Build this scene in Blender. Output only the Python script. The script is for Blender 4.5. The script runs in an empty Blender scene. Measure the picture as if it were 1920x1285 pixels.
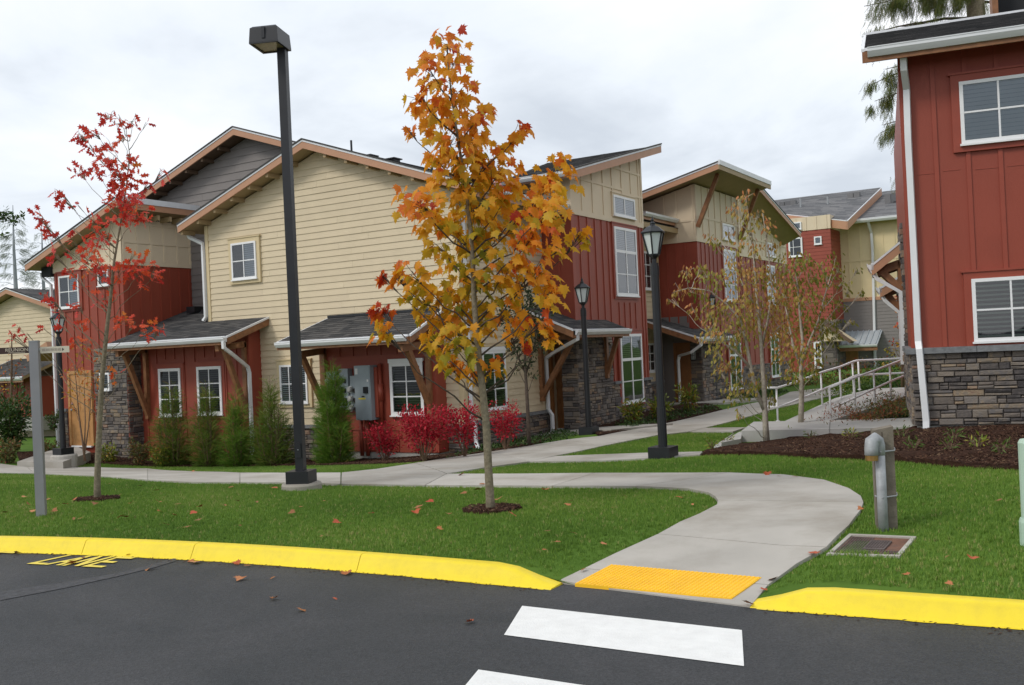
import bpy, bmesh, math, random
import numpy as np
from math import radians, sin, cos, pi, sqrt
from mathutils import Vector, Matrix

random.seed(11)
RNG = np.random.default_rng(5)
scene = bpy.context.scene
col = scene.collection

# ------------------------------------------------------------------ camera
F_PX, CX, CY = 1821.4, 960.0, 642.5
YAW, PITCH, ROLL = radians(-31.485), radians(0.3585), radians(-2.622)
EYE = np.array([0.0, 0.0, 1.65])
def cam_axes():
    fwd = np.array([sin(YAW)*cos(PITCH), cos(YAW)*cos(PITCH), sin(PITCH)])
    right = np.array([cos(YAW), -sin(YAW), 0.0])
    up = np.cross(right, fwd)
    r = cos(ROLL)*right + sin(ROLL)*up
    u = -sin(ROLL)*right + cos(ROLL)*up
    return r, u, fwd
AX_R, AX_U, AX_F = cam_axes()
cam_data = bpy.data.cameras.new('camera')
cam = bpy.data.objects.new('camera', cam_data)
col.objects.link(cam)
cam_data.sensor_fit = 'HORIZONTAL'
cam_data.sensor_width = 36.0
cam_data.lens = F_PX/1920*36.0
cam_data.clip_start = 0.05
cam_data.clip_end = 3000
cam.matrix_world = Matrix(((AX_R[0], AX_U[0], -AX_F[0], EYE[0]), (AX_R[1], AX_U[1], -AX_F[1], EYE[1]),
                           (AX_R[2], AX_U[2], -AX_F[2], EYE[2]), (0, 0, 0, 1)))
scene.camera = cam

# ------------------------------------------------------------------ world: overcast sky
SUN_EL, SUN_AZ = radians(42), radians(-150)      # azimuth measured from +Y towards +X
world = bpy.data.worlds.new('World'); scene.world = world
world.use_nodes = True
nt = world.node_tree; nt.nodes.clear()
N = nt.nodes.new; L = nt.links.new
wo = N('ShaderNodeOutputWorld'); bg = N('ShaderNodeBackground'); bg.inputs['Strength'].default_value = 0.1
sky = N('ShaderNodeTexSky'); sky.sky_type = 'NISHITA'; sky.sun_disc = False
sky.sun_elevation = SUN_EL; sky.sun_rotation = SUN_AZ
tc = N('ShaderNodeTexCoord'); sep = N('ShaderNodeSeparateXYZ'); L(tc.outputs['Generated'], sep.inputs[0])
zz = N('ShaderNodeMath'); zz.operation = 'MAXIMUM'; L(sep.outputs['Z'], zz.inputs[0]); zz.inputs[1].default_value = 0.0
za = N('ShaderNodeMath'); za.operation = 'ADD'; L(zz.outputs[0], za.inputs[0]); za.inputs[1].default_value = 0.22
dx = N('ShaderNodeMath'); dx.operation = 'DIVIDE'; L(sep.outputs['X'], dx.inputs[0]); L(za.outputs[0], dx.inputs[1])
dy = N('ShaderNodeMath'); dy.operation = 'DIVIDE'; L(sep.outputs['Y'], dy.inputs[0]); L(za.outputs[0], dy.inputs[1])
cmb = N('ShaderNodeCombineXYZ'); L(dx.outputs[0], cmb.inputs[0]); L(dy.outputs[0], cmb.inputs[1])
cmb.inputs[2].default_value = 3.7
n1 = N('ShaderNodeTexNoise'); n1.inputs['Scale'].default_value = 0.85; n1.inputs['Detail'].default_value = 7
n1.inputs['Roughness'].default_value = 0.52; n1.inputs['Distortion'].default_value = 0.35; L(cmb.outputs[0], n1.inputs['Vector'])
cr = N('ShaderNodeValToRGB'); L(n1.outputs['Fac'], cr.inputs[0])
cr.color_ramp.elements[0].position = 0.40; cr.color_ramp.elements[0].color = (0.59, 0.64, 0.71, 1)
cr.color_ramp.elements[1].position = 0.66; cr.color_ramp.elements[1].color = (1.0, 1.0, 1.02, 1)
e = cr.color_ramp.elements.new(0.5); e.color = (0.80, 0.85, 0.91, 1)
vs = N('ShaderNodeVectorMath'); vs.operation = 'SCALE'; vs.inputs['Scale'].default_value = 9.6; L(cr.outputs[0], vs.inputs[0])
mx = N('ShaderNodeMixRGB'); mx.inputs[0].default_value = 0.94; L(sky.outputs[0], mx.inputs[1]); L(vs.outputs[0], mx.inputs[2])
L(mx.outputs[0], bg.inputs['Color']); L(bg.outputs[0], wo.inputs[0])

sun_d = bpy.data.lights.new('sun', 'SUN'); sun_d.energy = 1.25; sun_d.angle = radians(14); sun_d.color = (1.0, 0.95, 0.88)
sun = bpy.data.objects.new('sun', sun_d); col.objects.link(sun)
sv = Vector((sin(SUN_AZ)*cos(SUN_EL), cos(SUN_AZ)*cos(SUN_EL), sin(SUN_EL)))
sun.rotation_euler = sv.to_track_quat('Z', 'Y').to_euler(); sun.location = (0, -5, 30)

scene.view_settings.view_transform = 'Standard'
scene.view_settings.look = 'None'
scene.view_settings.exposure = 0.28
scene.view_settings.gamma = 1.0
scene.view_settings.use_curve_mapping = False
scene.cycles.max_bounces = 6
scene.cycles.transparent_max_bounces = 12

# ------------------------------------------------------------------ pixel -> place helpers
def ray(x, y): return AX_F + AX_R*((x-CX)/F_PX) - AX_U*((y-CY)/F_PX)
def onY(x, y, Y): d = ray(x, y); return EYE + d*(Y/d[1])
def onX(x, y, X): d = ray(x, y); return EYE + d*(X/d[0])
def onZ(x, y, Z): d = ray(x, y); return EYE + d*((Z-EYE[2])/d[2])
def onD(x, y, D): return EYE + ray(x, y)*D
def horizon(x): return 653.9 - 0.0458*(x-960)

# ------------------------------------------------------------------ terrain
KERB_FRONT_PX = [(-260, 1033.5), (0, 1036.5), (160, 1040.5), (310, 1046), (365, 1049), (520, 1060), (675, 1071), (820, 1087), (960, 1101), (1040, 1103.5)]
KF = [onZ(x, y, 0)[:2] for x, y in KERB_FRONT_PX]
KR_PX = [(1406, 1139), (1470, 1144), (1650, 1158), (1790, 1169), (1920, 1179)]
KR = [onZ(x, y, 0)[:2] for x, y in KR_PX]
def smooth_line(P, deg):
    x = np.array([p[0] for p in P]); y = np.array([p[1] for p in P]); c = np.polyfit(x-x.mean(), y, deg)
    return [np.array([a, np.polyval(c, a-x.mean())]) for a in np.linspace(x.min(), x.max(), 24)]
KF_RAW, KR_RAW = KF, KR
KF = smooth_line(KF, 3); KR = smooth_line(KR, 1)
kx = np.array([p[0] for p in KF] + [p[0] for p in KR]); ky = np.array([p[1] for p in KF] + [p[1] for p in KR])
o_ = np.argsort(kx); kx, ky = kx[o_], ky[o_]
sl0 = (ky[2]-ky[0])/(kx[2]-kx[0])
kx = np.concatenate([[-60], kx, [60]]); ky = np.concatenate([[ky[0]+sl0*(-60-kx[1])*0.3], ky, [ky[-1]+0.02*60]])
def kerb_y(x): return np.interp(x, kx, ky)
GAP0, GAP1 = float(KF[-1][0]), float(KR[0][0])       # dropped kerb at the crossing
ANCH = [(-9.2, 9.6, -.04), (-5.4, 8.2, .07), (-10.9, 7.7, .02), (-10.2, 6.4, .1), (-5.7, 13.4, -.07), (-10.0, 19.3, -.33), (-10.6, 29.5, -.30),
        (-15.4, 16.8, -.76), (-12.2, 17.0, -.58), (-18.5, 16.4, -.86), (-21.0, 16.3, -.85), (-23.5, 15.9, -.66), (-21.8, 14.2, -.70),
        (-11.5, 21, -.48), (-10.8, 25.4, -.25), (-2.4, 15.2, .16), (0.2, 14.6, .22), (3, 15.5, .3), (-1.5, 7.8, .19), (0.5, 7.0, .2), (2.5, 9, .22),
        (-1.5, 11, .16), (-3.6, 11, .05), (-12, 12.5, -.30), (-17, 12.5, -.5), (-8.5, 17, -.25), (-8, 24, -.3), (-6.2, 20, -.3), (-5.2, 17.0, -.28),
        (-4.0, 19.5, -.25), (-1, 22, -.1), (-15, 50, -.4), (15, 50, .2), (-40, 45, -.8), (-40, 15, -.85), (15, 12, .3), (-20, 9, -.1), (-14, 6.5, .08)]
for x in np.linspace(-14, 4, 10):
    if not (GAP0-.6 < x < GAP1+.6): ANCH.append((x, float(kerb_y(x))+.25, .115))
AN = np.array(ANCH)
def _tps(r2): return 0.5*r2*np.log(r2+1e-9)
_n = len(AN)
_d2 = ((AN[:, None, :2]-AN[None, :, :2])**2).sum(-1)
_A = np.zeros((_n+3, _n+3)); _A[:_n, :_n] = _tps(_d2)+np.eye(_n)*0.6
_A[:_n, _n] = 1; _A[:_n, _n+1:] = AN[:, :2]; _A[_n, :_n] = 1; _A[_n+1:, :_n] = AN[:, :2].T
_w = np.linalg.solve(_A, np.concatenate([AN[:, 2], [0, 0, 0]]))
def terr(x, y):
    x = np.atleast_1d(np.asarray(x, float)); y = np.atleast_1d(np.asarray(y, float))
    xc = np.clip(x, -42, 17); yc = np.clip(y, 2, 52)
    d2 = (xc[:, None]-AN[None, :, 0])**2+(yc[:, None]-AN[None, :, 1])**2
    z = _tps(d2)@_w[:_n]+_w[_n]+_w[_n+1]*xc+_w[_n+2]*yc
    z = np.clip(z, -1.1, .5)
    t = y-kerb_y(x)
    # dropped kerb: the ground comes down to the road across the gap
    a = np.clip((x-(GAP0-.42))/.42, 0, 1)*np.clip(((GAP1+.42)-x)/.42, 0, 1)
    b = np.clip(1-(t-.1)/1.5, 0, 1)
    return z*(1-a*b)+0.006*a*b
def terr1(x, y): return float(terr(x, y)[0])
def onT(px, py, off=0.0):
    d = ray(px, py)
    t = np.concatenate([np.linspace(4, 40, 240), np.linspace(40.5, 90, 60)])
    P = EYE[None]+d[None]*t[:, None]
    h = P[:, 2]-terr(P[:, 0], P[:, 1])-off
    k = np.where(h < 0)[0]
    i = k[0] if len(k) else len(t)-1
    a, b = t[max(i-1, 0)], t[i]
    for _ in range(18):
        m = (a+b)/2; q = EYE+d*m
        if q[2]-terr1(q[0], q[1])-off < 0: b = m
        else: a = m
    return EYE+d*a

# ------------------------------------------------------------------ materials
def new_mat(name):
    m = bpy.data.materials.new(name); m.use_nodes = True
    t = m.node_tree; b = t.nodes['Principled BSDF']
    return m, t, b
def pmat(name, c, rough=.6, var=.12, scale=6.0, bump=.0, bscale=40.0, spec=.4, metal=0.0, objvar=0.0, dirt=None, dscale=1.2):
    m, t, b = new_mat(name); N = t.nodes.new; L = t.links.new
    b.inputs['Roughness'].default_value = rough; b.inputs['Specular IOR Level'].default_value = spec; b.inputs['Metallic'].default_value = metal
    g = N('ShaderNodeNewGeometry')
    n = N('ShaderNodeTexNoise'); n.inputs['Scale'].default_value = scale; n.inputs['Detail'].default_value = 5; L(g.outputs['Position'], n.inputs['Vector'])
    mr = N('ShaderNodeMapRange'); mr.inputs['From Min'].default_value = .3; mr.inputs['From Max'].default_value = .7
    mr.inputs['To Min'].default_value = 1-var; mr.inputs['To Max'].default_value = 1+var; L(n.outputs['Fac'], mr.inputs['Value'])
    v = N('ShaderNodeVectorMath'); v.operation = 'SCALE'; v.inputs[0].default_value = c[:3]; L(mr.outputs[0], v.inputs['Scale'])
    out = v.outputs[0]
    if objvar:
        oi = N('ShaderNodeObjectInfo'); m2 = N('ShaderNodeMapRange'); m2.inputs['To Min'].default_value = 1-objvar; m2.inputs['To Max'].default_value = 1+objvar
        L(oi.outputs['Random'], m2.inputs['Value']); v2 = N('ShaderNodeVectorMath'); v2.operation = 'SCALE'; L(out, v2.inputs[0]); L(m2.outputs[0], v2.inputs['Scale']); out = v2.outputs[0]
    if dirt:
        n3 = N('ShaderNodeTexNoise'); n3.inputs['Scale'].default_value = dscale; n3.inputs['Detail'].default_value = 8; n3.inputs['Roughness'].default_value = .65; L(g.outputs['Position'], n3.inputs['Vector'])
        r3 = N('ShaderNodeMapRange'); r3.inputs['From Min'].default_value = .45; r3.inputs['From Max'].default_value = .72; r3.inputs['To Max'].default_value = dirt[3]; L(n3.outputs['Fac'], r3.inputs['Value'])
        mx = N('ShaderNodeMixRGB'); L(r3.outputs[0], mx.inputs[0]); L(out, mx.inputs[1]); mx.inputs[2].default_value = (*dirt[:3], 1); out = mx.outputs[0]
    L(out, b.inputs['Base Color'])
    if bump:
        n2 = N('ShaderNodeTexNoise'); n2.inputs['Scale'].default_value = bscale; n2.inputs['Detail'].default_value = 4; L(g.outputs['Position'], n2.inputs['Vector'])
        bp = N('ShaderNodeBump'); bp.inputs['Strength'].default_value = bump; bp.inputs['Distance'].default_value = .01; L(n2.outputs['Fac'], bp.inputs['Height']); L(bp.outputs[0], b.inputs['Normal'])
    return m
def ramp_mat(name, stops, rough=.7, noise=.0, nscale=60, bump=.0, bscale=50, transl=0.0, objrand=False, spec=.3):
    """colour from the per-piece value 'rnd' (or the object's own random number)"""
    m, t, b = new_mat(name); N = t.nodes.new; L = t.links.new
    b.inputs['Roughness'].default_value = rough; b.inputs['Specular IOR Level'].default_value = spec
    if objrand: s = N('ShaderNodeObjectInfo').outputs['Random']
    else:
        a = N('ShaderNodeAttribute'); a.attribute_name = 'rnd'; s = a.outputs['Fac']
    g = N('ShaderNodeNewGeometry')
    if noise:
        n = N('ShaderNodeTexNoise'); n.inputs['Scale'].default_value = nscale; n.inputs['Detail'].default_value = 4; L(g.outputs['Position'], n.inputs['Vector'])
        mm = N('ShaderNodeMapRange'); mm.inputs['To Min'].default_value = -noise; mm.inputs['To Max'].default_value = noise; L(n.outputs['Fac'], mm.inputs['Value'])
        ad = N('ShaderNodeMath'); ad.operation = 'ADD'; ad.use_clamp = True; L(s, ad.inputs[0]); L(mm.outputs[0], ad.inputs[1]); s = ad.outputs[0]
    r = N('ShaderNodeValToRGB'); L(s, r.inputs[0])
    els = r.color_ramp.elements
    els[0].position = stops[0][0]; els[0].color = (*stops[0][1], 1); els[1].position = stops[-1][0]; els[1].color = (*stops[-1][1], 1)
    for p, c in stops[1:-1]:
        q = els.new(p); q.color = (*c, 1)
    L(r.outputs[0], b.inputs['Base Color'])
    if bump:
        n2 = N('ShaderNodeTexNoise'); n2.inputs['Scale'].default_value = bscale; n2.inputs['Detail'].default_value = 5; L(g.outputs['Position'], n2.inputs['Vector'])
        bp = N('ShaderNodeBump'); bp.inputs['Strength'].default_value = bump; bp.inputs['Distance'].default_value = .012; L(n2.outputs['Fac'], bp.inputs['Height']); L(bp.outputs[0], b.inputs['Normal'])
    if transl:
        tr = N('ShaderNodeBsdfTranslucent'); L(r.outputs[0], tr.inputs['Color'])
        mx = N('ShaderNodeMixShader'); mx.inputs[0].default_value = transl
        L(b.outputs[0], mx.inputs[1]); L(tr.outputs[0], mx.inputs[2])
        L(mx.outputs[0], t.nodes['Material Output'].inputs['Surface'])
    return m

M = {}
M['cream'] = pmat('cream_paint', (.625, .52, .355), .55, .03, 3, .25, 90, objvar=.028, dirt=(.42, .34, .22, .14), dscale=1.3)
M['cream2'] = pmat('pale_cream_paint', (.69, .57, .41), .55, .03, 2, .15, 90, dirt=(.45, .37, .26, .12), dscale=1.4)
M['cream_far'] = pmat('hazed_cream_paint', (.70, .57, .34), .55, .03, 3)  # house cream lightened, the haze of distance put into the colour
M['tan_trim'] = pmat('tan_trim_paint', (.62, .50, .30), .5, .03, 3)
M['grey_side'] = pmat('grey_siding_paint', (.20, .18, .17), .55, .04, 3, .25, 90, objvar=.03)
M['red'] = pmat('barn_red_paint', (.285, .056, .031), .52, .07, 2.2, .2, 70, dirt=(.19, .045, .03, .35), dscale=1.1)
M['red2'] = pmat('barn_red_batten_paint', (.29, .057, .032), .5, .05, 4)
M['wood'] = pmat('stained_timber', (.235, .105, .045), .55, .22, 9, .25, 60)
M['fascia'] = pmat('brown_fascia_paint', (.46, .245, .145), .5, .05, 3, .1, 80)
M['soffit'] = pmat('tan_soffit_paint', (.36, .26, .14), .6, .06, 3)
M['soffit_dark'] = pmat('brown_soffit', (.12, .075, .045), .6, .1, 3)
M['white'] = pmat('white_vinyl', (.80, .80, .80), .35, .03, 5, spec=.5)
M['gutter'] = pmat('white_gutter_enamel', (.72, .73, .74), .32, .05, 5, spec=.5, dirt=(.35, .34, .32, .25), dscale=2.5)
M['flash'] = pmat('drip_edge_metal', (.70, .71, .73), .35, .04, 5, spec=.5)
M['cap'] = pmat('grey_capstone', (.17, .175, .18), .8, .2, 14, .6, 60, objvar=.12)
M['concrete'] = pmat('path_concrete', (.42, .395, .355), .85, .10, 1.4, .35, 120, .2, dirt=(.24, .21, .165, .8), dscale=.75, objvar=.10)
M['concrete_new'] = pmat('ramp_concrete', (.46, .45, .43), .85, .07, 2, .3, 120, .2, dirt=(.33, .32, .30, .4), dscale=1.6)
M['foundation'] = pmat('foundation_concrete', (.36, .35, .32), .9, .1, 3, .3, 60, .2)
M['kerb'] = pmat('yellow_kerb_paint', (.83, .64, .030), .5, .04, 3, .22, 130, .3, dirt=(.60, .45, .05, .30), dscale=14.0)
M['tactile'] = pmat('yellow_tactile', (.90, .52, .022), .5, .05, 6, spec=.35, dirt=(.7, .36, .04, .25), dscale=7)
M['mulch_soil'] = pmat('dark_mulch', (.040, .020, .013), .95, .4, 22, .9, 50, .1)
M['black'] = pmat('black_powder_coat', (.013, .014, .017), .42, .15, 6, spec=.45)
M['galv'] = pmat('galvanised_steel', (.34, .355, .365), .6, .2, 14, .15, 50, .4, .25, dirt=(.22, .22, .22, .5), dscale=9)
M['alu'] = pmat('anodised_grey_post', (.27, .27, .275), .45, .06, 5, spec=.5, metal=.3)
M['post_wood'] = pmat('weathered_timber', (.175, .150, .115), .85, .2, 12, .5, 60)
M['brass'] = pmat('old_brass', (.32, .19, .06), .4, .2, 14, metal=.7)
M['meter_grey'] = pmat('grey_meter_enamel', (.30, .345, .37), .45, .04, 5, spec=.4)
M['rail_white'] = pmat('white_rail_paint', (.82, .82, .83), .35, .03, 6, spec=.5)
M['dark'] = pmat('dark_interior', (.018, .020, .022), .8, .2, 3)  # near-black colour stands in for unlit rooms and shadow under the upper eave
M['blind'] = pmat('pale_blind', (.42, .45, .44), .6, .04, 3)
M['blind_dim'] = pmat('dim_blind', (.075, .08, .075), .6, .05, 3)
M['blind_green'] = pmat('grey_green_blind', (.26, .30, .24), .6, .04, 3)
M['shade'] = pmat('grey_shade', (.42, .45, .46), .7, .05, 3)
M['curtain'] = pmat('closed_blind', (.55, .57, .60), .6, .04, 3)
M['door'] = pmat('stained_oak_door', (.44, .225, .085), .45, .14, 8, .15, 40)
M['door_dark'] = pmat('dark_stained_door', (.25, .105, .035), .45, .14, 8, .15, 40)
M['bark'] = pmat('grey_bark', (.23, .195, .135), .9, .25, 30, .8, 60, .1, dirt=(.12, .10, .07, .7), dscale=14)
M['bark_dark'] = pmat('dark_bark', (.09, .07, .055), .9, .3, 30, .8, 60, .1)
M['bark_pale'] = pmat('pale_bark', (.44, .395, .32), .9, .2, 25, .7, 60, .1, dirt=(.24, .20, .15, .5), dscale=12)
M['stem'] = pmat('brown_stem', (.15, .095, .06), .9, .3, 30)
M['white_paint'] = pmat('white_road_paint', (.80, .80, .78), .6, .04, 8, .4, 120, .3, dirt=(.58, .57, .55, .25), dscale=11)
M['yellow_paint'] = pmat('yellow_road_paint', (.78, .62, .10), .6, .06, 8, .4, 120, .3)
M['sign_brown'] = pmat('brown_sign', (.050, .026, .020), .4, .05, 5)
M['sign_cream'] = pmat('cream_sign', (.66, .60, .47), .4, .03, 5)
M['ink'] = pmat('dark_ink', (.03, .022, .02), .5, .05, 5)
M['ink_soft'] = pmat('faded_ink', (.38, .32, .26), .5, .05, 5)
M['gold_ink'] = pmat('pale_gold_ink', (.62, .55, .42), .5, .04, 5)
M['rust'] = pmat('rusted_iron', (.17, .085, .055), .8, .3, 9, .6, 70, .3, dirt=(.085, .068, .065, .85), dscale=2.5)
M['iron'] = pmat('worn_iron', (.10, .078, .072), .7, .25, 9, .5, 70, .4)
M['green_post'] = pmat('pale_green_plastic', (.42, .56, .45), .4, .04, 5, spec=.5)
M['green_roof'] = pmat('grey_green_metal_roof', (.38, .41, .43), .45, .05, 3, spec=.5)
M['lens'] = pmat('sodium_lamp_lens', (.34, .27, .17), .25, .2, 30, spec=.6)
M['frost'] = pmat('frosted_lantern_glass', (.60, .65, .64), .3, .04, 4, spec=.5)
M['sticker'] = pmat('white_sticker', (.7, .7, .68), .5, .03, 5)
M['sticker_y'] = pmat('yellow_sticker', (.72, .60, .06), .5, .03, 5)
M['chrome'] = pmat('meter_ring', (.55, .55, .55), .25, .05, 5, metal=.9)
M['meter_face'] = pmat('meter_dial', (.42, .42, .40), .3, .2, 30, spec=.6)

def glass_mat(name, tint=(.8, .85, .88), trans=.62):
    m, t, b = new_mat(name); N = t.nodes.new; L = t.links.new
    t.nodes.remove(b)
    fr = N('ShaderNodeFresnel'); fr.inputs['IOR'].default_value = 1.62
    ad = N('ShaderNodeMath'); ad.operation = 'MULTIPLY_ADD'; ad.inputs[1].default_value = 1.15; ad.inputs[2].default_value = .02; ad.use_clamp = True; L(fr.outputs[0], ad.inputs[0])
    tr = N('ShaderNodeBsdfTransparent'); tr.inputs[0].default_value = (*tint, 1)
    gl = N('ShaderNodeBsdfGlossy'); gl.inputs['Roughness'].default_value = .02; gl.inputs['Color'].default_value = (.95, .97, 1, 1)
    g = N('ShaderNodeNewGeometry'); n = N('ShaderNodeTexNoise'); n.inputs['Scale'].default_value = 2.2; n.inputs['Detail'].default_value = 1; L(g.outputs['Position'], n.inputs['Vector'])
    bp = N('ShaderNodeBump'); bp.inputs['Strength'].default_value = .12; bp.inputs['Distance'].default_value = .02; L(n.outputs['Fac'], bp.inputs['Height']); L(bp.outputs[0], gl.inputs['Normal'])
    mx = N('ShaderNodeMixShader'); L(ad.outputs[0], mx.inputs[0]); L(tr.outputs[0], mx.inputs[1]); L(gl.outputs[0], mx.inputs[2])
    L(mx.outputs[0], t.nodes['Material Output'].inputs['Surface'])
    return m
M['glass'] = glass_mat('window_glass')

STONE_STOPS = [(0, (.062, .056, .056)), (.18, (.115, .100, .092)), (.34, (.165, .138, .115)), (.48, (.135, .125, .122)), (.62, (.205, .170, .135)), (.76, (.180, .160, .145)), (.9, (.28, .215, .145)), (1, (.23, .145, .105))]
M['stone'] = ramp_mat('ledge_stone', STONE_STOPS, .85, .22, 16, .9, 45)
M['mortar'] = pmat('dark_joint', (.045, .038, .034), .95, .2, 12)
M['shingle'] = ramp_mat('asphalt_shingle', [(0, (.040, .041, .043)), (.5, (.068, .066, .066)), (1, (.105, .100, .096))], .95, .3, 45, .6, 120)
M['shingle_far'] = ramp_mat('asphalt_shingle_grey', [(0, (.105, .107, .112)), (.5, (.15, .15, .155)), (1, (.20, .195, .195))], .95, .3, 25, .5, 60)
M['maple'] = ramp_mat('maple_leaf', [(0, (.20, .23, .022)), (.16, (.40, .32, .024)), (.36, (.64, .38, .022)), (.58, (.76, .33, .020)), (.78, (.74, .22, .022)), (.92, (.64, .11, .022)), (1, (.44, .04, .018))], .55, .14, 30, 0, 50, .45)
M['oak'] = ramp_mat('red_oak_leaf', [(0, (.44, .028, .030)), (.4, (.64, .055, .040)), (.75, (.74, .11, .040)), (1, (.70, .22, .04))], .5, .12, 40, 0, 50, .42)
M['crimson'] = ramp_mat('crimson_leaf', [(0, (.22, .006, .016)), (.5, (.43, .012, .032)), (1, (.64, .045, .062))], .5, .12, 40, 0, 50, .32)
M['dogwood'] = ramp_mat('dogwood_leaf', [(0, (.15, .185, .028)), (.35, (.30, .28, .05)), (.62, (.44, .26, .075)), (.85, (.50, .18, .07)), (1, (.58, .30, .14))], .55, .12, 40, 0, 50, .35)
M['greenleaf'] = ramp_mat('green_leaf', [(0, (.022, .045, .012)), (.5, (.045, .095, .018)), (1, (.10, .15, .025))], .5, .15, 40, 0, 50, .2)
M['darkleaf'] = ramp_mat('dark_green_leaf', [(0, (.018, .030, .012)), (.6, (.038, .058, .020)), (1, (.10, .07, .03))], .5, .15, 40, 0, 50, .2)
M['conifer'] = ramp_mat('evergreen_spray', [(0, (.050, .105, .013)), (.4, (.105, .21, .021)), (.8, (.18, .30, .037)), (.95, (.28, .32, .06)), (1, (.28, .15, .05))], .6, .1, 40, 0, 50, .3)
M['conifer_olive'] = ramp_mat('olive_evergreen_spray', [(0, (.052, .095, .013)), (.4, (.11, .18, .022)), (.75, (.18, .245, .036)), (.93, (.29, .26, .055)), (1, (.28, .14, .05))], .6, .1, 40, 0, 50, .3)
M['cedar'] = ramp_mat('cedar_spray', [(0, (.055, .085, .026)), (.5, (.115, .155, .035)), (1, (.24, .21, .065))], .7, .1, 40, 0, 50, .25)
M['farleaf'] = ramp_mat('hazed_far_foliage', [(0, (.26, .29, .27)), (1, (.42, .44, .36))], .8, .1, 10, 0, 50, .6)  # foliage colours paled and greyed to imitate distance haze
M['bark_far'] = pmat('grey_far_bark', (.30, .32, .34), .9, .1, 4)  # bark greyed too, distance haze put into its colour
M['yellowgreen'] = ramp_mat('yellow_green_leaf', [(0, (.07, .13, .018)), (.45, (.19, .24, .028)), (.75, (.34, .29, .03)), (.9, (.40, .16, .03)), (1, (.42, .05, .02))], .45, .12, 40, 0, 50, .25)
M['heather'] = ramp_mat('heather_spray', [(0, (.05, .08, .02)), (.45, (.11, .12, .03)), (.7, (.22, .12, .04)), (1, (.36, .07, .04))], .6, .12, 40, 0, 50, .2)
M['autumn'] = ramp_mat('orange_autumn_leaf', [(0, (.22, .24, .02)), (.4, (.50, .30, .03)), (.7, (.60, .14, .03)), (1, (.50, .035, .03))], .5, .12, 40, 0, 50, .3)
M['fallen'] = ramp_mat('fallen_leaf', [(0, (.22, .10, .04)), (.4, (.38, .15, .05)), (.7, (.40, .07, .03)), (1, (.46, .22, .09))], .7, .0, 40, .2, 60, 0, True)
M['grass'] = ramp_mat('grass_blade', [(0, (.080, .165, .018)), (.55, (.145, .262, .030)), (.9, (.22, .325, .050)), (1, (.42, .37, .15))], .6, .1, 8, 0, 50, .25)
M['mulch_chip'] = ramp_mat('bark_chip', [(0, (.020, .011, .008)), (.6, (.060, .028, .018)), (.92, (.11, .058, .035)), (1, (.22, .15, .09))], .95, 0, 40, 0, 50, 0, False, .15)

def lawn_mat():
    m, t, b = new_mat('lawn_soil'); N = t.nodes.new; L = t.links.new
    g = N('ShaderNodeNewGeometry'); n = N('ShaderNodeTexNoise'); n.inputs['Scale'].default_value = .9; n.inputs['Detail'].default_value = 9; n.inputs['Roughness'].default_value = .7; L(g.outputs['Position'], n.inputs['Vector'])
    r = N('ShaderNodeValToRGB'); L(n.outputs['Fac'], r.inputs[0])
    r.color_ramp.elements[0].position = .35; r.color_ramp.elements[0].color = (.056, .116, .015, 1)
    r.color_ramp.elements[1].position = .7; r.color_ramp.elements[1].color = (.10, .178, .027, 1)
    L(r.outputs[0], b.inputs['Base Color']); b.inputs['Roughness'].default_value = .95; b.inputs['Specular IOR Level'].default_value = .1
    return m
M['lawn'] = lawn_mat()
def asphalt_mat():
    m, t, b = new_mat('asphalt'); N = t.nodes.new; L = t.links.new
    g = N('ShaderNodeNewGeometry')
    n = N('ShaderNodeTexNoise'); n.inputs['Scale'].default_value = .55; n.inputs['Detail'].default_value = 6; L(g.outputs['Position'], n.inputs['Vector'])
    v = N('ShaderNodeTexVoronoi'); v.inputs['Scale'].default_value = 105; L(g.outputs['Position'], v.inputs['Vector'])
    n2 = N('ShaderNodeTexNoise'); n2.inputs['Scale'].default_value = 160; n2.inputs['Detail'].default_value = 3; L(g.outputs['Position'], n2.inputs['Vector'])
    n.inputs['Roughness'].default_value = .68; n.inputs['Distortion'].default_value = .6
    r = N('ShaderNodeValToRGB'); L(n.outputs['Fac'], r.inputs[0])
    r.color_ramp.elements[0].position = .3; r.color_ramp.elements[0].color = (.026, .0295, .0325, 1)
    r.color_ramp.elements[1].position = .7; r.color_ramp.elements[1].color = (.054, .0545, .058, 1)
    vc = N('ShaderNodeMapRange'); L(v.outputs['Color'], vc.inputs['Value']); vc.inputs['To Min'].default_value = .62; vc.inputs['To Max'].default_value = 1.45
    m1 = N('ShaderNodeVectorMath'); m1.operation = 'SCALE'; L(r.outputs[0], m1.inputs[0]); L(vc.outputs[0], m1.inputs['Scale'])
    L(m1.outputs[0], b.inputs['Base Color']); b.inputs['Roughness'].default_value = .78; b.inputs['Specular IOR Level'].default_value = .4
    bp = N('ShaderNodeBump'); bp.inputs['Strength'].default_value = .55; bp.inputs['Distance'].default_value = .006
    ma = N('ShaderNodeMath'); ma.operation = 'ADD'; L(v.outputs['Distance'], ma.inputs[0]); L(n2.outputs['Fac'], ma.inputs[1]); L(ma.outputs[0], bp.inputs['Height']); L(bp.outputs[0], b.inputs['Normal'])
    return m
M['asphalt'] = asphalt_mat()
M['seam'] = pmat('asphalt_seam', (.062, .063, .068), .8, .3, 20, .5, 140, .3)

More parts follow.
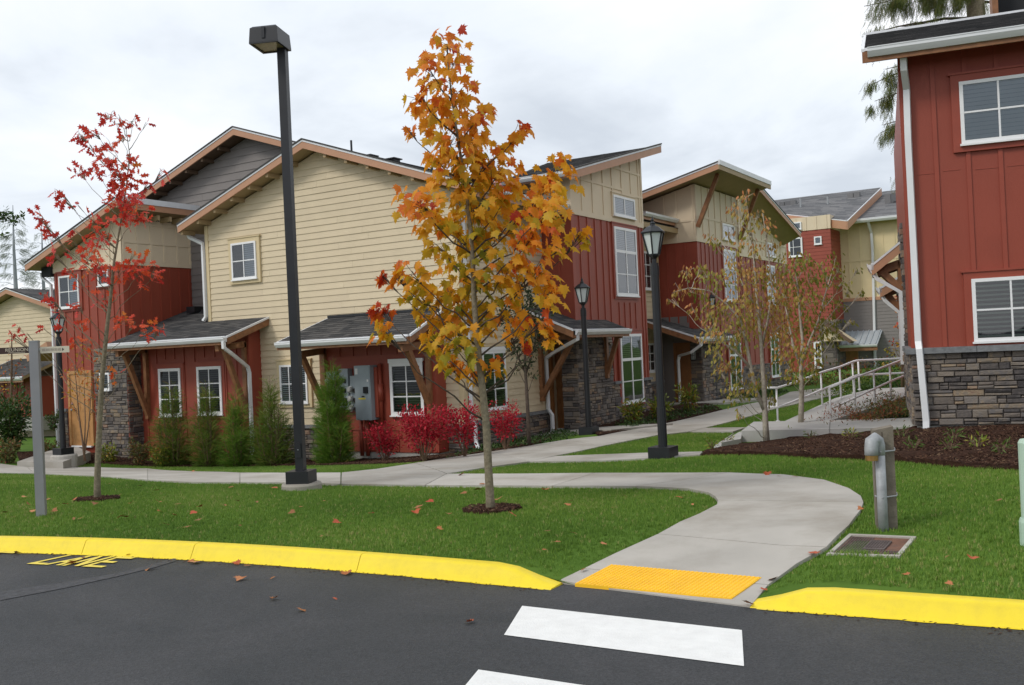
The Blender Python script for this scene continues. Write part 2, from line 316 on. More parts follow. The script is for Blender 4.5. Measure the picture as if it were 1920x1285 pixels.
# ------------------------------------------------------------------ object helpers
def unit(v):
    v = np.asarray(v, float); return v/max(np.linalg.norm(v), 1e-9)
class MB:
    """collects faces of ONE mesh; world coordinates"""
    def __init__(s): s.v = []; s.f = []; s.r = []
    def quad(s, *pts, r=None):
        i = len(s.v); s.v += [tuple(p) for p in pts]; s.f.append(tuple(range(i, i+len(pts)))); s.r.append(random.random() if r is None else r)
    def add(s, vs, fs, r=None):
        i = len(s.v); s.v += [tuple(p) for p in vs]; rr = random.random() if r is None else r
        for f in fs: s.f.append(tuple(i+k for k in f)); s.r.append(rr)
    def hexa(s, p, r=None):
        s.add(p, [(0, 3, 2, 1), (4, 5, 6, 7), (0, 1, 5, 4), (1, 2, 6, 5), (2, 3, 7, 6), (3, 0, 4, 7)], r)
    def box(s, x0, x1, y0, y1, z0, z1, r=None):
        s.hexa([(x0, y0, z0), (x1, y0, z0), (x1, y1, z0), (x0, y1, z0), (x0, y0, z1), (x1, y0, z1), (x1, y1, z1), (x0, y1, z1)], r)
    def fbox(s, F, s0, s1, z0, z1, d0, d1, r=None):
        s.hexa([F.p(s0, z0, d1), F.p(s1, z0, d1), F.p(s1, z0, d0), F.p(s0, z0, d0), F.p(s0, z1, d1), F.p(s1, z1, d1), F.p(s1, z1, d0), F.p(s0, z1, d0)], r)
    def beam(s, a, b, w, h, up=(0, 0, 1), r=None):
        a = np.asarray(a, float); b = np.asarray(b, float); t = unit(b-a); u = np.asarray(up, float)
        if abs(t@u) > .95: u = np.array([1.0, 0, 0])
        sd = unit(np.cross(t, u)); u = unit(np.cross(sd, t)); P = []
        for q in (a, b):
            for k, l in ((-1, -1), (1, -1), (1, 1), (-1, 1)): P.append(q+sd*w/2*k+u*h/2*l)
        s.hexa(P, r)
    def prism(s, pts, vec, r=None):
        n = len(pts); vec = np.asarray(vec, float); a = [np.asarray(p, float) for p in pts]
        s.add(a+[p+vec for p in a], [tuple(range(n))[::-1], tuple(range(n, 2*n))]+[(i, (i+1) % n, n+(i+1) % n, n+i) for i in range(n)], r)
    def tube(s, pts, rad, n=8, r=None, phase=0.0, cap=True):
        P = [np.asarray(p, float) for p in pts]; k = len(P)
        rad = [rad]*k if np.isscalar(rad) else rad
        t0 = unit(P[1]-P[0]); ref = np.array([0, 0, 1.0]) if abs(t0[2]) < .9 else np.array([1.0, 0, 0])
        sd = unit(np.cross(t0, ref)); V = []
        for i in range(k):
            t = unit((P[min(i+1, k-1)]-P[i])+(P[i]-P[max(i-1, 0)])) if 0 < i < k-1 else unit(P[min(i+1, k-1)]-P[max(i-1, 0)])
            sd = unit(sd-t*(sd@t)); u = np.cross(t, sd)
            for j in range(n):
                an = 2*pi*j/n+phase; V.append(P[i]+(sd*cos(an)+u*sin(an))*rad[i])
        Fs = [(i*n+j, i*n+(j+1) % n, (i+1)*n+(j+1) % n, (i+1)*n+j) for i in range(k-1) for j in range(n)]
        if cap: Fs += [tuple(range(n))[::-1], tuple((k-1)*n+j for j in range(n))]
        s.add(V, Fs, r)
    def lathe(s, prof, c, n=16, r=None, phase=0.0):
        V = [(c[0]+q*cos(2*pi*j/n+phase), c[1]+q*sin(2*pi*j/n+phase), c[2]+z) for q, z in prof for j in range(n)]
        k = len(prof); Fs = [(i*n+j, i*n+(j+1) % n, (i+1)*n+(j+1) % n, (i+1)*n+j) for i in range(k-1) for j in range(n)]
        Fs += [tuple(range(n))[::-1], tuple((k-1)*n+j for j in range(n))]
        s.add(V, Fs, r)
    def sphere(s, c, rx, rz=None, n=10, m=7, r=None):
        rz = rz or rx
        s.lathe([(max(rx*sin(pi*i/m), .0005), -rz*cos(pi*i/m)) for i in range(m+1)], c, n, r)
    def build(s, name, mat, parent=None, smooth=False, kind=None, label=None, rnd=True):
        if not s.f: return None
        o0 = np.array(parent['_o']) if parent is not None else np.zeros(3)
        me = bpy.data.meshes.new(name)
        V = np.asarray(s.v, float)-o0
        me.from_pydata(V.tolist(), [], s.f)
        if rnd:
            a = me.attributes.new('rnd', 'FLOAT', 'FACE'); a.data.foreach_set('value', np.asarray(s.r, np.float32))
        if smooth:
            me.polygons.foreach_set('use_smooth', [len(f) <= 4 for f in s.f])
        me.materials.append(M[mat] if isinstance(mat, str) else mat)
        o = bpy.data.objects.new(name, me); col.objects.link(o)
        if parent is not None: o.parent = parent; o['_o'] = list(parent['_o'])
        else: o['_o'] = [0.0, 0.0, 0.0]
        if kind: o['kind'] = kind
        if label: o['label'] = label
        return o
class Frame:
    """wall frame: s along the wall, z up, d outwards"""
    def __init__(s, o, u, n): s.o = np.array([o[0], o[1], 0.0]); s.u = unit([u[0], u[1], 0]); s.n = unit([n[0], n[1], 0])
    def p(s, a, z, d=0.0): q = s.o+s.u*a+s.n*d; return np.array([q[0], q[1], z])
    def hit(s, x, y, d=0.0):
        r = ray(x, y); o = s.o+s.n*d; t = ((o-EYE)@s.n)/(r@s.n); P = EYE+r*t
        return (P-s.o)@s.u, P[2]
def thing(name, label, cat, loc, group=None):
    o = bpy.data.objects.new(name, None); col.objects.link(o); o.location = tuple(float(c) for c in loc); o['_o'] = [float(c) for c in loc]
    o['label'] = label; o['category'] = cat; o.empty_display_size = .2
    if group: o['group'] = group
    return o
def tag(o, label, cat, group=None):
    o['label'] = label; o['category'] = cat
    if group: o['group'] = group
    return o
def struct(o): o['kind'] = 'structure'; return o
def copy_tree(o, parent=None):
    c = o.copy(); col.objects.link(c)
    if parent is not None: c.parent = parent
    for ch in [q for q in list(o.children)]: copy_tree(ch, c)
    return c
def np_mesh(name, V, faces_flat, per, rnd, mat, parent=None, kind=None):
    """fast mesh: all faces have `per` corners"""
    o0 = np.array(parent['_o']) if parent is not None else np.zeros(3)
    V = np.asarray(V, np.float32)-o0.astype(np.float32)
    me = bpy.data.meshes.new(name); nf = len(faces_flat)//per
    me.vertices.add(len(V)); me.vertices.foreach_set('co', V.ravel())
    me.loops.add(len(faces_flat)); me.loops.foreach_set('vertex_index', np.asarray(faces_flat, np.int32))
    me.polygons.add(nf); me.polygons.foreach_set('loop_start', np.arange(0, nf*per, per, dtype=np.int32))
    a = me.attributes.new('rnd', 'FLOAT', 'FACE'); a.data.foreach_set('value', np.asarray(rnd, np.float32))
    me.update(calc_edges=True); me.validate()
    me.materials.append(M[mat])
    o = bpy.data.objects.new(name, me); col.objects.link(o)
    if parent is not None: o.parent = parent; o['_o'] = list(parent['_o'])
    else: o['_o'] = [0.0, 0.0, 0.0]
    if kind: o['kind'] = kind
    return o
def scatter(name, tmplV, tmplT, pos, X, Y, Z, size, rnd, mat, parent=None, kind=None):
    """many copies of one small template joined into one mesh"""
    tV = np.asarray(tmplV, float); T = np.asarray(tmplT, int); n = len(pos); k = len(tV)
    W = pos[:, None, :]+size[:, None, None]*(tV[None, :, 0:1]*X[:, None, :]+tV[None, :, 1:2]*Y[:, None, :]+tV[None, :, 2:3]*Z[:, None, :])
    Fc = (np.arange(n)[:, None, None]*k+T[None]).reshape(-1)
    return np_mesh(name, W.reshape(-1, 3), Fc, T.shape[1], np.repeat(rnd, len(T)), mat, parent, kind)
def frames_from(tip, nrm):
    """orthonormal axes: Y along tip, Z near nrm"""
    Y = tip/np.maximum(np.linalg.norm(tip, axis=1, keepdims=True), 1e-9)
    X = np.cross(Y, nrm); X /= np.maximum(np.linalg.norm(X, axis=1, keepdims=True), 1e-9)
    return X, Y, np.cross(X, Y)

# ================================================================== ROAD, KERB, LAWN, PATHS
mb = MB()
xs = np.concatenate([[-400, -120], np.linspace(-40, 20, 121), [120, 400]])
for a, b in zip(xs[:-1], xs[1:]):
    mb.quad((a, -400, 0), (b, -400, 0), (b, float(kerb_y(b))+.6, 0), (a, float(kerb_y(a))+.6, 0))
road = struct(mb.build('road', 'asphalt'))

def flat_px(name, pts, mat, z, parent, wob=0):
    mb = MB(); P = [onZ(x, y, z) for x, y in pts]; mb.quad(*P); return mb.build(name, mat, parent)
flat_px('crosswalk_stripe', [(945, 1190.5), (1395, 1249), (1391, 1181.5), (979, 1136)], 'white_paint', .004, road)
flat_px('crosswalk_stripe', [(860, 1300), (1180, 1340), (1260, 1305), (1088, 1284), (897, 1255.5)], 'white_paint', .004, road)
# the seam between two asphalt lays and a darker wet streak along it
mb = MB(); sp = [(0, 1110, 1126), (120, 1092, 1103), (220, 1075, 1081), (290, 1057, 1064), (330, 1046, 1052)]
for (x0, a0, b0), (x1, a1, b1) in zip(sp[:-1], sp[1:]): mb.quad(onZ(x0, b0, .004), onZ(x1, b1, .004), onZ(x1, a1, .004), onZ(x0, a0, .004))
mb.build('asphalt_seam', 'seam', road)
# fire lane lettering, letters as strokes in road coordinates
q0, q1, q2, q3 = onZ(50, 1057.5, .005), onZ(191, 1064.5, .005), onZ(254, 1046.5, .005), onZ(130, 1040.5, .005)
def let_pt(u, v): return (q0*(1-u)+q1*u)*(1-v)+(q3*(1-u)+q2*u)*v
def stroke(mb, a, b, w):
    a = np.array(a, float); b = np.array(b, float); n = np.array([.028, 0]) if abs(b[1]-a[1]) > .2 else np.array([0, .075])
    up = np.array([0, 0, .0012*(len(mb.f)+1)])
    mb.quad(let_pt(*(a-n))+up, let_pt(*(b-n))+up, let_pt(*(b+n))+up, let_pt(*(a+n))+up)
WORD = [[((.025, 0), (.025, 1)), ((.0, .07), (.22, .07))], [((.25, 0), (.335, 1)), ((.42, 0), (.335, 1)), ((.29, .34), (.39, .34))],
        [((.49, 0), (.49, 1)), ((.49, 1), (.665, 0)), ((.665, 0), (.665, 1))], [((.76, 0), (.76, 1)), ((.74, .07), (1.0, .07)), ((.74, .5), (.95, .5)), ((.74, .93), (1.0, .93))]]
for lt in WORD:
    mb = MB()
    for a, b in lt: stroke(mb, a, b, .022)
    mb.build('road_letter', 'yellow_paint', road)
mb = MB()
for k in (.07, .5, .93): stroke(mb, (-1.04, k), (-.80, k), .022)
stroke(mb, (-1.02, 0), (-1.02, 1), .022)
mb.build('road_letter', 'yellow_paint', road)

# kerb sections
kerb = struct(bpy.data.objects.new('kerb', None)); col.objects.link(kerb); kerb['_o'] = [0, 0, 0]
def kerb_profile(mb, line, hts):
    rings = []
    n = len(line)
    for i in range(n):
        a = np.array(line[max(i-1, 0)]); b = np.array(line[min(i+1, n-1)]); t = unit([b[0]-a[0], b[1]-a[1], 0]); nn = np.array([-t[1], t[0], 0])
        p = np.array([line[i][0], line[i][1], 0]); h = hts[i]
        prof = [(-.012, -.05), (-.012, .003), (.004, .008), (.052, h*.80), (.060, h*.90), (.070, h*.965), (.084, h*.993), (.10, h), (.150, h+.002), (.162, h-.004), (.168, h-.015), (.168, -.08)]
        rings.append([p+nn*d+np.array([0, 0, z]) for d, z in prof])
    k = len(rings[0]); V = [q for r in rings for q in r]
    mb.add(V, [(i*k+j, i*k+j+1, (i+1)*k+j+1, (i+1)*k+j)[::-1] for i in range(n-1) for j in range(k-1)])
    mb.add(rings[0], [tuple(range(k))]); mb.add(rings[-1], [tuple(range(k))[::-1]])
KL = np.array(KF)
def resample(pts, x0, x1, n):
    x = np.linspace(x0, x1, n); return [(a, float(kerb_y(a))) for a in x]
jl = [onZ(152, 1040, 0)[0], onZ(358, 1049, 0)[0], onZ(670, 1071, 0)[0]]
secs = [(-40, -20), (-20, -14), (-14, -11.3)]+[(-11.3, jl[0]), (jl[0], jl[1]), (jl[1], jl[2]), (jl[2], GAP0)]
for a, b in secs:
    n = max(6, int((b-a)/.15)); ln = resample(None, a+.003, b-.003, n); h = [.118]*n
    if b == GAP0: h = [max(.012, .118*min(1, (GAP0-p[0])/.40)) for p in ln]
    m_ = MB(); kerb_profile(m_, ln, h); m_.build('kerb_section', 'kerb', kerb, smooth=True)
for a, b in [(GAP1, 1.1), (1.1, 4.0), (4.0, 10), (10, 40)]:
    n = max(6, int((b-a)/.15)); ln = resample(None, a+.003, b-.003, n); h = [.118]*n
    if a == GAP1: h = [max(.012, .118*min(1, (p[0]-GAP1)/.36)) for p in ln]
    m_ = MB(); kerb_profile(m_, ln, h); m_.build('kerb_section', 'kerb', kerb, smooth=True)
# thin paint overspray at the kerb foot
mb = MB()
for a, b in ((-14, GAP0-.05), (GAP1+.05, 6)):
    x = np.linspace(a, b, 90); w = .018+.02*RNG.random(90)
    for i in range(89): mb.quad((x[i], kerb_y(x[i])-w[i]-.01, .0035), (x[i+1], kerb_y(x[i+1])-w[i+1]-.01, .0035), (x[i+1], kerb_y(x[i+1]), .0035), (x[i], kerb_y(x[i]), .0035))
mb.build('paint_overspray', 'kerb', kerb)

n = 1500; x_ = RNG.uniform(-13, 4, n); x_ = x_[~((x_ > GAP0-.1) & (x_ < GAP1+.1))]; n = len(x_)
GRIT = np.column_stack([x_, kerb_y(x_)-.02-np.abs(RNG.normal(0, .06, n)), np.full(n, .004)])
# lawn: one sheet from the kerb to the horizon
gx = np.concatenate([[-420, -200, -110], np.arange(-60, -30, 3), np.arange(-30, 8, .4), np.arange(8, 30, 3), [60, 120, 250, 420]])
gt = np.concatenate([np.arange(0, 4, .25), np.arange(4, 30, .5), np.arange(30, 60, 4), [80, 120, 200, 420, 700]])
GX, GT = np.meshgrid(gx, gt, indexing='ij')
GY = kerb_y(GX.ravel()).reshape(GX.shape)+.15+GT
GZ = terr(GX.ravel(), GY.ravel()).reshape(GX.shape)
inz = (GX > GAP0-.5) & (GX < GAP1+.5) & (GT < 2.6)
GZ = GZ-np.where(inz, .0, 0)
V = np.stack([GX, GY, np.where(GT < 1.0, np.maximum(GZ-.012, .004), GZ-.012)], -1).reshape(-1, 3); nx, ny = GX.shape
idx = np.arange(nx*ny).reshape(nx, ny)
Fq = np.stack([idx[:-1, :-1], idx[1:, :-1], idx[1:, 1:], idx[:-1, 1:]], -1).reshape(-1)
lawn = struct(np_mesh('lawn', V, Fq, 4, np.zeros(len(Fq)//4), 'lawn'))
lawn.data.polygons.foreach_set('use_smooth', [True]*len(lawn.data.polygons))

def drape(pts, name, mat, parent, off=.02, depth=.12, kind=None, maxlen=.6, zfun=None, noise=0, label=None):
    """a polygon (world xy) laid on the ground, with its own thickness"""
    bm = bmesh.new(); vs = [bm.verts.new((p[0], p[1], 0)) for p in pts]
    f = bm.faces.new(vs)
    if f.normal.z < 0: f.normal_flip()
    bm.faces.ensure_lookup_table(); f.normal_update()
    if f.normal.z < 0: bmesh.ops.reverse_faces(bm, faces=[f])
    bmesh.ops.triangulate(bm, faces=bm.faces[:])
    for _ in range(6):
        es = [e_ for e_ in bm.edges if e_.calc_length() > maxlen]
        if not es: break
        bmesh.ops.subdivide_edges(bm, edges=es, cuts=1); bmesh.ops.triangulate(bm, faces=bm.faces[:])
    bd = [e_ for e_ in bm.edges if e_.is_boundary]
    r = bmesh.ops.extrude_edge_only(bm, edges=bd); low = set(v_ for v_ in r['geom'] if isinstance(v_, bmesh.types.BMVert))
    co = np.array([v_.co[:] for v_ in bm.verts])
    z = (terr(co[:, 0], co[:, 1]) if zfun is None else zfun(co[:, 0], co[:, 1]))+off
    if noise: z = z+RNG.normal(0, noise, len(z))
    for v_, zz_ in zip(bm.verts, z): v_.co.z = zz_-(depth if v_ in low else 0)
    bmesh.ops.recalc_face_normals(bm, faces=bm.faces[:])
    me = bpy.data.meshes.new(name); bm.to_mesh(me); bm.free(); me.materials.append(M[mat])
    o = bpy.data.objects.new(name, me); col.objects.link(o)
    if parent is not None: o.parent = parent
    o['_o'] = [0, 0, 0]
    if kind: o['kind'] = kind
    if label: o['label'] = label
    return o
def W(px): return [onT(x, y)[:2] for x, y in px]
path = struct(bpy.data.objects.new('footpath', None)); col.objects.link(path); path['_o'] = [0, 0, 0]
def strip(pairs, joints):
    Lw = W([p[0] for p in pairs]); Rw = W([p[1] for p in pairs]); J = [0]+joints+[len(pairs)-1]
    def pull(a, b, t): return (a[0]*(1-t)+b[0]*t, a[1]*(1-t)+b[1]*t)
    for a, b in zip(J[:-1], J[1:]):
        lw = [tuple(q) for q in Lw[a:b+1]]; rw = [tuple(q) for q in Rw[a:b+1]]
        g = .006
        def sh(pl):
            d0 = np.array(pl[1])-np.array(pl[0]); d1 = np.array(pl[-2])-np.array(pl[-1])
            pl[0] = tuple(np.array(pl[0])+d0/np.linalg.norm(d0)*g); pl[-1] = tuple(np.array(pl[-1])+d1/np.linalg.norm(d1)*g)
        sh(lw); sh(rw)
        drape(lw+rw[::-1], 'concrete_slab', 'concrete', path, zfun=lambda x, y: terr(x, y)-.018*np.clip(1-(y-kerb_y(x))/.7, 0, 1))
A_ = [((1048, 1090), (1406, 1138)), ((1095, 1069.6), (1440, 1100)), ((1154.6, 1042), (1494, 1062)), ((1234, 1006), (1549, 1031)), ((1313, 966.7), (1591, 990)),
      ((1344.7, 950), (1613, 961)), ((1346.7, 942), (1619, 946)), ((1341, 934), (1614, 934)), ((1329, 927), (1591, 919)), ((1289, 919), (1545, 903)), ((1240, 916.5), (1470, 893)),
      ((1194, 915), (1365, 889)), ((1115, 914), (1250, 889.5)), ((1036, 914), (1115, 889.5)), ((900, 913), (960, 891)), ((798, 912.5), (838, 891))]
strip(A_, [1, 3, 6, 11, 13])
drape(W([(640, 910), (797, 912.5), (837, 891), (775, 871), (707, 881.6), (641, 888.5)]), 'concrete_slab', 'concrete', path)
W_ = [((639, 910), (639, 888.5)), ((554, 907.5), (554, 889)), ((450, 906.5), (450, 888.5)), ((346, 906), (346, 885)), ((277, 902), (277, 880)), ((173, 894), (173, 877.4)), ((69, 889.5), (52, 877.4)), ((0, 889), (0, 871)), ((-220, 884), (-220, 862))]
strip(W_, [2, 4, 6])
M_ = [((838.6, 890.6), (776, 870.6)), ((917, 877.6), (860, 857)), ((990, 868), (917, 848)), ((1040, 857), (998, 836.6)), ((1124, 839.4), (1062, 826)), ((1180, 828), (1124, 819.5)), ((1236, 817), (1180, 808.5)),
      ((1293, 811), (1208, 804)), ((1321, 804), (1250, 795)), ((1433, 773), (1386, 763)), ((1500, 757), (1450, 750)), ((1565, 742), (1482, 736)), ((1600, 730), (1540, 729))]
strip(M_, [2, 4, 6, 8, 9, 10])
S_ = [((991, 867.6), (1041, 857.6)), ((1135, 865.7), (1135, 854)), ((1226, 860.6), (1228, 850.6)), ((1313, 855), (1319, 849))]
strip(S_, [2])
drape(W([(1294, 811.6), (1374, 811), (1400, 803), (1322, 804)]), 'concrete_slab', 'concrete', path)
# pads at the doors
drape([(-11.86, 20.1), (-10.35, 19.95), (-9.5, 19.55), (-8.7, 21.2), (-11.02, 21.0), (-11.86, 21.05)], 'door_pad', 'concrete', path, off=.06)
drape([(-11.5, 27.3), (-9.6, 27.3), (-8.6, 29.6), (-10.5, 29.6), (-10.6, 28.25), (-11.5, 28.25)], 'door_pad', 'concrete', path, off=.05)
drape([tuple(onZ(x, y, -.50)[:2]) for x, y in ((32, 866), (118, 866), (170, 848), (140, 836), (90, 846))], 'door_pad', 'concrete', path, zfun=lambda x, y: x*0-.50, off=0, depth=.35)
# tactile plate with its domes
tp = [onT(x, y, .008) for x, y in ((1078, 1096), (1372, 1124), (1428, 1086), (1146, 1062))]
tac = drape([p[:2] for p in tp], 'tactile_plate', 'tactile', path, off=.013, depth=.03, zfun=lambda x, y: terr(x, y)+.010*np.clip((y-kerb_y(x))/.7, 0, 1))
mb = MB(); nu, nv = 36, 15
for i in range(nu):
    for j in range(nv):
        u, v = (i+.5+(0.5 if j % 2 else 0)*.0)/nu, (j+.5)/nv
        q = (tp[0]*(1-u)+tp[1]*u)*(1-v)+(tp[3]*(1-u)+tp[2]*u)*v; z = terr1(q[0], q[1])+.013+.010*min(1, max(0, (q[1]-float(kerb_y(q[0])))/.7))
        mb.lathe([(.0125, 0), (.011, .004), (.006, .006)], (q[0], q[1], z), 6)
mb.build('truncated_domes', 'tactile', path, kind='stuff')

# ------------------------------------------------------------------ mulch beds
def bed(px=None, pts=None, off=.025, noise=.012):
    p = W(px) if px else pts
    return struct(drape(p, 'mulch_bed', 'mulch_soil', None, off=off, depth=.08, maxlen=.35, noise=noise))
BED_A = W([(40, 873), (90, 871), (190, 869), (433, 875), (589, 873.5), (725, 871.5), (826, 862), (910, 850), (998, 837), (1036, 822)])+[(-11.9, 20.4), (-11.88, 17.32), (-12.3, 17.0), (-16, 17.2), (-22, 16.8), (-25.2, 16.4), (-25.5, 15.5)]
bed(pts=BED_A)
BED_B = W([(1124, 818), (1180, 807.5), (1250, 794), (1330, 776), (1355, 770)])+[(-10.55, 28.2), (-11.0, 26.4), (-11.0, 21.3)]
bed(pts=BED_B)
BED_R = W([(1316, 853.5), (1429, 853.6), (1526, 859), (1623, 862), (1687, 865.6), (1784, 875), (1913, 882), (2060, 893)])+[(3.0, 14.6), (1.5, 16.0), (-2.35, 15.5), (-2.45, 18.3), (-4.95, 18.45), (-5.6, 16.9)]
bed(pts=BED_R, off=.04, noise=.02)
def in_poly(P, poly):
    x, y = P[:, 0], P[:, 1]; c = np.zeros(len(P), bool); n = len(poly); j = n-1
    for i in range(n):
        xi, yi = poly[i][0], poly[i][1]; xj, yj = poly[j][0], poly[j][1]
        t = ((yi > y) != (yj > y)) & (x < (xj-xi)*(y-yi)/(yj-yi+1e-12)+xi); c ^= t; j = i
    return c
def sample_poly(poly, dens):
    a = np.array([q[:2] for q in poly]); lo, hi = a.min(0), a.max(0); n = int((hi-lo).prod()*dens)
    P = RNG.random((n, 2))*(hi-lo)+lo
    return P[in_poly(P, a)]
CHIP_V = [(-.5, -.12, 0), (.5, -.1, .0), (.5, .1, .05), (-.5, .12, .03), (0, 0, .16)]; CHIP_T = [(0, 1, 4), (1, 2, 4), (2, 3, 4), (3, 0, 4)]
def chips(poly, dens, off, name='bark_mulch', size=(.03, .075)):
    P = sample_poly(poly, dens)
    if not len(P): return
    z = terr(P[:, 0], P[:, 1])+off; n = len(P)
    an = RNG.random(n)*2*pi; tilt = RNG.normal(0, .35, n)
    Y = np.stack([-np.sin(an), np.cos(an), tilt], 1); X = np.stack([np.cos(an), np.sin(an), RNG.normal(0, .35, n)], 1)
    X /= np.linalg.norm(X, axis=1, keepdims=True); Z = np.cross(X, Y)
    o = scatter(name, CHIP_V, CHIP_T, np.column_stack([P, z]), X, Y, Z, RNG.uniform(*size, n), RNG.random(n), 'mulch_chip', None, 'stuff')
    return o
an = RNG.random(len(GRIT))*6.28; X = np.stack([np.cos(an), np.sin(an), 0*an], 1); Y = np.stack([-np.sin(an), np.cos(an), 0*an], 1); Z = np.tile([0, 0, 1.0], (len(an), 1))
scatter('gutter_debris', CHIP_V, CHIP_T, GRIT, X, Y, Z, RNG.uniform(.008, .026, len(an)), RNG.random(len(an)), 'mulch_chip', None, 'stuff')
chips(BED_A, 700, .035, size=(.02, .05)); chips(BED_R, 1700, .05, size=(.018, .05)); chips(BED_B, 500, .035, size=(.02, .05))

# ------------------------------------------------------------------ lawn grass
MAPLE_P = onT(921, 955); OAK_P = onT(183, 936)
SIGN_P = onT(78, 967); TALL_P = onT(566, 916); LAMP2_P = onT(1244, 859); UPOST_P = onT(1662, 986); CYL_P = onT(1943, 1018)
lawn_px = [
    [(-330, 1012), (0, 1008), (330, 1012), (690, 1037), (990, 1058), (1046, 1093), (1095, 1071), (1154.6, 1043.5), (1234, 1007.5), (1313, 968), (1344, 951), (1346, 942), (1329, 928), (1289, 920), (1194, 916), (1036, 915), (640, 911.5), (554, 908.5), (450, 907.5), (346, 907), (277, 903), (173, 895), (69, 890.5), (-330, 883)],
    [(1409, 1136), (1480, 1096), (1920, 1125), (2300, 1160), (2300, 915), (2060, 891), (1913, 881), (1784, 874), (1687, 864.6), (1623, 861), (1526, 858), (1429, 852.6), (1332, 854), (1226, 861.5), (1135, 866.7), (990, 869), (917, 878.5), (840, 890), (1250, 888.5), (1365, 888), (1470, 892), (1545, 902), (1591, 918), (1614, 933), (1619.5, 946), (1614, 962), (1591, 991), (1549, 1033), (1494, 1064), (1440, 1102)],
    [(1042, 857), (1124, 838.6), (1180, 827), (1236, 816), (1293, 812), (1372, 812), (1316, 849), (1228, 850), (1135, 853)],
    [(46, 876.8), (62, 873), (190, 869), (433, 875), (589, 873.5), (725, 871.5), (804, 866), (755, 873), (707, 881), (640, 888), (554, 888.5), (450, 888), (346, 884.6), (277, 879.6), (173, 877)],
    [(1323, 803.6), (1433, 772.4), (1565, 741.5), (1616, 731), (1600, 745), (1545, 768), (1475, 789), (1413, 791), (1400, 802.6)],
]
TUFT = []; TT = []
for k in range(6):
    an = k*2*pi/6+.3*random.random(); lean = .25+.5*random.random(); h = .75+.35*random.random(); ox, oy = .22*cos(an*1.7), .22*sin(an*1.7)
    sx, sy = -sin(an), cos(an); b = len(TUFT); w = .055
    TUFT += [(ox-sx*w, oy-sy*w, 0), (ox+sx*w, oy+sy*w, 0), (ox+cos(an)*lean*.45+sx*w*.7, oy+sin(an)*lean*.45+sy*w*.7, h*.6), (ox+cos(an)*lean*.45-sx*w*.7, oy+sin(an)*lean*.45-sy*w*.7, h*.6), (ox+cos(an)*lean, oy+sin(an)*lean, h)]
    TT += [(b, b+1, b+2), (b, b+2, b+3), (b+3, b+2, b+4)]
holes = [(MAPLE_P, .32), (OAK_P, .33), (TALL_P, .33), (LAMP2_P, .22), (CYL_P, .13)]
grate_px = [(1553, 1033), (1684, 1037), (1717, 1002), (1594, 997)]
GRATE = [onT(x, y)[:2] for x, y in grate_px]
allP = []; allS = []; LAWN_W = []
for pl in lawn_px:
    poly = W(pl); LAWN_W.append(poly)
    P = sample_poly(poly, 1750)
    d = np.linalg.norm(P, axis=1)
    keep = RNG.random(len(P)) < np.clip(1.25-d/26, .4, 1.0)
    keep &= (P[:, 1] < 30) & (P[:, 1] > kerb_y(P[:, 0])+.165)
    for c, r in holes: keep &= ((P-c[:2])**2).sum(1) > (r*(.8+.3*RNG.random(len(P))))**2
    gc_ = np.mean(GRATE, axis=0); keep &= ~in_poly(P, gc_+(np.array(GRATE)-gc_)*1.06)
    P = P[keep]; allP.append(P); allS.append(np.linalg.norm(P, axis=1))
P = np.concatenate(allP); dist = np.concatenate(allS); n = len(P)
z = terr(P[:, 0], P[:, 1])-.012
an = RNG.random(n)*2*pi
patch = np.sin(P[:, 0]*1.3+np.sin(P[:, 1]*.9)*1.5)*np.sin(P[:, 1]*1.7+1.1*np.sin(P[:, 0]*.6))
rnd = np.clip(.48+.16*patch*1.4+RNG.normal(0, .20, n), 0, .96); rnd[RNG.random(n) < .025] = 1.0
X = np.stack([np.cos(an), np.sin(an), np.zeros(n)], 1); Y = np.stack([-np.sin(an), np.cos(an), np.zeros(n)], 1); Z = np.tile([0, 0, 1.0], (n, 1))
sz = RNG.uniform(.018, .034, n)*np.clip(.85+dist/40, .9, 1.3)
scatter('grass', TUFT, TT, np.column_stack([P, z]), X, Y, Z, sz, rnd, 'grass', None, 'stuff')
print('grass tufts', n)
# ================================================================== BUILDING KIT
def siding(F, z0, z1, exp, sfun, mat, parent, single=True, d=.004, t=.0165, name='siding_board', segs=True):
    """lap boards; sfun(z) gives the wall's two ends at height z"""
    z = z0; alls = MB(); k = 0
    while z < z1-.01:
        zt = min(z+exp, z1); a0, b0 = sfun(z); a1, b1 = sfun(zt-.001)
        if b0-a0 > .05:
            cuts = [0.0, 1.0]
            if single and b0-a0 > 3.4:
                nseg = int((b0-a0)/3.4)+1; cuts = [0.0]+sorted(min(.92, max(.08, (q+random.uniform(-.3, .3))/nseg)) for q in range(1, nseg))+[1.0]
            for c0, c1 in zip(cuts[:-1], cuts[1:]):
                mb = MB() if single else alls; g0 = .0015 if c0 > 0 else 0; g1 = .0015 if c1 < 1 else 0
                e0, e1, h0, h1 = a0+(b0-a0)*c0+g0, a0+(b0-a0)*c1-g1, a1+(b1-a1)*c0+g0, a1+(b1-a1)*c1-g1
                if len(cuts) > 2 and c0 > 0: h0 = e0
                if len(cuts) > 2 and c1 < 1: h1 = e1
                tt = t*random.uniform(.9, 1.1) if single else t
                mb.hexa([F.p(e0, z, d+tt), F.p(e1, z, d+tt), F.p(e1, z, 0), F.p(e0, z, 0), F.p(h0, zt, d), F.p(h1, zt, d), F.p(h1, zt, 0), F.p(h0, zt, 0)])
                if single: mb.build(name, mat, parent)
        z += exp; k += 1
    if not single: alls.build(name+'s', mat, parent, kind='stuff')
def batten(F, s, z0, z1, mat, parent, w=.045, d0=.0, t=.022, name='batten'):
    mb = MB(); mb.fbox(F, s-w/2, s+w/2, z0, z1, d0, d0+t); mb.build(name, mat, parent)
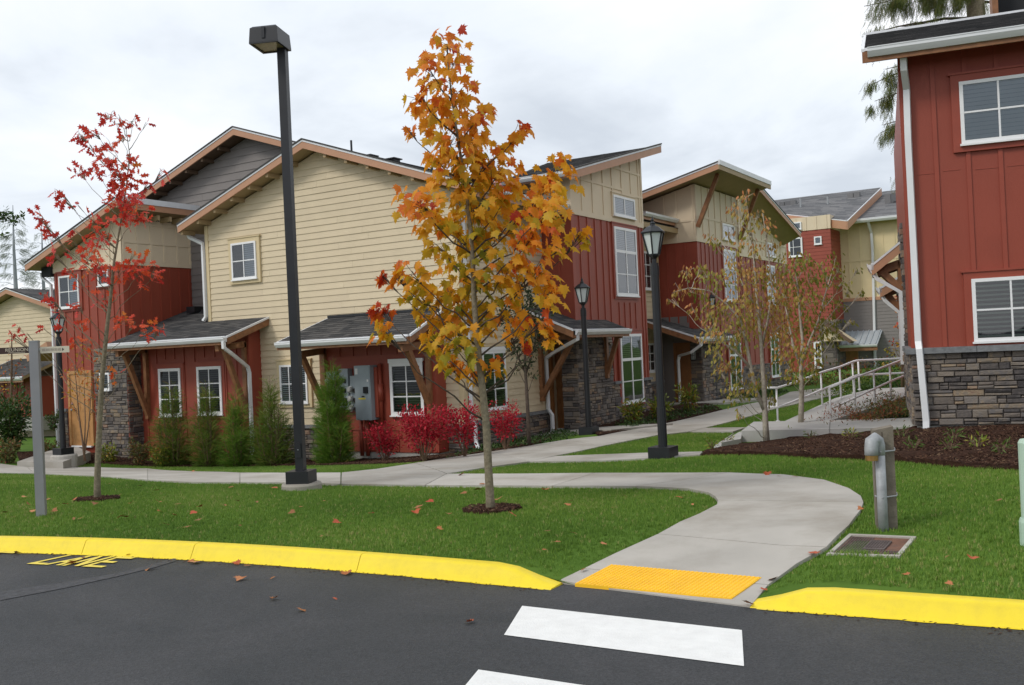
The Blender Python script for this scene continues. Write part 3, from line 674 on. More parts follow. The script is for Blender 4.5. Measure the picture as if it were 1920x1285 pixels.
def hbatten(F, s0, s1, z, mat, parent, w=.06, d0=.0, t=.020, name='batten'):
    mb = MB(); mb.fbox(F, s0, s1, z-w/2, z+w/2, d0, d0+t); mb.build(name, mat, parent)
STONE_N = {}
def stones(F, s0, s1, z0, z1, parent, zb=None, back=True, hmin=.05, hmax=.13, lmin=.12, lmax=.42, top=None, single=True, limit=300):
    """ledge stone veneer: uneven courses of uneven stones, each one proud by its own amount"""
    key = parent.name; STONE_N.setdefault(key, 0); rest = MB()
    if back:
        mb = MB(); mb.fbox(F, s0+.005, s1-.005, z0, z1, -.02, .014); mb.build('stone_bed', 'mortar', parent)
    z = z0
    while z < z1-.02:
        H = random.uniform(hmin*1.4, hmax*1.25)
        if z+H > z1-.03: H = z1-z
        s = s0
        while s < s1-.01:
            Ln = random.uniform(lmin, lmax)
            if s+Ln > s1-.09: Ln = s1-s
            sub = [(z, z+H)]
            if H > hmin*2.1 and random.random() < .6:
                c = z+H*random.uniform(.35, .65); sub = [(z, c), (c, z+H)]
            for (a, b) in sub:
                cuts = [(s, s+Ln)]
                if Ln > .26 and random.random() < .4:
                    c = s+Ln*random.uniform(.3, .7); cuts = [(s, c), (c, s+Ln)]
                for p0, p1 in cuts:
                    g = .004; dd = random.uniform(.028, .062); j = lambda m: random.uniform(-m, m)
                    i0, i1, k0, k1 = p0+g, p1-g, a+g, b-g; ch = min(.012, (k1-k0)*.25)
                    A = [F.p(i0, k0, .0), F.p(i1, k0, .0), F.p(i1, k1, .0), F.p(i0, k1, .0)]
                    B = [F.p(i0, k0+j(.004), dd-.012), F.p(i1, k0+j(.004), dd-.012), F.p(i1, k1+j(.004), dd-.012), F.p(i0, k1+j(.004), dd-.012)]
                    C = [F.p(i0+ch, k0+ch, dd+j(.007)), F.p(i1-ch, k0+ch, dd+j(.007)), F.p(i1-ch, k1-ch, dd+j(.007)), F.p(i0+ch, k1-ch, dd+j(.007))]
                    Fs = [(q, (q+1) % 4, 4+(q+1) % 4, 4+q) for q in range(4)]+[(4+q, 4+(q+1) % 4, 8+(q+1) % 4, 8+q) for q in range(4)]+[(8, 9, 10, 11)]
                    if single and STONE_N[key] < limit:
                        mb = MB(); mb.add(A+B+C, Fs); mb.build('stone', 'stone', parent); STONE_N[key] += 1
                    else: rest.add(A+B+C, Fs)
            s += Ln
        z += H
    rest.build('stones', 'stone', parent, kind='stuff')
def capstones(F, s0, s1, z, parent, h=.075, d=.085, ln=.6):
    s = s0
    while s < s1-.01:
        e_ = min(s+ln*random.uniform(.85, 1.15), s1)
        if s1-e_ < .15: e_ = s1
        mb = MB(); mb.fbox(F, s+.003, e_-.003, z, z+h*random.uniform(.94, 1.05), -.01, d*random.uniform(.95, 1.05)); mb.build('capstone', 'cap', parent); s = e_
def window(F, s0, s1, z0, z1, parent, cols=(.5,), rows=(.5,), cover='blind', trim=None, trim_w=.09, fr=.05, d0=.0, sash=None, split=None, head=False):
    """white frame, separate panes, blind behind them; cols / rows = places of the glazing bars (0..1)"""
    if trim:
        mb = MB(); w = trim_w
        for a in ((s0-w, s0, z0-w, z1+w), (s1, s1+w, z0-w, z1+w), (s0, s1, z0-w, z0), (s0, s1, z1, z1+w)): mb.fbox(F, *a, 0, d0+.035)
        mb.fbox(F, s0-w-.03, s1+w+.03, z1+w, z1+w+.03, 0, d0+.055)
        mb.build('window_trim', trim, parent)
    mb = MB()
    for a in ((s0, s0+fr, z0, z1), (s1-fr, s1, z0, z1), (s0+fr, s1-fr, z0, z0+fr), (s0+fr, s1-fr, z1-fr, z1)): mb.fbox(F, *a, 0, d0+.062)
    mb.fbox(F, s0-.02, s1+.02, z0-.03, z0-.001, 0, d0+.085)
    if head: mb.fbox(F, s0-.02, s1+.02, z1+.001, z1+.09, 0, d0+.07)
    ia, ib, ka, kb = s0+fr, s1-fr, z0+fr, z1-fr
    cs = [ia]+[ia+(ib-ia)*c for c in cols]+[ib]; rs = [ka]+[ka+(kb-ka)*c for c in rows]+[kb]
    for i, c in enumerate(cs[1:-1]):
        w = .026 if not (split and i in split.get('c', ())) else .05
        mb.fbox(F, c-w/2, c+w/2, ka, kb, d0+.036, d0+.058)
    for i, r_ in enumerate(rs[1:-1]):
        w = .026 if not (split and i in split.get('r', ())) else .075
        mb.fbox(F, ia, ib, r_-w/2, r_+w/2, d0+.034, d0+.0565)
    wn = mb.build('window', 'white', parent)
    mb = MB(); mb.fbox(F, ia, ib, ka, kb, 0, d0+.022); mb.build('dark_room', 'dark', wn)  # backing sheet painted dark for the unlit room behind
    for i in range(len(cs)-1):
        for j in range(len(rs)-1):
            mb = MB(); mb.quad(F.p(cs[i], rs[j], d0+.046), F.p(cs[i+1], rs[j], d0+.046), F.p(cs[i+1], rs[j+1], d0+.046), F.p(cs[i], rs[j+1], d0+.046)); mb.build('pane', 'glass', wn)
    def slats(a, b, k0, k1, mat, gap=.05, open_=.6):
        mb = MB(); zz_ = k0+.01
        while zz_ < k1-.01:
            mb.quad(F.p(a, zz_, d0+.036), F.p(b, zz_, d0+.036), F.p(b, zz_+gap*open_, d0+.026), F.p(a, zz_+gap*open_, d0+.026)); zz_ += gap
        mb.build('blind', mat, wn)
    if cover == 'blind': slats(ia, ib, ka, kb, 'blind')
    elif cover == 'green': slats(ia, ib, ka, kb, 'blind_green', .066, .42)
    elif cover == 'curtain': slats(ia, ib, ka, kb, 'curtain', .045, .96)
    elif cover == 'topblind': slats(ia, ib, ka+(kb-ka)*.66, kb, 'curtain', .05, .92)
    elif cover == 'topgreen': slats(ia, ib, ka+(kb-ka)*.62, kb, 'blind_green', .05, .7)
    elif cover == 'up': slats(ia, ib, ka, kb, 'shade', .06, 1.0)  # solid grey sheet behind all the panes
    elif cover == 'open': slats(ia, ib, ka, kb, 'blind_dim', .055, .5)
    elif cover == 'half': slats(ia+(ib-ia)*.5, ib, ka, kb, 'curtain', .05, .9)
    return wn
def gutter(P, Q, n, parent, h=.115, w=.11):
    P = np.asarray(P, float); Q = np.asarray(Q, float); n = unit(n); mb = MB()
    prof = [(0, 0), (0, -h), (w*.55, -h), (w*.78, -h*.72), (w, -h*.42), (w, -.012), (w+.008, -.010), (w+.008, .004), (w-.014, .004), (w-.014, -.014), (.012, -.014), (.012, 0)]
    a = [P+n*d+np.array([0, 0, z]) for d, z in prof]; mb.prism(a, Q-P)
    mb.build('gutter', 'gutter', parent)
def downspout(pts, parent, r=.052):
    mb = MB(); mb.tube(pts, r, 4, phase=pi/4); o = mb.build('downspout', 'gutter', parent)
    st = MB()
    return o
def roof(parent, e0, e1, t1, t0, thick=.16, fascia='', fmat='fascia', fh=.19, exp=.14, tab=.30, shing='shingle', soffit='soffit', drip=True, courses=True, lim=None):
    """roof plane e0-e1 (eave) to t0-t1 (top); fascia: letters e, l, r, t"""
    e0, e1, t1, t0 = [np.asarray(q, float) for q in (e0, e1, t1, t0)]
    n = unit(np.cross(e1-e0, t0-e0)); n = n if n[2] > 0 else -n
    dn = np.array([0, 0, -thick]); mb = MB()
    mb.hexa([e0+dn, e1+dn, t1+dn, t0+dn, e0, e1, t1, t0]); deck = mb.build('roof_deck', soffit, parent)
    ctr = (e0+e1+t0+t1)/4
    for ch, (a, b) in dict(e=(e0, e1), r=(e1, t1), l=(e0, t0), t=(t0, t1)).items():
        if ch not in fascia: continue
        ed = b-a; o = np.cross(ed, [0, 0, 1.0]); o = unit(o); 
        if o@((a+b)/2-ctr) < 0: o = -o
        mb = MB(); dz = np.array([0, 0, 1.0]); mb.prism([a-dz*.03, a-dz*(.03+fh), b-dz*(.03+fh), b-dz*.03], o*.035); mb.build('fascia_board', fmat, parent)
        if drip:
            mb = MB(); mb.prism([a+o*.0+dz*.012, a-dz*.034, b-dz*.034, b+dz*.012], o*.045); mb.build('drip_edge', 'flash', parent)
    if courses:
        mb = MB(); Ls = max(np.linalg.norm(t0-e0), np.linalg.norm(t1-e1)); nr = max(2, int(round(Ls/exp))); off = .012
        for i in range(nr):
            v0, v1 = i/nr, (i+1)/nr+.004; a0 = e0*(1-v0)+t0*v0; b0 = e1*(1-v0)+t1*v0; a1 = e0*(1-v1)+t0*v1; b1 = e1*(1-v1)+t1*v1
            W_ = np.linalg.norm(b0-a0); u = -random.random()*tab/W_ if i else 0
            if i == 0: u = 0
            while u < 1:
                w = tab*random.choice((.5, .75, 1, 1, 1.3))/W_; u0, u1 = max(u, 0), min(u+w, 1)
                if u1 > u0+1e-4:
                    ov = n*(off+random.random()*.006); dro = (a0-a1)*random.uniform(0, .06)
                    p = a0*(1-u0)+b0*u0+ov+dro; q = a0*(1-u1)+b0*u1+ov+dro; r_ = a1*(1-u1)+b1*u1+n*.005; s_ = a1*(1-u0)+b1*u0+n*.005
                    rv = random.random(); mb.quad(p, q, r_, s_, r=rv); mb.quad(p-n*off*1.2, q-n*off*1.2, q, p, r=rv*.5)
                u += w
        mb.build('shingles', shing, parent, kind='stuff')
    return deck
def bracket(A, B, C_, parent, w=.11, post=None):
    """knee brace: A beam outer end, B beam inner end (wall), C_ foot of the brace on the wall"""
    A, B, C_ = [np.asarray(q, float) for q in (A, B, C_)]
    mb = MB(); mb.beam(A, B, w, w*1.25); br = mb.build('bracket', 'wood', parent)
    o = A*.72+B*.28
    mb = MB(); mb.beam(o-np.array([0, 0, w*.5]), C_, w*.9, w*.95); mb.build('brace', 'wood', br)
    mb = MB(); mb.beam(B+np.array([0, 0, .05]), C_-np.array([0, 0, .12]), w, w*.8, up=unit(A-B)); mb.build('wall_post', 'wood', br)
def wall_lamp(F, s, z, parent):
    mb = MB(); mb.fbox(F, s-.06, s+.06, z-.12, z+.12, 0, .03); mb.fbox(F, s-.075, s+.075, z+.12, z+.14, 0, .16); mb.fbox(F, s-.06, s+.06, z-.14, z-.12, 0, .14)
    for a in (-.06, 0, .06): mb.fbox(F, s+a-.006, s+a+.006, z-.12, z+.12, .135, .147)
    mb.fbox(F, s-.06, s+.06, z-.005, z+.007, .135, .147)
    o = mb.build('wall_lantern', 'black', parent)
    mb = MB(); mb.fbox(F, s-.05, s+.05, z-.118, z+.118, .03, .13); mb.build('lantern_glass', 'frost', o)
def door(F, s0, s1, z0, z1, parent, mat='door', d=.0, knob=True):
    mb = MB(); mb.fbox(F, s0-.09, s0, z0, z1+.09, 0, d+.05); mb.fbox(F, s1, s1+.09, z0, z1+.09, 0, d+.05); mb.fbox(F, s0, s1, z1, z1+.09, 0, d+.05)
    fr = mb.build('door_frame', mat, parent)
    mb = MB(); mb.fbox(F, s0, s1, z0, z1, 0, d+.02); dr = mb.build('door', mat, parent)
    w = s1-s0
    for a0, a1 in ((.12, .46), (.54, .88)):
        for b0, b1 in ((.08, .42), (.48, .74), (.80, .94)):
            mb = MB(); mb.fbox(F, s0+w*a0, s0+w*a1, z0+(z1-z0)*b0, z0+(z1-z0)*b1, d+.018, d+.029); mb.build('door_panel', mat, dr)
    if knob:
        mb = MB(); c = F.p(s0+w*.07, z0+.98, d+.06); mb.sphere(c, .03); c = F.p(s0+w*.07, z0+1.15, d+.03); mb.sphere(c, .03); mb.build('door_knob', 'galv', dr, smooth=True)
    mb = MB(); mb.fbox(F, s0, s1, z0-.04, z0-.001, 0, d+.07); mb.build('door_sill', 'white', parent)

# ================================================================== TOWNHOUSE A (cream gable, red bays)
YG, XS, XR = 17.3, -11.87, -11.03
XL0, XL1, YLf, YGR = -25.0, -22.01, 16.5, 18.75
A = thing('townhouse', 'long townhouse with cream lap siding gable between barn red bays and stone piers', 'house', (-15.8, 17.3, -.7), 'townhouses along the footpath')
FG = Frame((0, YG), (1, 0), (0, -1))            # s = world X
FS = Frame((XS, 0), (0, 1), (1, 0))             # s = world Y
FR = Frame((XR, 0), (0, 1), (1, 0))
RIDGE_X, RIDGE_Z, SL = -15.79, 6.72, .345
GL, GR_ = -19.71, -11.87
def gable_top(x): return RIDGE_Z-.20-SL*abs(x-RIDGE_X)
# main volume
mb = MB(); mb.prism([(GL, YG, -1.2), (GR_, YG, -1.2), (GR_, YG, gable_top(GR_)), (RIDGE_X, YG, gable_top(RIDGE_X)), (GL, YG, gable_top(GL))], (0, 11, 0)); mb.build('wall', 'cream', A)
def sf_gable(z):
    h = gable_top(RIDGE_X)-z
    k = max(0, h/SL); return max(GL+.11, RIDGE_X-k), min(GR_-.10, RIDGE_X+k)
siding(FG, .05, gable_top(RIDGE_X), .1524, sf_gable, 'cream', A)
siding(FS, .11, 5.25, .1524, lambda z: (YG+.10, 20.99), 'cream', A)
mb = MB(); mb.fbox(FG, GL, GL+.11, -.9, gable_top(GL), 0, .035); mb.build('corner_board', 'tan_trim', A)
mb = MB(); mb.fbox(FG, GR_-.10, GR_+.03, .05, gable_top(GR_)-.02, 0, .034); mb.build('corner_board', 'tan_trim', A)
mb = MB(); mb.fbox(FS, YG-.03, YG+.10, .11, gable_top(GR_)-.02, 0, .033); mb.build('corner_board', 'tan_trim', A)
mb = MB(); mb.fbox(FS, 20.9, 20.99, .11, 2.2, 0, .034); mb.build('corner_board', 'tan_trim', A)
# main roof: two slopes with front rake overhang
yf = YG-.42
eL, eR = -20.22, -11.14
zt = lambda x: RIDGE_Z-SL*abs(x-RIDGE_X)
roof(A, (eL, yf, zt(eL)), (eL, 28.6, zt(eL)), (RIDGE_X, 28.6, RIDGE_Z), (RIDGE_X, yf, RIDGE_Z), fascia='', exp=.3, tab=.5)
roof(A, (eR, 28.6, zt(eR)), (eR, yf, zt(eR)), (RIDGE_X, yf, RIDGE_Z), (RIDGE_X, 28.6, RIDGE_Z), fascia='', exp=.3, tab=.5)
def rake(p, q, parent, out=(0, -1, 0), h=.17, mat='fascia', white=.045):
    p, q = np.asarray(p, float), np.asarray(q, float); o = np.asarray(out, float); dz = np.array([0, 0, 1.0])
    mb = MB(); mb.prism([p-dz*.012, p-dz*(.012+h), q-dz*(.012+h), q-dz*.012], o*.04); mb.build('rake_board', mat, parent)
    mb = MB(); mb.prism([p+dz*.022, p-dz*(white-.022), q-dz*(white-.022), q+dz*.022], o*.052); mb.build('drip_edge', 'flash', parent)
    mb = MB(); mb.prism([p+dz*.055, p+dz*.023, q+dz*.023, q+dz*.055], o*.07); mb.build('shingle_edge', 'shingle', parent)
rake((eL, yf, zt(eL)), (RIDGE_X, yf, RIDGE_Z), A); rake((RIDGE_X, yf, RIDGE_Z), (eR, yf, zt(eR)), A)
for k in range(1, 8):                                   # lookout blocks under the rakes
    for sgn, e_ in ((-1, eL), (1, eR)):
        x = RIDGE_X+sgn*k*.62
        if sgn > 0 and k > 7: continue
        mb = MB(); mb.box(x-.04, x+.04, yf+.01, YG-.002, zt(x)-.26, zt(x)-.155); mb.build('lookout', 'soffit', A)
# eave gutter of the side wall
gutter((eR, yf+.05, zt(eR)-.02), (eR, 21.0-.02, zt(eR)-.02), (1, 0, 0), A)
mb = MB(); mb.box(eR-.03, eR-.002, yf+.06, 21.0, zt(eR)-.24, zt(eR)-.02); mb.build('fascia_board', 'fascia', A)
gutter((eL, YGR-.2, zt(eL)-.02), (eL, yf+.05, zt(eL)-.02), (-1, 0, 0), A)
downspout([(eL+.05, YG-.18, 5.02), (eL+.05, YG-.14, 4.92), (GL-.06, YG-.06, 4.72), (GL-.05, YG-.06, 4.5), (GL-.05, YG-.06, 2.83), (GL-.11, YG-.10, 2.72)], A)
# roof vents and pipes on the right slope
for (px, py) in ((693, 296), (737, 302)):
    P_ = onY(px, py, 21.5); x, y = P_[0], P_[1]; z = P_[2]-.12
    mb = MB(); mb.box(x-.14, x+.14, y-.14, y+.14, z-.1, z+.15); mb.box(x-.19, x+.19, y-.19, y+.19, z+.15, z+.18); mb.build('roof_vent', 'black', A)
for (px, py, h) in ((659, 279, .38), (810, 313, .36)):
    P_ = onY(px, py, 19.8); mb = MB(); mb.tube([P_+np.array([0, 0, -.35]), P_+np.array([0, 0, .22])], .028, 8); mb.build('vent_pipe', 'black', A)
# gable windows
w_ = [onY(437, 458, YG), onY(486, 521, YG)]
window(FG, w_[0][0], w_[1][0], w_[1][2], w_[0][2], A, (.5,), (.5,), 'half', 'tan_trim', .11, .05, .03)
w_ = [onY(528, 685, YG), onY(582, 755, YG)]
window(FG, w_[0][0], w_[1][0], w_[1][2], w_[0][2], A, (.32,), (.5,), 'blind', 'tan_trim', .11, .05, .03)
# stone skirt under the gable and along the side wall
capstones(FG, GL, GR_+.03, -.03, A); capstones(FS, YG-.085, 21.0, .03, A)
stones(FS, YG-.05, 21.0, -.62, .03, A, limit=110, hmin=.045, hmax=.10)
stones(FG, -18.0, -15.6, -.95, -.03, A, hmin=.045, hmax=.10, limit=130)
stones(FG, -12.3, GR_+.03, -.75, -.03, A, hmin=.045, hmax=.10, limit=140)
# side wall window and corner downspout
window(FS, 17.95, 18.93, .30, 1.62, A, (.5,), (.333, .667), 'open', 'tan_trim', .10, .06, .03, head=True)
downspout([(-11.62, YG+.25, 5.02), (-11.80, YG+.18, 4.75), (-11.80, YG+.16, .15), (-11.72, YG+.16, .02), (-11.72, YG+.16, -.33), (-11.60, YG+.12, -.55), (-11.52, YG+.08, -.66)], A)

# --- grey gable behind
FGR = Frame((0, YGR), (1, 0), (0, -1)); RX2, RZ2, SL2 = -19.6, 7.86, .335
g2 = lambda x: RZ2-.2-SL2*abs(x-RX2)
mb = MB(); mb.prism([(-24.6, YGR, -1.2), (-14.0, YGR, -1.2), (-14.0, YGR, g2(-14.0)), (RX2, YGR, g2(RX2)), (-24.6, YGR, g2(-24.6))], (0, 9.5, 0)); mb.build('wall', 'grey_side', A)
def sf_g2(z):
    k = max(0, (g2(RX2)-z)/SL2); lo = max(-24.5, RX2-k); hi = min(-14.6, RX2+k)
    return lo, hi
siding(FGR, 2.9, g2(RX2), .205, sf_g2, 'grey_side', A)
y2 = YGR-.42; e2 = -25.3
z2 = lambda x: RZ2-SL2*abs(x-RX2)
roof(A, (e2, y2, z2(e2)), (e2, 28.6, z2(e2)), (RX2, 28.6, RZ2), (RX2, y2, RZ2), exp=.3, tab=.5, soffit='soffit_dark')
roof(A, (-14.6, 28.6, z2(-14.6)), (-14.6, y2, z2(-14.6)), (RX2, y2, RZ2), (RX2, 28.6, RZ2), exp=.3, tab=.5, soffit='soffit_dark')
rake((e2, y2, z2(e2)), (RX2, y2, RZ2), A); rake((RX2, y2, RZ2), (-15.4, y2, z2(-15.4)), A)
for k in range(1, 8):
    x = RX2-k*.66; mb = MB(); mb.box(x-.04, x+.04, y2+.01, YGR-.002, z2(x)-.26, z2(x)-.155); mb.build('lookout', 'soffit_dark', A)

# --- red bay at the far end of the row, with the shed roof
FL = Frame((0, YLf), (1, 0), (0, -1)); FLS = Frame((XL1, 0), (0, 1), (1, 0))
zl = lambda x: 4.60+.335*(x+25.65)
mb = MB(); mb.prism([(XL0, YLf, -1.2), (XL1, YLf, -1.2), (XL1, YLf, zl(XL1)-.2), (XL0, YLf, zl(XL0)-.2)], (0, 7, 0)); mb.build('wall', 'red', A)
TZ = 4.33
mb = MB(); mb.fbox(FL, XL0, XL1+.012, TZ, TZ+.11, 0, .03); mb.fbox(FLS, YLf-.03, YGR, TZ, TZ+.11, 0, .0295); mb.build('belt_trim', 'cream2', A)
mb = MB(); mb.prism([FL.p(XL0, TZ+.11, .012), FL.p(XL1+.012, TZ+.11, .012), FL.p(XL1+.012, zl(XL1)-.2, .012), FL.p(XL0, zl(XL0)-.2, .012)], (0, .01, 0)); mb.build('panel', 'cream2', A)
mb = MB(); mb.fbox(FLS, YLf-.012, YGR, TZ+.11, zl(XL1)-.2, 0, .012); mb.build('panel', 'cream2', A)
for y in np.linspace(YLf, YGR-.05, 6): batten(FLS, y+.03, TZ+.11, zl(XL1)-.2, 'cream2', A, .07, .012)
for z in (4.95, 5.45): hbatten(FLS, YLf, YGR, z, 'cream2', A, .07, .012)
for x in np.linspace(XL0+.05, XL1-.03, 7): batten(FL, x, TZ+.11, zl(x)-.22, 'cream2', A, .07, .012)
hbatten(FL, -23.6, XL1, 4.95, 'cream2', A, .07, .012)
for x in (-24.9, -24.55, -24.2, -23.86, -23.5, -23.15, -22.8, -22.45, -22.2):
    batten(FL, x, 1.62 if x < -23.4 else 2.18, 3.22 if x > -24.7 and x < -23.8 else (3.74 if -23.1 < x < -22.5 else TZ), 'red2', A, .05)
for y in np.linspace(YLf+.2, YGR-.1, 7): batten(FLS, y, 2.3, TZ, 'red2', A, .045)
mb = MB(); mb.fbox(FLS, YLf-.03, YLf+.1, -.5, TZ, 0, .028); mb.build('corner_board', 'red2', A)
window(FL, -24.72, -23.84, 3.33, 4.22, A, (.5,), (.5,), 'half', 'red2', .10, .05)
window(FL, -23.0, -22.56, 3.83, 4.24, A, (), (), 'open', 'red2', .07, .05)
eo = -25.62
roof(A, (eo, YLf-.42, zl(eo)), (eo, YGR+4, zl(eo)), (-21.58, YGR+4, zl(-21.58)), (-21.58, YLf-.42, zl(-21.58)), exp=.3, tab=.5, soffit='soffit')
rake((eo, YLf-.42, zl(eo)), (-21.58, YLf-.42, zl(-21.58)), A)
mb = MB(); mb.box(-21.58, -21.54, YLf-.45, YGR+.1, zl(-21.58)-.22, zl(-21.58)-.06); mb.build('fascia_board', 'fascia', A)
mb = MB(); mb.box(-21.58, -21.52, YLf-.46, YGR+.1, zl(-21.58)-.06, zl(-21.58)+.09); mb.build('parapet_flashing', 'flash', A)
for y in np.linspace(YLf+.1, YGR-.2, 6):
    mb = MB(); mb.box(XL1+.01, -21.59, y-.035, y+.035, zl(XL1)-.29, zl(XL1)-.16); mb.build('lookout', 'soffit', A)
for y in np.linspace(YLf+.3, YGR-.4, 5):
    mb = MB()
    for k in range(4): mb.tube([FLS.p(y+.05+k*.06, zl(XL1)-.24, .012), FLS.p(y+.05+k*.06, zl(XL1)-.24, .022)], .019, 8)
    mb.build('soffit_vent_holes', 'dark', A)
mb = MB(); mb.box(eo+.2, XL0, YLf-.1, YLf+.1, zl(eo)-.35, zl(eo)-.1); mb.build('eave_return', 'dark', A)
downspout([(eo+.12, YLf-.05, 4.38), (eo+.14, YLf-.05, 4.25), (XL0-.06, YLf-.06, 4.02), (XL0-.05, YLf-.06, -.5)], A, .045)
# stone at its foot
stones(FL, -23.35, XL1+.03, -.95, 2.16, A, limit=235, lmin=.14, lmax=.4, hmin=.05, hmax=.12)
stones(FLS, YLf-.03, 17.0, -.95, 2.16, A, limit=260, hmin=.05, hmax=.12)
stones(FL, XL0, -24.62, -.95, .48, A, limit=270, hmin=.05, hmax=.12)
capstones(FL, XL0-.03, -24.6, .48, A)
window(FL, -23.03, -22.62, 1.04, 1.5, A, (), (), 'blind', None, .07, .05, .055)
door(FL, -24.42, -23.55, -.46, 1.5, A, 'door', .01)

# --- low red bay with two windows and its lean-to roof
YB1, XB1 = 16.9, -17.9
FB1 = Frame((0, YB1), (1, 0), (0, -1)); FB1S = Frame((XB1, 0), (0, 1), (1, 0))
mb = MB(); mb.prism([(XB1, YB1, -1.0), (XB1, YB1, 2.35), (XB1, YG, 2.5), (XB1, YGR, 2.95), (XB1, YGR, -1.0)], (GL-XB1+.001, 0, 0)); mb.build('wall', 'red', A)
mb = MB(); mb.prism([(GL, YB1, -1.0), (GL, YB1, 2.35), (GL, YGR, 2.95), (GL, YGR, -1.0)], (XL1-GL, 0, 0)); mb.build('wall', 'red', A)
for x in (-21.75, -21.33, -20.26, -19.86, -18.73, -18.35): batten(FB1, x, -.75, 2.2, 'red2', A)
for x in (-20.98, -20.62, -19.5, -19.12): batten(FB1, x, 1.78, 2.2, 'red2', A)
mb = MB(); mb.fbox(FB1, XB1-.1, XB1+.028, -.75, 2.25, 0, .03); mb.fbox(FB1S, YB1-.028, YB1+.1, -.75, 2.25, 0, .0285); mb.build('corner_board', 'red2', A)
window(FB1, -21.22, -20.37, .30, 1.54, A, (.5,), (.333, .667), 'open', 'red2', .10, .075)
window(FB1, -19.75, -18.86, .34, 1.55, A, (.5,), (.333, .667), 'open', 'red2', .10, .075)
g1 = 2.24
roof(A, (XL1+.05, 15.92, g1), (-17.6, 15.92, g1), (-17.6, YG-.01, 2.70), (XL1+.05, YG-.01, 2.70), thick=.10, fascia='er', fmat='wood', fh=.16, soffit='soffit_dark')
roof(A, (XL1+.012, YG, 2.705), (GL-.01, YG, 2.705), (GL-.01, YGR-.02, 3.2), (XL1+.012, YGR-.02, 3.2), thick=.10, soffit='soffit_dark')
gutter((-21.95, 15.90, g1-.01), (-17.55, 15.90, g1-.01), (0, -1, 0), A)
for q in ((365, 580), (393, 585)):
    P_ = onY(*q, 18.2); mb = MB(); mb.box(P_[0]-.16, P_[0]+.16, P_[1]-.15, P_[1]+.15, P_[2]-.1, P_[2]+.07); mb.build('roof_vent', 'black', A)
bracket((-21.7, 15.98, 1.98), (-21.7, YB1-.05, 2.06), (-21.7, YB1-.05, .35), A, .12)
bracket((-18.0, 15.98, 1.98), (-18.0, YB1-.05, 2.06), (-18.0, YB1-.05, .35), A, .12)
mb = MB(); mb.beam((-18.0, 16.3, 2.02), (-17.62, 16.3, 2.02), .09, .09); mb.build('purlin', 'wood', A)
downspout([(-17.6, 15.84, 2.13), (-17.6, 15.84, 1.98), (-17.62, 16.05, 1.86), (-17.86, 16.80, 1.50), (-17.88, 16.86, 1.36), (-17.88, 16.86, -.55), (-17.86, 16.72, -.7)], A)

# --- meter bay
YB2, XB2a, XB2b = 16.91, -15.6, -12.32
FB2 = Frame((0, YB2), (1, 0), (0, -1)); FB2S = Frame((XB2b, 0), (0, 1), (1, 0))
mb = MB(); mb.box(XB2a, XB2b, YB2, YG-.001, -.52, 2.18); mb.build('wall', 'red', A)
mb = MB(); mb.box(XB2a+.02, XB2b-.02, YB2+.02, YG-.002, -1.0, -.521); mb.build('foundation', 'foundation', A)
hbatten(FB2, XB2a, XB2b, 1.60, 'red2', A, .09); hbatten(FB2, XB2a, XB2b, .0, 'red2', A, .07)
for x in (-15.0, -14.6, -14.2, -13.8, -13.35, -12.9): batten(FB2, x, 1.64, 2.1, 'red2', A)
for x in (-15.2, -14.75, -14.3, -13.85, -13.4, -12.95, -12.5): batten(FB2, x, -.5, -.04, 'red2', A)
mb = MB(); mb.fbox(FB2, XB2a, XB2a+.1, -.5, 2.1, 0, .028); mb.build('corner_board', 'wood', A)
mb = MB(); mb.fbox(FB2, XB2b-.1, XB2b+.028, -.5, 2.1, 0, .0285); mb.fbox(FB2S, YB2-.028, YB2+.09, -.5, 2.1, 0, .0282); mb.build('corner_board', 'red2', A)
window(FB2, -13.53, -12.62, .30, 1.45, A, (.5,), (.333, .667), 'open', 'red2', .0, .075, head=True)
g2z = 2.03
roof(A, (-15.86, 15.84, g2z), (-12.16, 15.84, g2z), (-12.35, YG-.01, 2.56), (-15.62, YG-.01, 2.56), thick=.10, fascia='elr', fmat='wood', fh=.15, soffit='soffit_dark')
mb = MB(); mb.box(-15.62, -12.4, YG-.06, YG-.022, 2.565, 2.62); mb.build('ridge_flashing', 'black', A)
gutter((-15.84, 15.82, g2z-.01), (-12.2, 15.82, g2z-.01), (0, -1, 0), A)
bracket((-15.45, 15.9, 1.72), (-15.45, YB2-.05, 1.80), (-15.45, YB2-.05, .45), A, .12)
bracket((-12.45, 15.9, 1.76), (-12.45, YB2-.05, 1.84), (-12.45, YB2-.05, .45), A, .12)

# --- red bay facing the path
YFr, YEr = 21.0, 25.35
FRF = Frame((0, YFr), (1, 0), (0, -1))
zr = lambda y: 5.95+.262*(y-21.0)
TZr = 4.87
mb = MB(); mb.prism([(XR, YFr, 2.2), (XR, YEr, 2.2), (XR, YEr, zr(YEr)-.12), (XR, YFr, zr(YFr)-.12)], (-3.2, 0, 0)); mb.build('wall', 'red', A)
mb = MB(); mb.prism([(XR, YFr+.001, -1), (XR, YEr, -1), (XR, YEr, 2.2), (XR, YFr+.001, 2.2)], (-.42, 0, 0)); mb.build('wall', 'red', A)
mb = MB(); mb.fbox(FR, YFr-.03, YEr, TZr, TZr+.13, 0, .03); mb.fbox(FRF, XS, XR+.0295, TZr, TZr+.13, 0, .03); mb.build('belt_trim', 'cream2', A)
mb = MB(); mb.prism([FR.p(YFr-.012, TZr+.13, .012), FR.p(YEr, TZr+.13, .012), FR.p(YEr, zr(YEr)-.12, .012), FR.p(YFr-.012, zr(YFr)-.12, .012)], (-.012, 0, 0)); mb.build('panel', 'cream2', A)
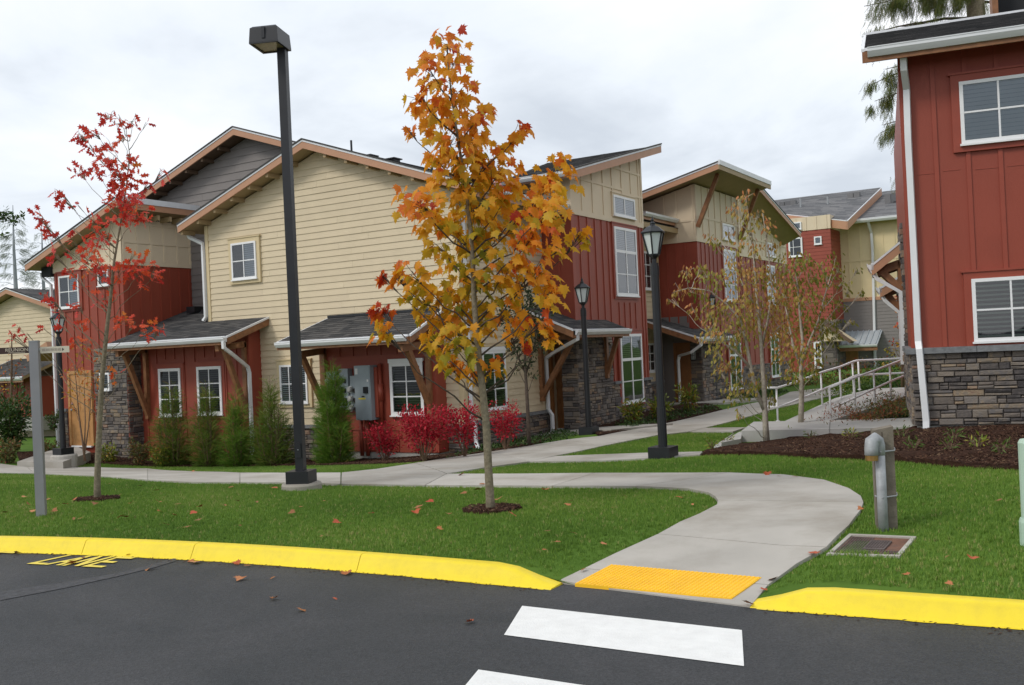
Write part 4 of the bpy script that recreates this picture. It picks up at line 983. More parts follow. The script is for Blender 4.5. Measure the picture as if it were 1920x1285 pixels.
mb = MB(); mb.prism([FRF.p(XS-.6, TZr+.13, .012), FRF.p(XR, TZr+.13, .012), FRF.p(XR, zr(YFr)-.12, .012), FRF.p(XS-.6, zr(YFr)-.12, .012)], (0, .012, 0)); mb.build('panel', 'cream2', A)
py = [YFr+.02, 21.62, 22.22, 22.85, 23.4, 24.0, 24.6, 25.12]
for i, y in enumerate(py):
    batten(FR, y, TZr+.13 if not 23.2 < y < 24.8 else 5.72, zr(y)-.13, 'cream2', A, .06, .012)
hbatten(FR, YFr, 24.0, 5.80, 'cream2', A, .06, .012); hbatten(FR, 24.0, YEr, 5.72, 'cream2', A, .06, .012); hbatten(FR, 22.85, YEr, 6.35, 'cream2', A, .06, .012)
mb = MB(); mb.fbox(FR, YEr-.10, YEr, TZr+.13, zr(YEr)-.14, 0, .034); mb.build('corner_board', 'cream2', A)
for y in (21.45, 21.88, 22.3, 22.7, 23.05, 25.05, 25.25): batten(FR, y, .62 if y > 22.9 else 2.2, TZr, 'red2', A)
for y in (23.55, 23.9, 24.25, 24.6): batten(FR, y, 2.05, 2.75, 'red2', A)
mb = MB(); mb.fbox(FR, YFr-.028, YFr+.12, 2.2, TZr, 0, .028); mb.build('corner_board', 'red2', A)
for x in (-11.65, -11.4): batten(FRF, x, 2.3, TZr, 'red2', A)
window(FR, 23.35, 24.74, 2.93, 4.76, A, (.5,), (.30, .66), 'topblind', 'red2', .09, .07, split={'c': (0,), 'r': (1,)})
window(FR, 23.37, 24.72, 5.06, 5.60, A, (.5,), (), 'curtain', 'cream2', .05, .06, .014, split={'c': (0,)})
window(FR, 23.37, 24.74, .05, 1.90, A, (.5,), (.30, .64), 'topgreen', 'red2', .09, .07, .02, split={'c': (0,), 'r': (1,)})
stones(FR, YFr-.03, 22.95, -.75, 2.16, A, limit=300, hmin=.05, hmax=.12); stones(FR, 22.95, 23.36, -.75, .60, A, limit=0); stones(FR, 24.76, YEr, -.6, .60, A, limit=0); stones(FR, 23.36, 24.76, -.7, .0, A, limit=0)
capstones(FR, 22.95, 23.34, .60, A); capstones(FR, 24.78, YEr+.03, .60, A)
stones(FRF, -11.45, XR+.03, -.6, 2.16, A, limit=0, hmin=.05, hmax=.12)
mb = MB(); mb.box(XR-.4, XR-.001, YEr-.001, YEr+.02, -.8, .6); mb.build('stone_bed', 'mortar', A)
# its roof climbs away from the gable
xa, xb = -12.6, XR+.32
roof(A, (xa, YFr-.5, zr(YFr-.5)), (xb, YFr-.5, zr(YFr-.5)), (xb, 26.1, zr(26.1)), (xa-1.8, 26.1, zr(26.1)), thick=.11, exp=.2, tab=.33)
rake((xb, YFr-.5, zr(YFr-.5)), (xb, 26.1, zr(26.1)), A, (1, 0, 0), .20)
gutter((xa, YFr-.5, zr(YFr-.5)-.01), (xb-.02, YFr-.5, zr(YFr-.5)-.01), (0, -1, 0), A)
mb = MB(); mb.box(xa, xb, YFr-.5, YFr-.48, zr(YFr-.5)-.16, zr(YFr-.5)-.02); mb.build('fascia_board', 'fascia', A)
# recessed entry: grey boarding, dark door, porch roof on brackets
FE = Frame((0, 21.45), (1, 0), (0, -1))
mb = MB(); mb.box(-12.4, -11.45, 21.45, 21.6, -.6, 2.3); mb.build('entry_wall', 'grey_side', A)
siding(FE, -.45, 2.2, .16, lambda z: (-11.62, -11.46), 'grey_side', A, single=False)
door(FE, -12.35, -11.70, -.40, 1.65, A, 'door_dark', .01)
mb = MB(); mb.box(-11.86, -11.76, 20.995, 21.10, -.42, 2.2); mb.build('door_post', 'door_dark', A)
pe = -10.42
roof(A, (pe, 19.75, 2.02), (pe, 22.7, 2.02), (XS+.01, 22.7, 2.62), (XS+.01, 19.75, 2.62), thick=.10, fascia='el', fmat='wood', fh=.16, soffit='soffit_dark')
gutter((pe, 19.75, 2.01), (pe, 22.72, 2.01), (1, 0, 0), A)
bracket((-10.55, 20.6, 1.85), (XS+.06, 20.6, 1.93), (XS+.06, 20.6, .45), A, .12)
bracket((-10.5, 22.5, 1.85), (XR+.07, 22.5, 1.93), (XR+.07, 22.5, .9), A, .11)
mb = MB(); mb.beam((-11.0, 19.8, 1.95), (-11.0, 20.7, 1.95), .1, .1); mb.build('purlin', 'wood', A)
downspout([(pe+.05, 19.82, 1.92), (pe+.05, 19.82, 1.80), (-11.3, 20.5, 1.55), (-11.76, 20.78, 1.38), (-11.78, 20.8, 1.2), (-11.78, 20.8, .12), (-11.68, 20.8, -.02), (-11.68, 20.8, -.38), (-11.72, 20.78, -.52)], A)
# recess between the two houses
FC = Frame((XS, 0), (0, 1), (1, 0))
mb = MB(); mb.box(XS-3, XS, YEr, 28.3, -1, 5.5); mb.build('wall', 'cream', A)
siding(FC, .45, 5.2, .1524, lambda z: (YEr, 28.25), 'cream', A, single=True)
stones(FC, YEr, 28.25, -.6, .38, A, limit=0); capstones(FC, YEr, 28.25, .38, A)
window(FC, 26.7, 27.9, 3.25, 4.40, A, (.4, .7), (.333, .667), 'open', 'tan_trim', .06, .06, .03)
window(FC, 26.7, 27.9, .75, 1.62, A, (.4, .7), (.333, .667), 'open', 'tan_trim', .06, .06, .03)
roof(A, (-11.2, YEr+.02, 5.42), (-11.2, 30.0, 5.42), (XS-3, 30.0, 6.6), (XS-3, YEr+.02, 6.6), thick=.12, fascia='', soffit='soffit_dark', exp=.2)
gutter((-11.2, YEr+.4, 5.40), (-11.2, 30.05, 5.40), (1, 0, 0), A)
mb = MB(); mb.box(-11.3, -11.06, 30.02, 30.06, 5.14, 5.42); mb.build('fascia_end', 'wood', A)
mb = MB(); mb.box(-11.24, -11.205, YEr+.4, 30.0, 5.2, 5.41); mb.build('fascia_board', 'fascia', A)
mb = MB(); mb.box(XS+.005, XS+.075, 28.12, 28.2, .4, 5.0); mb.build('corner_board', 'tan_trim', A)

# --- meter cabinet on the low bay
mc = thing('meter_cabinet', 'grey electric switch cabinet with round glass meters beside the framed window', 'meter cabinet', (-14.6, YB2, .2))
def px_b2(x, y): q = onY(x, y, YB2-.12); return q[0], q[2]
x0, z1 = px_b2(671, 686); x1, z0 = px_b2(705, 787)
mb = MB(); mb.box(x0, x1, YB2-.26, YB2-.001, z0, z1); main = mb.build('cabinet', 'meter_grey', mc)
xm = (x0+x1)/2
mb = MB(); mb.box(x0+.02, x1-.02, YB2-.268, YB2-.261, z0+.03, z1-.03); mb.build('cabinet_door', 'meter_grey', main)
mb = MB(); mb.box(xm+.05, xm+.16, YB2-.31, YB2-.269, z0+.60, z0+.74); mb.build('handle', 'black', main)
mb = MB(); mb.box(xm-.12, xm+.08, YB2-.272, YB2-.269, z0+.46, z0+.495); mb.build('warning_strip', 'sticker_y', main)
mb = MB(); mb.box(x0+.03, x0+.11, YB2-.272, YB2-.269, z1-.19, z1-.06); mb.box(x1-.09, x1-.05, YB2-.272, YB2-.269, z1-.36, z1-.31); mb.build('notice', 'sticker', main)
mb = MB(); mb.box(xm-.03, xm+.05, YB2-.2715, YB2-.269, z0+.51, z0+.54); mb.build('nameplate', 'ink', main)
for (a, b, c, d_) in ((637, 692, 657, 768), (658, 705, 671, 770), (614, 697, 634, 768)):
    p0, q1 = px_b2(a, b); p1, q0 = px_b2(c, d_)
    mb = MB(); mb.box(p0, p1, YB2-.16, YB2-.001, q0, q1); mb.build('meter_panel', 'meter_grey', mc)
for (cx_, cy_) in ((641, 712), (641, 730), (643, 748), (661, 730), (662, 748), (663, 765), (620, 715), (621, 735)):
    X_, Z_ = px_b2(cx_, cy_); mb = MB()
    mb.tube([(X_, YB2-.155, Z_), (X_, YB2-.20, Z_)], .078, 14); o_m = mb.build('meter', 'chrome', mc)
    mb = MB(); mb.tube([(X_, YB2-.20, Z_), (X_, YB2-.25, Z_), (X_, YB2-.27, Z_)], [.066, .064, .045], 14); mb.build('meter_glass', 'meter_face', o_m, smooth=True)
    mb = MB(); mb.box(X_+.09, X_+.15, YB2-.20, YB2-.155, Z_-.08, Z_+.02); mb.build('breaker', 'ink', o_m)
for x in (-14.37, -14.2):
    mb = MB(); mb.tube([(x, YB2-.10, z0-.01), (x, YB2-.10, -.60)], .045, 8); mb.build('conduit', 'red2', mc, smooth=True)
mb = MB(); mb.tube([(x1+.12, YB2-.06, 1.45), (x1+.12, YB2-.06, .1)], .045, 8); mb.tube([(x1+.12, YB2-.06, 1.0), (x1+.12, YB2-.06, .62)], .07, 8); mb.build('conduit', 'red2', mc, smooth=True)
mb = MB(); mb.box(x1+.01, x1+.10, YB2-.14, YB2-.001, z0+.05, z1-.05); mb.build('wire_trough', 'red2', mc)

# ================================================================== TOWNHOUSE B (next in the row)
YB_, XB_, YBe, XC_ = 28.29, -10.58, 32.35, -11.4
B = thing('townhouse', 'next townhouse along the path with braced roof overhang above cream panels and red bays', 'house', (-11.5, 29.5, -.4), 'townhouses along the footpath')
FBf = Frame((0, YB_), (1, 0), (0, -1)); FBs = Frame((XB_, 0), (0, 1), (1, 0)); FCs = Frame((XC_, 0), (0, 1), (1, 0))
XE, ZE = -9.45, 6.80                                    # high outer edge of the roof
P_hi = onY(1347, 306, YB_-.6); XE, ZE = P_hi[0], P_hi[2]
P_lo = onY(1206, 362, YB_-.6); slB = (P_hi[2]-P_lo[2])/(P_hi[0]-P_lo[0])
zb = lambda x: ZE+slB*(x-XE)
YE2 = onX(1443, 351, XE)[1]
mb = MB(); mb.prism([(XB_, YB_, -1), (XB_, YB_, zb(XB_)-.17), (-14.5, YB_, zb(-14.5)-.17), (-14.5, YB_, -1)], (0, YBe-YB_, 0)); mb.build('wall', 'red', B)
TB = 4.73
mb = MB(); mb.prism([FBf.p(-11.86, TB, .02), FBf.p(XB_+.02, TB, .02), FBf.p(XB_+.02, zb(XB_)-.17, .02), FBf.p(-14.4, zb(-14.4)-.17, .02), FBf.p(-14.4, TB, .02)], (0, .018, 0)); mb.build('panel', 'cream2', B)
mb = MB(); mb.fbox(FBs, YB_-.019, YBe, TB, zb(XB_)-.17, 0, .02); mb.build('panel', 'cream2', B)
mb = MB(); mb.fbox(FBs, YB_-.03, YBe, TB-.06, TB+.10, .0, .035); mb.fbox(FBf, -12.5, XB_+.0345, TB-.06, TB+.10, .0, .035); mb.build('belt_trim', 'cream2', B)
for x in (-11.6, -11.2, -10.66): batten(FBf, x, TB, zb(x)-.17, 'cream2', B, .08, .02)
hbatten(FBf, -12.2, XB_, 5.32, 'cream2', B, .07, .02)
for y in np.linspace(YB_+.04, YBe-.04, 8): batten(FBs, y, TB if not 30.4 < y < 31.9 else 5.5, zb(XB_)-.17, 'cream2', B, .07, .02)
hbatten(FBs, YB_, YBe, 5.46, 'cream2', B, .07, .02)
for x in (-11.55, -11.25, -10.95): batten(FBf, x, 2.2, TB-.06, 'red2', B)
for y in np.linspace(YB_+.05, YBe-.05, 12):
    if not 30.5 < y < 31.9: batten(FBs, y, .7, TB-.06, 'red2', B)
window(FBs, 30.62, 31.8, 2.88, 4.58, B, (.5,), (.30, .66), 'topblind', 'red2', .08, .07, split={'c': (0,), 'r': (1,)})
window(FBs, 30.6, 31.76, 4.9, 5.42, B, (.5,), (), 'curtain', 'cream2', .04, .06, .02, split={'c': (0,)})
window(FBs, 30.68, 31.85, -.02, 1.75, B, (.5,), (.30, .64), 'topgreen', 'red2', .08, .07, .02, split={'c': (0,), 'r': (1,)})
roof(B, (-14.6, YB_-.6, zb(-14.6)), (-14.6, YE2, zb(-14.6)), (XE, YE2, zb(XE)), (XE, YB_-.6, zb(XE)), thick=.12, soffit='soffit', exp=.3, tab=.5)
rake((-14.6, YB_-.6, zb(-14.6)), (XE, YB_-.6, zb(XE)), B, (0, -1, 0), .17)
mb = MB(); mb.box(XE, XE+.04, YB_-.64, YE2+.02, ZE-.19, ZE-.05); mb.build('fascia_board', 'soffit', B)
mb = MB(); mb.box(XE, XE+.06, YB_-.65, YE2+.03, ZE-.05, ZE+.09); mb.build('parapet_flashing', 'flash', B)
for (y, q) in ((YB_+.05, 5.1), (YBe-.05, 5.0)):
    mb = MB(); mb.beam((XB_+.06, y, q), (XE-.25, y, zb(XE-.25)-.14), .12, .12); mb.build('strut', 'wood', B)
# second volume, roof falling away
zc0 = onX(1430, 358, XC_+.75); zc1 = onX(1500, 438, XC_+.75)
slC = (zc1[2]-zc0[2])/(zc1[1]-zc0[1]); zc = lambda y: zc0[2]+slC*(y-zc0[1])
YCe = onX(1477, 560, XC_)[1]
mb = MB(); mb.prism([(XC_, YBe, -1), (XC_, YCe, -1), (XC_, YCe, zc(YCe)-.55), (XC_, zc0[1]-.4, zc(zc0[1]-.4)-.55), (XC_, YBe, zc(zc0[1]-.4)-.55)], (-.4, 0, 0)); mb.prism([(XC_-.401, YBe, -1), (XC_-.401, YCe, -1), (XC_-.401, YCe, zc(YCe)-1.6), (XC_-.401, YBe, zc(YCe)-1.6)], (-1.6, 0, 0)); mb.build('wall', 'red', B)
mb = MB(); mb.prism([FCs.p(YBe, TB, .02), FCs.p(YCe, TB, .02), FCs.p(YCe, zc(YCe)-.2, .02), FCs.p(zc0[1]-.4, zc(zc0[1]-.4)-.2, .02), FCs.p(YBe, zc(zc0[1]-.4)-.2, .02)], (-.018, 0, 0)); mb.build('panel', 'cream2', B)
mb = MB(); mb.fbox(FCs, YBe, YCe, TB-.06, TB+.10, .0, .035); mb.build('belt_trim', 'cream2', B)
for y in np.linspace(YBe+.3, YCe-.05, 11): batten(FCs, y, TB, zc(max(y, zc0[1]-.4))-.22, 'cream2', B, .07, .02)
for y in np.linspace(YBe+.3, YCe-.05, 15): batten(FCs, y, .7, TB-.06, 'red2', B)
hbatten(FCs, YBe, YCe, 5.4, 'cream2', B, .07, .02)
roof(B, (XC_-.6, zc1[1], zc(zc1[1])-.6), (XC_+.75, zc1[1], zc(zc1[1])), (XC_+.75, zc0[1]-.4, zc(zc0[1]-.4)), (XC_-.6, zc0[1]-.4, zc(zc0[1]-.4)-.6), thick=.12, soffit='soffit', exp=.3, tab=.5)
rake((XC_+.75, zc0[1]-.4, zc(zc0[1]-.4)), (XC_+.75, zc1[1], zc(zc1[1])), B, (1, 0, 0), .17)
w0 = onX(1433, 440, XC_); w1 = onX(1450, 472, XC_)
window(FCs, w0[1], w1[1], 4.85, 5.4, B, (.5,), (), 'curtain', 'cream2', .04, .06, .02)
w0 = onX(1434, 488, XC_); w1 = onX(1453, 565, XC_)
window(FCs, w0[1], w1[1], 2.85, 4.5, B, (.5,), (.30, .66), 'topblind', 'red2', .08, .07, split={'c': (0,), 'r': (1,)})
window(FCs, w0[1], w1[1], .05, 1.8, B, (.5,), (.30, .64), 'topgreen', 'red2', .08, .07, .02, split={'c': (0,), 'r': (1,)})
stones(FCs, YBe, YCe, -.6, .62, B, limit=0, hmin=.06, hmax=.13)
# porch of house B
stones(FBs, YB_-.03, 29.9, -.6, 2.0, B, limit=170, hmin=.055, hmax=.12); stones(FBs, 29.9, 30.6, -.6, .62, B, limit=200); stones(FBs, 31.9, YBe, -.6, .62, B, limit=230); stones(FBs, 30.6, 31.9, -.6, -.06, B, limit=240)
stones(FBf, -10.92, XB_+.03, -.6, 2.0, B, limit=300, hmin=.055, hmax=.12)
FD = Frame((0, YB_+.06), (1, 0), (0, -1))
mb = MB(); mb.box(-11.87, -10.92, YB_-.012, YB_, -.7, 2.4); mb.build('entry_wall', 'grey_side', B)
siding(FBf, -.45, 2.2, .16, lambda z: (-11.84, -11.44), 'grey_side', B, d=.014, single=False)
door(FBf, -11.36, -11.0, -.28, 1.5, B, 'door_dark', .02)
wall_lamp(FBf, -10.86+.06, 1.18, B)
pg0 = onX(1310, 633, -10.05); pg1 = onX(1337, 629, -10.05); pt = onX(1240, 600, XS+.05)
roof(B, (-10.05, pg0[1], pg0[2]), (-10.05, 30.1, pg0[2]), (XS, 30.1, pt[2]+.03), (XS, pg0[1], pt[2]+.03), thick=.08, fascia='el', fmat='wood', fh=.16, soffit='soffit_dark')
gutter((-10.05, pg0[1]-.02, pg0[2]-.01), (-10.05, 30.1, pg0[2]-.01), (1, 0, 0), B)
yd = pg0[1]
d1 = onX(1268, 662, -11.2); d2 = onX(1262, 755, -11.2)
downspout([(-10.0, yd+.03, pg0[2]-.1), (-10.0, yd+.03, pg0[2]-.22), (-10.35, yd+.15, pg0[2]-.42), (-11.15, YB_-.35, 1.2), (-11.2, YB_-.33, 1.05), (-11.2, YB_-.33, -.42)], B)
# ================================================================== HOUSE ON THE RIGHT
RY = radians(10.5)
R0 = onD(1716, 740, 14.5); uR = (cos(RY), sin(RY)); nR = (sin(RY), -cos(RY))
FH = Frame(R0, uR, nR)
H = thing('corner_house', 'barn red corner house on ledge stone base with white downspout beside the dark mulch bed', 'house', (R0[0], R0[1], .2))
vR = np.array([-nR[0], -nR[1]])                       # into the house
FHL = Frame(R0, (-nR[0], -nR[1]), (-uR[0], -uR[1]))     # its left flank, s runs backwards
zcap = FH.hit(1800, 652)[1]; zbase = FH.hit(1800, 797)[1]; ztop = FH.hit(1760, 108)[1]+.1
WID = 7.0; DEP = 8.5
mb = MB(); P4 = [FH.p(0, 0), FH.p(WID, 0), FH.p(WID, 0, -DEP), FH.p(0, 0, -DEP)]
mb.prism([np.array([q[0], q[1], zbase]) for q in P4], (0, 0, ztop-zbase)); mb.build('wall', 'red', H)
mb = MB(); mb.prism([np.array([q[0], q[1], zbase-.7]) for q in [FH.p(.01, 0, -.01), FH.p(WID, 0, -.01), FH.p(WID, 0, -DEP), FH.p(.01, 0, -DEP)]], (0, 0, .699)); mb.build('foundation', 'foundation', H)
stones(FH, -.03, 3.4, zbase, zcap-.07, H, hmin=.045, hmax=.105, lmin=.12, lmax=.5, limit=265)
stones(FHL, -.03, 2.6, zbase, zcap-.07, H, hmin=.045, hmax=.105, lmin=.12, lmax=.4, limit=300)
capstones(FH, -.10, 3.4, zcap-.07, H, .085, .12, .9); capstones(FHL, -.03, 3.0, zcap-.07, H, .085, .10, .9)
for px in (1764, 1824.5, 1885): batten(FH, FH.hit(px, 480)[0], zcap+.02, ztop, 'red2', H, .06, 0, .02)
batten(FH, FH.hit(1793, 340)[0], FH.hit(1793, 520)[1], ztop, 'red2', H, .06, 0, .0195) if False else None
s_w0 = FH.hit(1799, 200)[0]; zt_ = FH.hit(1799, 156)[1]; zb_ = FH.hit(1806, 272)[1]
window(FH, s_w0, s_w0+1.02, zb_, zt_, H, (.5,), (.5,), 'up', 'red2', .11, .05, .02)
s_w1 = FH.hit(1822, 560)[0]; zt_ = FH.hit(1820, 524)[1]; zb2 = FH.hit(1825, 641)[1]
window(FH, s_w1, s_w1+1.02, zb2, zt_, H, (.5,), (.5,), 'green', 'red2', .10, .05, .02)
for (a, b, y) in ((1720, 1752, 328), (1768, 1800, 321), (1828, 1872, 318), (1888, 1925, 312)):
    hbatten(FH, FH.hit(a, y)[0], FH.hit(b, y)[0], FH.hit(a, y)[1], 'red2', H, .012, 0, .006)
mb = MB(); mb.fbox(FH, -.012, .11, zcap+.02, ztop, 0, .024); mb.fbox(FHL, -.02, .10, zcap+.02, ztop, 0, .0235); mb.build('corner_board', 'red2', H)
# roof strip and gutter
oh = .48
g0 = FH.hit(1621, 101, oh); ez = g0[1]+.06; s0 = g0[0]; s1 = WID+.5
rd = 4.35; sl = .333
def rp(s, d): q = FH.p(s, 0, oh-d); return np.array([q[0], q[1], ez+sl*d])
roof(H, rp(s0, 0), rp(s1, 0), rp(s1, rd), rp(s0+.02, rd), thick=.1, fascia='el', fmat='wood', fh=.17, soffit='red2', exp=.15, tab=.3)
gutter(rp(s0+.04, 0)+np.array([0, 0, -.005]), rp(s1, 0)+np.array([0, 0, -.005]), np.array([nR[0], nR[1], 0]), H, .13, .12)
mb = MB(); mb.prism([rp(s0, rd)+np.array([0, 0, .0]), rp(s1, rd), rp(s1, rd)+np.array([0, 0, .05]), rp(s0, rd)+np.array([0, 0, .05])], np.array([-nR[0], -nR[1], 0])*.05); mb.build('ridge_flashing', 'flash', H)
# taller part behind with an eave painted as shadow
sq = FH.hit(1862, 20, -rd)[0]; zq = FH.hit(1862, 38, -rd)[1]
mb = MB(); a = [FH.p(sq+1.1, 0, -rd-.5), FH.p(WID, 0, -rd-.5), FH.p(WID, 0, -DEP), FH.p(sq+1.1, 0, -DEP)]
mb.prism([np.array([q[0], q[1], zq-1]) for q in a], (0, 0, 3.2)); mb.build('upper_wall', 'cream2', H)
mb = MB(); mb.fbox(FH, sq, sq+.10, zq-.15, zq+2.2, -rd-.5, -rd-.1); mb.build('upper_fascia', 'wood', H)
mb = MB(); mb.fbox(FH, sq+.10, sq+1.09, zq-.15, zq+2.2, -rd-.7, -rd-.5); mb.build('upper_eave_shadow', 'dark', H)  # upright near-black slab, the shadow under the eave put into its colour
# downspout
def hp(px, py, d): s_, z_ = FH.hit(px, py, d); return FH.p(s_, z_, d)
downspout([hp(1694, 108, .40), hp(1695, 130, .34), hp(1700, 168, .07), hp(1703, 260, .06), hp(1722, 640, .06), hp(1724, 655, .12), hp(1737, 790, .12), hp(1737, 812, .14)], H, .062)
# porch roofs on the left flank
for (px, py, px2, py2, s_at) in ((.52, .40, 1702, 449, 3.4), (.40, .22, 1702, 515, 5.6)):
    a = FHL.p(s_at, 0, 0); out = px; zc_ = ray(px2, py2); 
    dpt = ((a-EYE)@AX_F); zz0 = onD(px2, py2, dpt)[2]; zz1 = zz0-py
    e0_ = FHL.p(s_at+1.3, zz1, out); e1_ = FHL.p(s_at, zz1, out); t1_ = FHL.p(s_at, zz0, 0); t0_ = FHL.p(s_at+1.3, zz0, 0)
    roof(H, e0_, e1_, t1_, t0_, thick=.08, fascia='er', fmat='fascia', fh=.17, soffit='soffit_dark')
    gutter(FHL.p(s_at+1.3, zz1, out), FHL.p(s_at, zz1, out), (-uR[0], -uR[1], 0), H)
    for k in (.15, .8): bracket(FHL.p(s_at+k, zz1-.15, out*.9), FHL.p(s_at+k, zz1-.02, .06), FHL.p(s_at+k, zz1-.5, .06), H, .12)
    downspout([FHL.p(s_at+.05, zz1-.1, out+.04), FHL.p(s_at+.05, zz1-.28, out-.05), FHL.p(s_at+.05, zz1-.55, .08), FHL.p(s_at+.05, zz1-1.6, .07)], H, .05)
stones(FHL, 3.0, 5.5, zbase, FHL.hit(1703, 450)[1]+.6, H, limit=0, hmin=.06, hmax=.12)
dl = ((FHL.p(4.6, 0, .2)-EYE)@AX_F); zl_ = onD(1707, 540, dl)[2]; wall_lamp(Frame(FHL.p(4.6, 0), nR, (-uR[0], -uR[1])), 0, zl_, H)

# ================================================================== APARTMENT BLOCK AT THE END OF THE PATH
YD = onD(1600, 415, 55)[1]
D = thing('apartment_block', 'tall grey roofed apartment block with cream, red and grey walls at the path end', 'apartment block', onY(1600, 690, YD))
FDm = Frame((0, YD), (1, 0), (0, -1)); FDr = Frame((0, YD-2.2), (1, 0), (0, -1))
def dm(x, y): return FDm.hit(x, y)
def dr_(x, y): return FDr.hit(x, y)
xl, _ = dm(1565, 500); xr = dm(1800, 500)[0]; zt1 = dm(1572, 419)[1]; zm = dm(1600, 565)[1]; zg = dm(1600, 700)[1]
mb = MB(); mb.box(xl-12, xr, YD, YD+14, zg-1.5, zt1); mb.build('wall', 'cream_far', D)
siding(FDm, zg, zm, .19, lambda z: (xl, xr), 'grey_side', D, single=False)
for x in np.arange(xl+.2, xr, .62): batten(FDm, x, zm+.15, zt1-.05, 'cream_far', D, .07, 0, .03)
hbatten(FDm, xl, xr, dm(1600, 489)[1], 'cream_far', D, .14, 0, .035); hbatten(FDm, xl, xr, zm+.08, 'fascia', D, .18, 0, .05)
# red wing
rx0, rx1 = dr_(1430, 500)[0], dr_(1560, 500)[0]; rz1 = dr_(1520, 432)[1]; rztop = dr_(1560, 402)[1]
mb = MB(); mb.box(rx0, rx1, YD-2.2, YD-.001, zg-1.5, rztop); mb.build('wall', 'red', D)
siding(FDr, zm-1.0, rz1, .2, lambda z: (rx0, rx1), 'red', D, single=False)
FDs = Frame((rx1, 0), (0, 1), (1, 0)); siding(FDs, zm-1.0, rz1, .2, lambda z: (YD-2.2, YD), 'red', D, single=False)
mb = MB(); mb.fbox(FDr, rx0, rx1+.03, rz1, rztop, 0, .04); mb.fbox(FDs, YD-2.2, YD, rz1, rztop, 0, .04); mb.build('panel', 'cream2', D)
for x in np.linspace(rx0+.3, rx1-.2, 7): batten(FDr, x, rz1, rztop, 'cream2', D, .09, .04, .03)
stones(FDr, dr_(1535, 600)[0], rx1, zg-1.0, zm-1.0, D, limit=0, hmin=.12, hmax=.25, lmin=.3, lmax=.9); stones(FDs, YD-2.2, YD, zg-1, zm-1.0, D, limit=0, hmin=.12, hmax=.25, lmin=.3, lmax=.9)
window(FDr, dr_(1527, 0)[0] if False else dr_(1527, 450)[0], dr_(1541, 450)[0], dr_(1530, 459)[1], dr_(1530, 444)[1], D, (), (), 'curtain', None, .1, .07, .03)
window(FDr, dr_(1479, 460)[0], dr_(1505, 460)[0], dr_(1490, 482)[1], dr_(1490, 446)[1], D, (.3,), (.5,), 'open', None, .1, .09, .03)
window(FDr, dr_(1488, 420)[0], dr_(1503, 420)[0], dr_(1495, 431)[1], dr_(1495, 417)[1], D, (), (), 'curtain', None, .1, .07, .06)
# roofs
er = dm(1567, 421); zc1_ = zt1+.05
def Dp(x, y, Y): return onY(x, y, Y)
yb = YD-.6
e0_ = np.array([dm(1556, 420)[0], yb, zc1_]); e1_ = np.array([xr, yb, zc1_])
rz = 4.6; t_off = rz/.5
top = onY(1652, 360, YD+9); 
t0_ = np.array([e0_[0]-1, YD+9, top[2]]); t1_ = np.array([xr, YD+9, top[2]])
roof(D, e0_, e1_, t1_, t0_, thick=.2, fascia='e', fmat='gutter', fh=.12, exp=.35, tab=.7, shing='shingle_far')
gutter((dm(1562, 420)[0], yb, zc1_-.02), (xr, yb, zc1_-.02), (0, -1, 0), D, .2, .18)
q0_ = onY(1455, 400, YD-3.0); q1_ = onY(1588, 414, YD-3.0); 
r1_ = onY(1652, 352, YD+7); r0_ = r1_-np.array([9.5, 0, 0])
nD = np.cross(r1_-q1_, r0_-r1_); dq = ray(1455, 400); q0_ = EYE+dq*(((q1_-EYE)@nD)/(dq@nD))
roof(D, q0_, q1_, r1_, r0_, thick=.25, fascia='er', fmat='fascia', fh=.45, exp=.35, tab=.7, shing='shingle_far')
for (x, y) in ((1467, 379.5), (1478, 378), (1488, 376.5), (1595, 363), (1607, 361.5), (1600, 379)):
    p = onY(x, y+1.5, YD+4.5); mb = MB(); mb.box(p[0]-.17, p[0]+.17, p[1]-.2, p[1]+.2, p[2]-.5, p[2]+.05); mb.build('roof_vent', 'shingle_far', D)
for (x, y) in ((1665, 366), (1677, 364), (1682, 379), (1669, 395)):
    p = onY(x, y+1, YD+4.0); mb = MB(); mb.box(p[0]-.17, p[0]+.17, p[1]-.2, p[1]+.2, p[2]-.5, p[2]+.05); mb.build('roof_vent', 'shingle_far', D)
for (x, y) in ((1501, 383), (1552, 380), (1689, 401)):
    p = onY(x, y, YD+3.0); mb = MB(); mb.tube([p+np.array([0, 0, -.5]), p+np.array([0, 0, .35])], .05, 8); mb.build('vent_pipe', 'galv', D)
ds = dm(1638, 440)
downspout([(dm(1632, 418)[0], yb, zc1_-.2), (dm(1634, 425)[0], YD-.1, zc1_-.8), (dm(1637, 470)[0], YD-.1, dm(1637, 470)[1]), (dm(1650, 680)[0]-.25, YD-.1, zg)], D, .085)
# entrance: metal canopy, stone pier, door
FDc = Frame((0, YD-1.6), (1, 0), (0, -1))
c0 = FDc.hit(1574, 650); c1 = FDc.hit(1645, 644)
mb = MB(); z_ = c0[1]; mb.prism([(c0[0], YD-1.6, z_), (c1[0], YD-1.6, z_), (c1[0], YD-.03, z_+.75), (c0[0], YD-.03, z_+.75)], (0, 0, .06)); can = mb.build('canopy', 'green_roof', D)
for x in np.linspace(c0[0]+.1, c1[0]-.1, 7):
    mb = MB(); mb.beam((x, YD-1.6, z_+.09), (x, YD-.05, z_+.84), .04, .06); mb.build('standing_seam', 'green_roof', can)
mb = MB(); mb.box(c0[0], c1[0], YD-1.66, YD-1.601, z_-.28, z_+.05); mb.build('canopy_fascia', 'wood', can)
gutter((c0[0], YD-1.66, z_+.06), (c1[0], YD-1.66, z_+.06), (0, -1, 0), D, .14, .12)
stones(FDm, dm(1574, 680)[0], dm(1588, 680)[0], zg, dm(1580, 640)[1], D, limit=0, hmin=.1, hmax=.22, lmin=.25, lmax=.6)
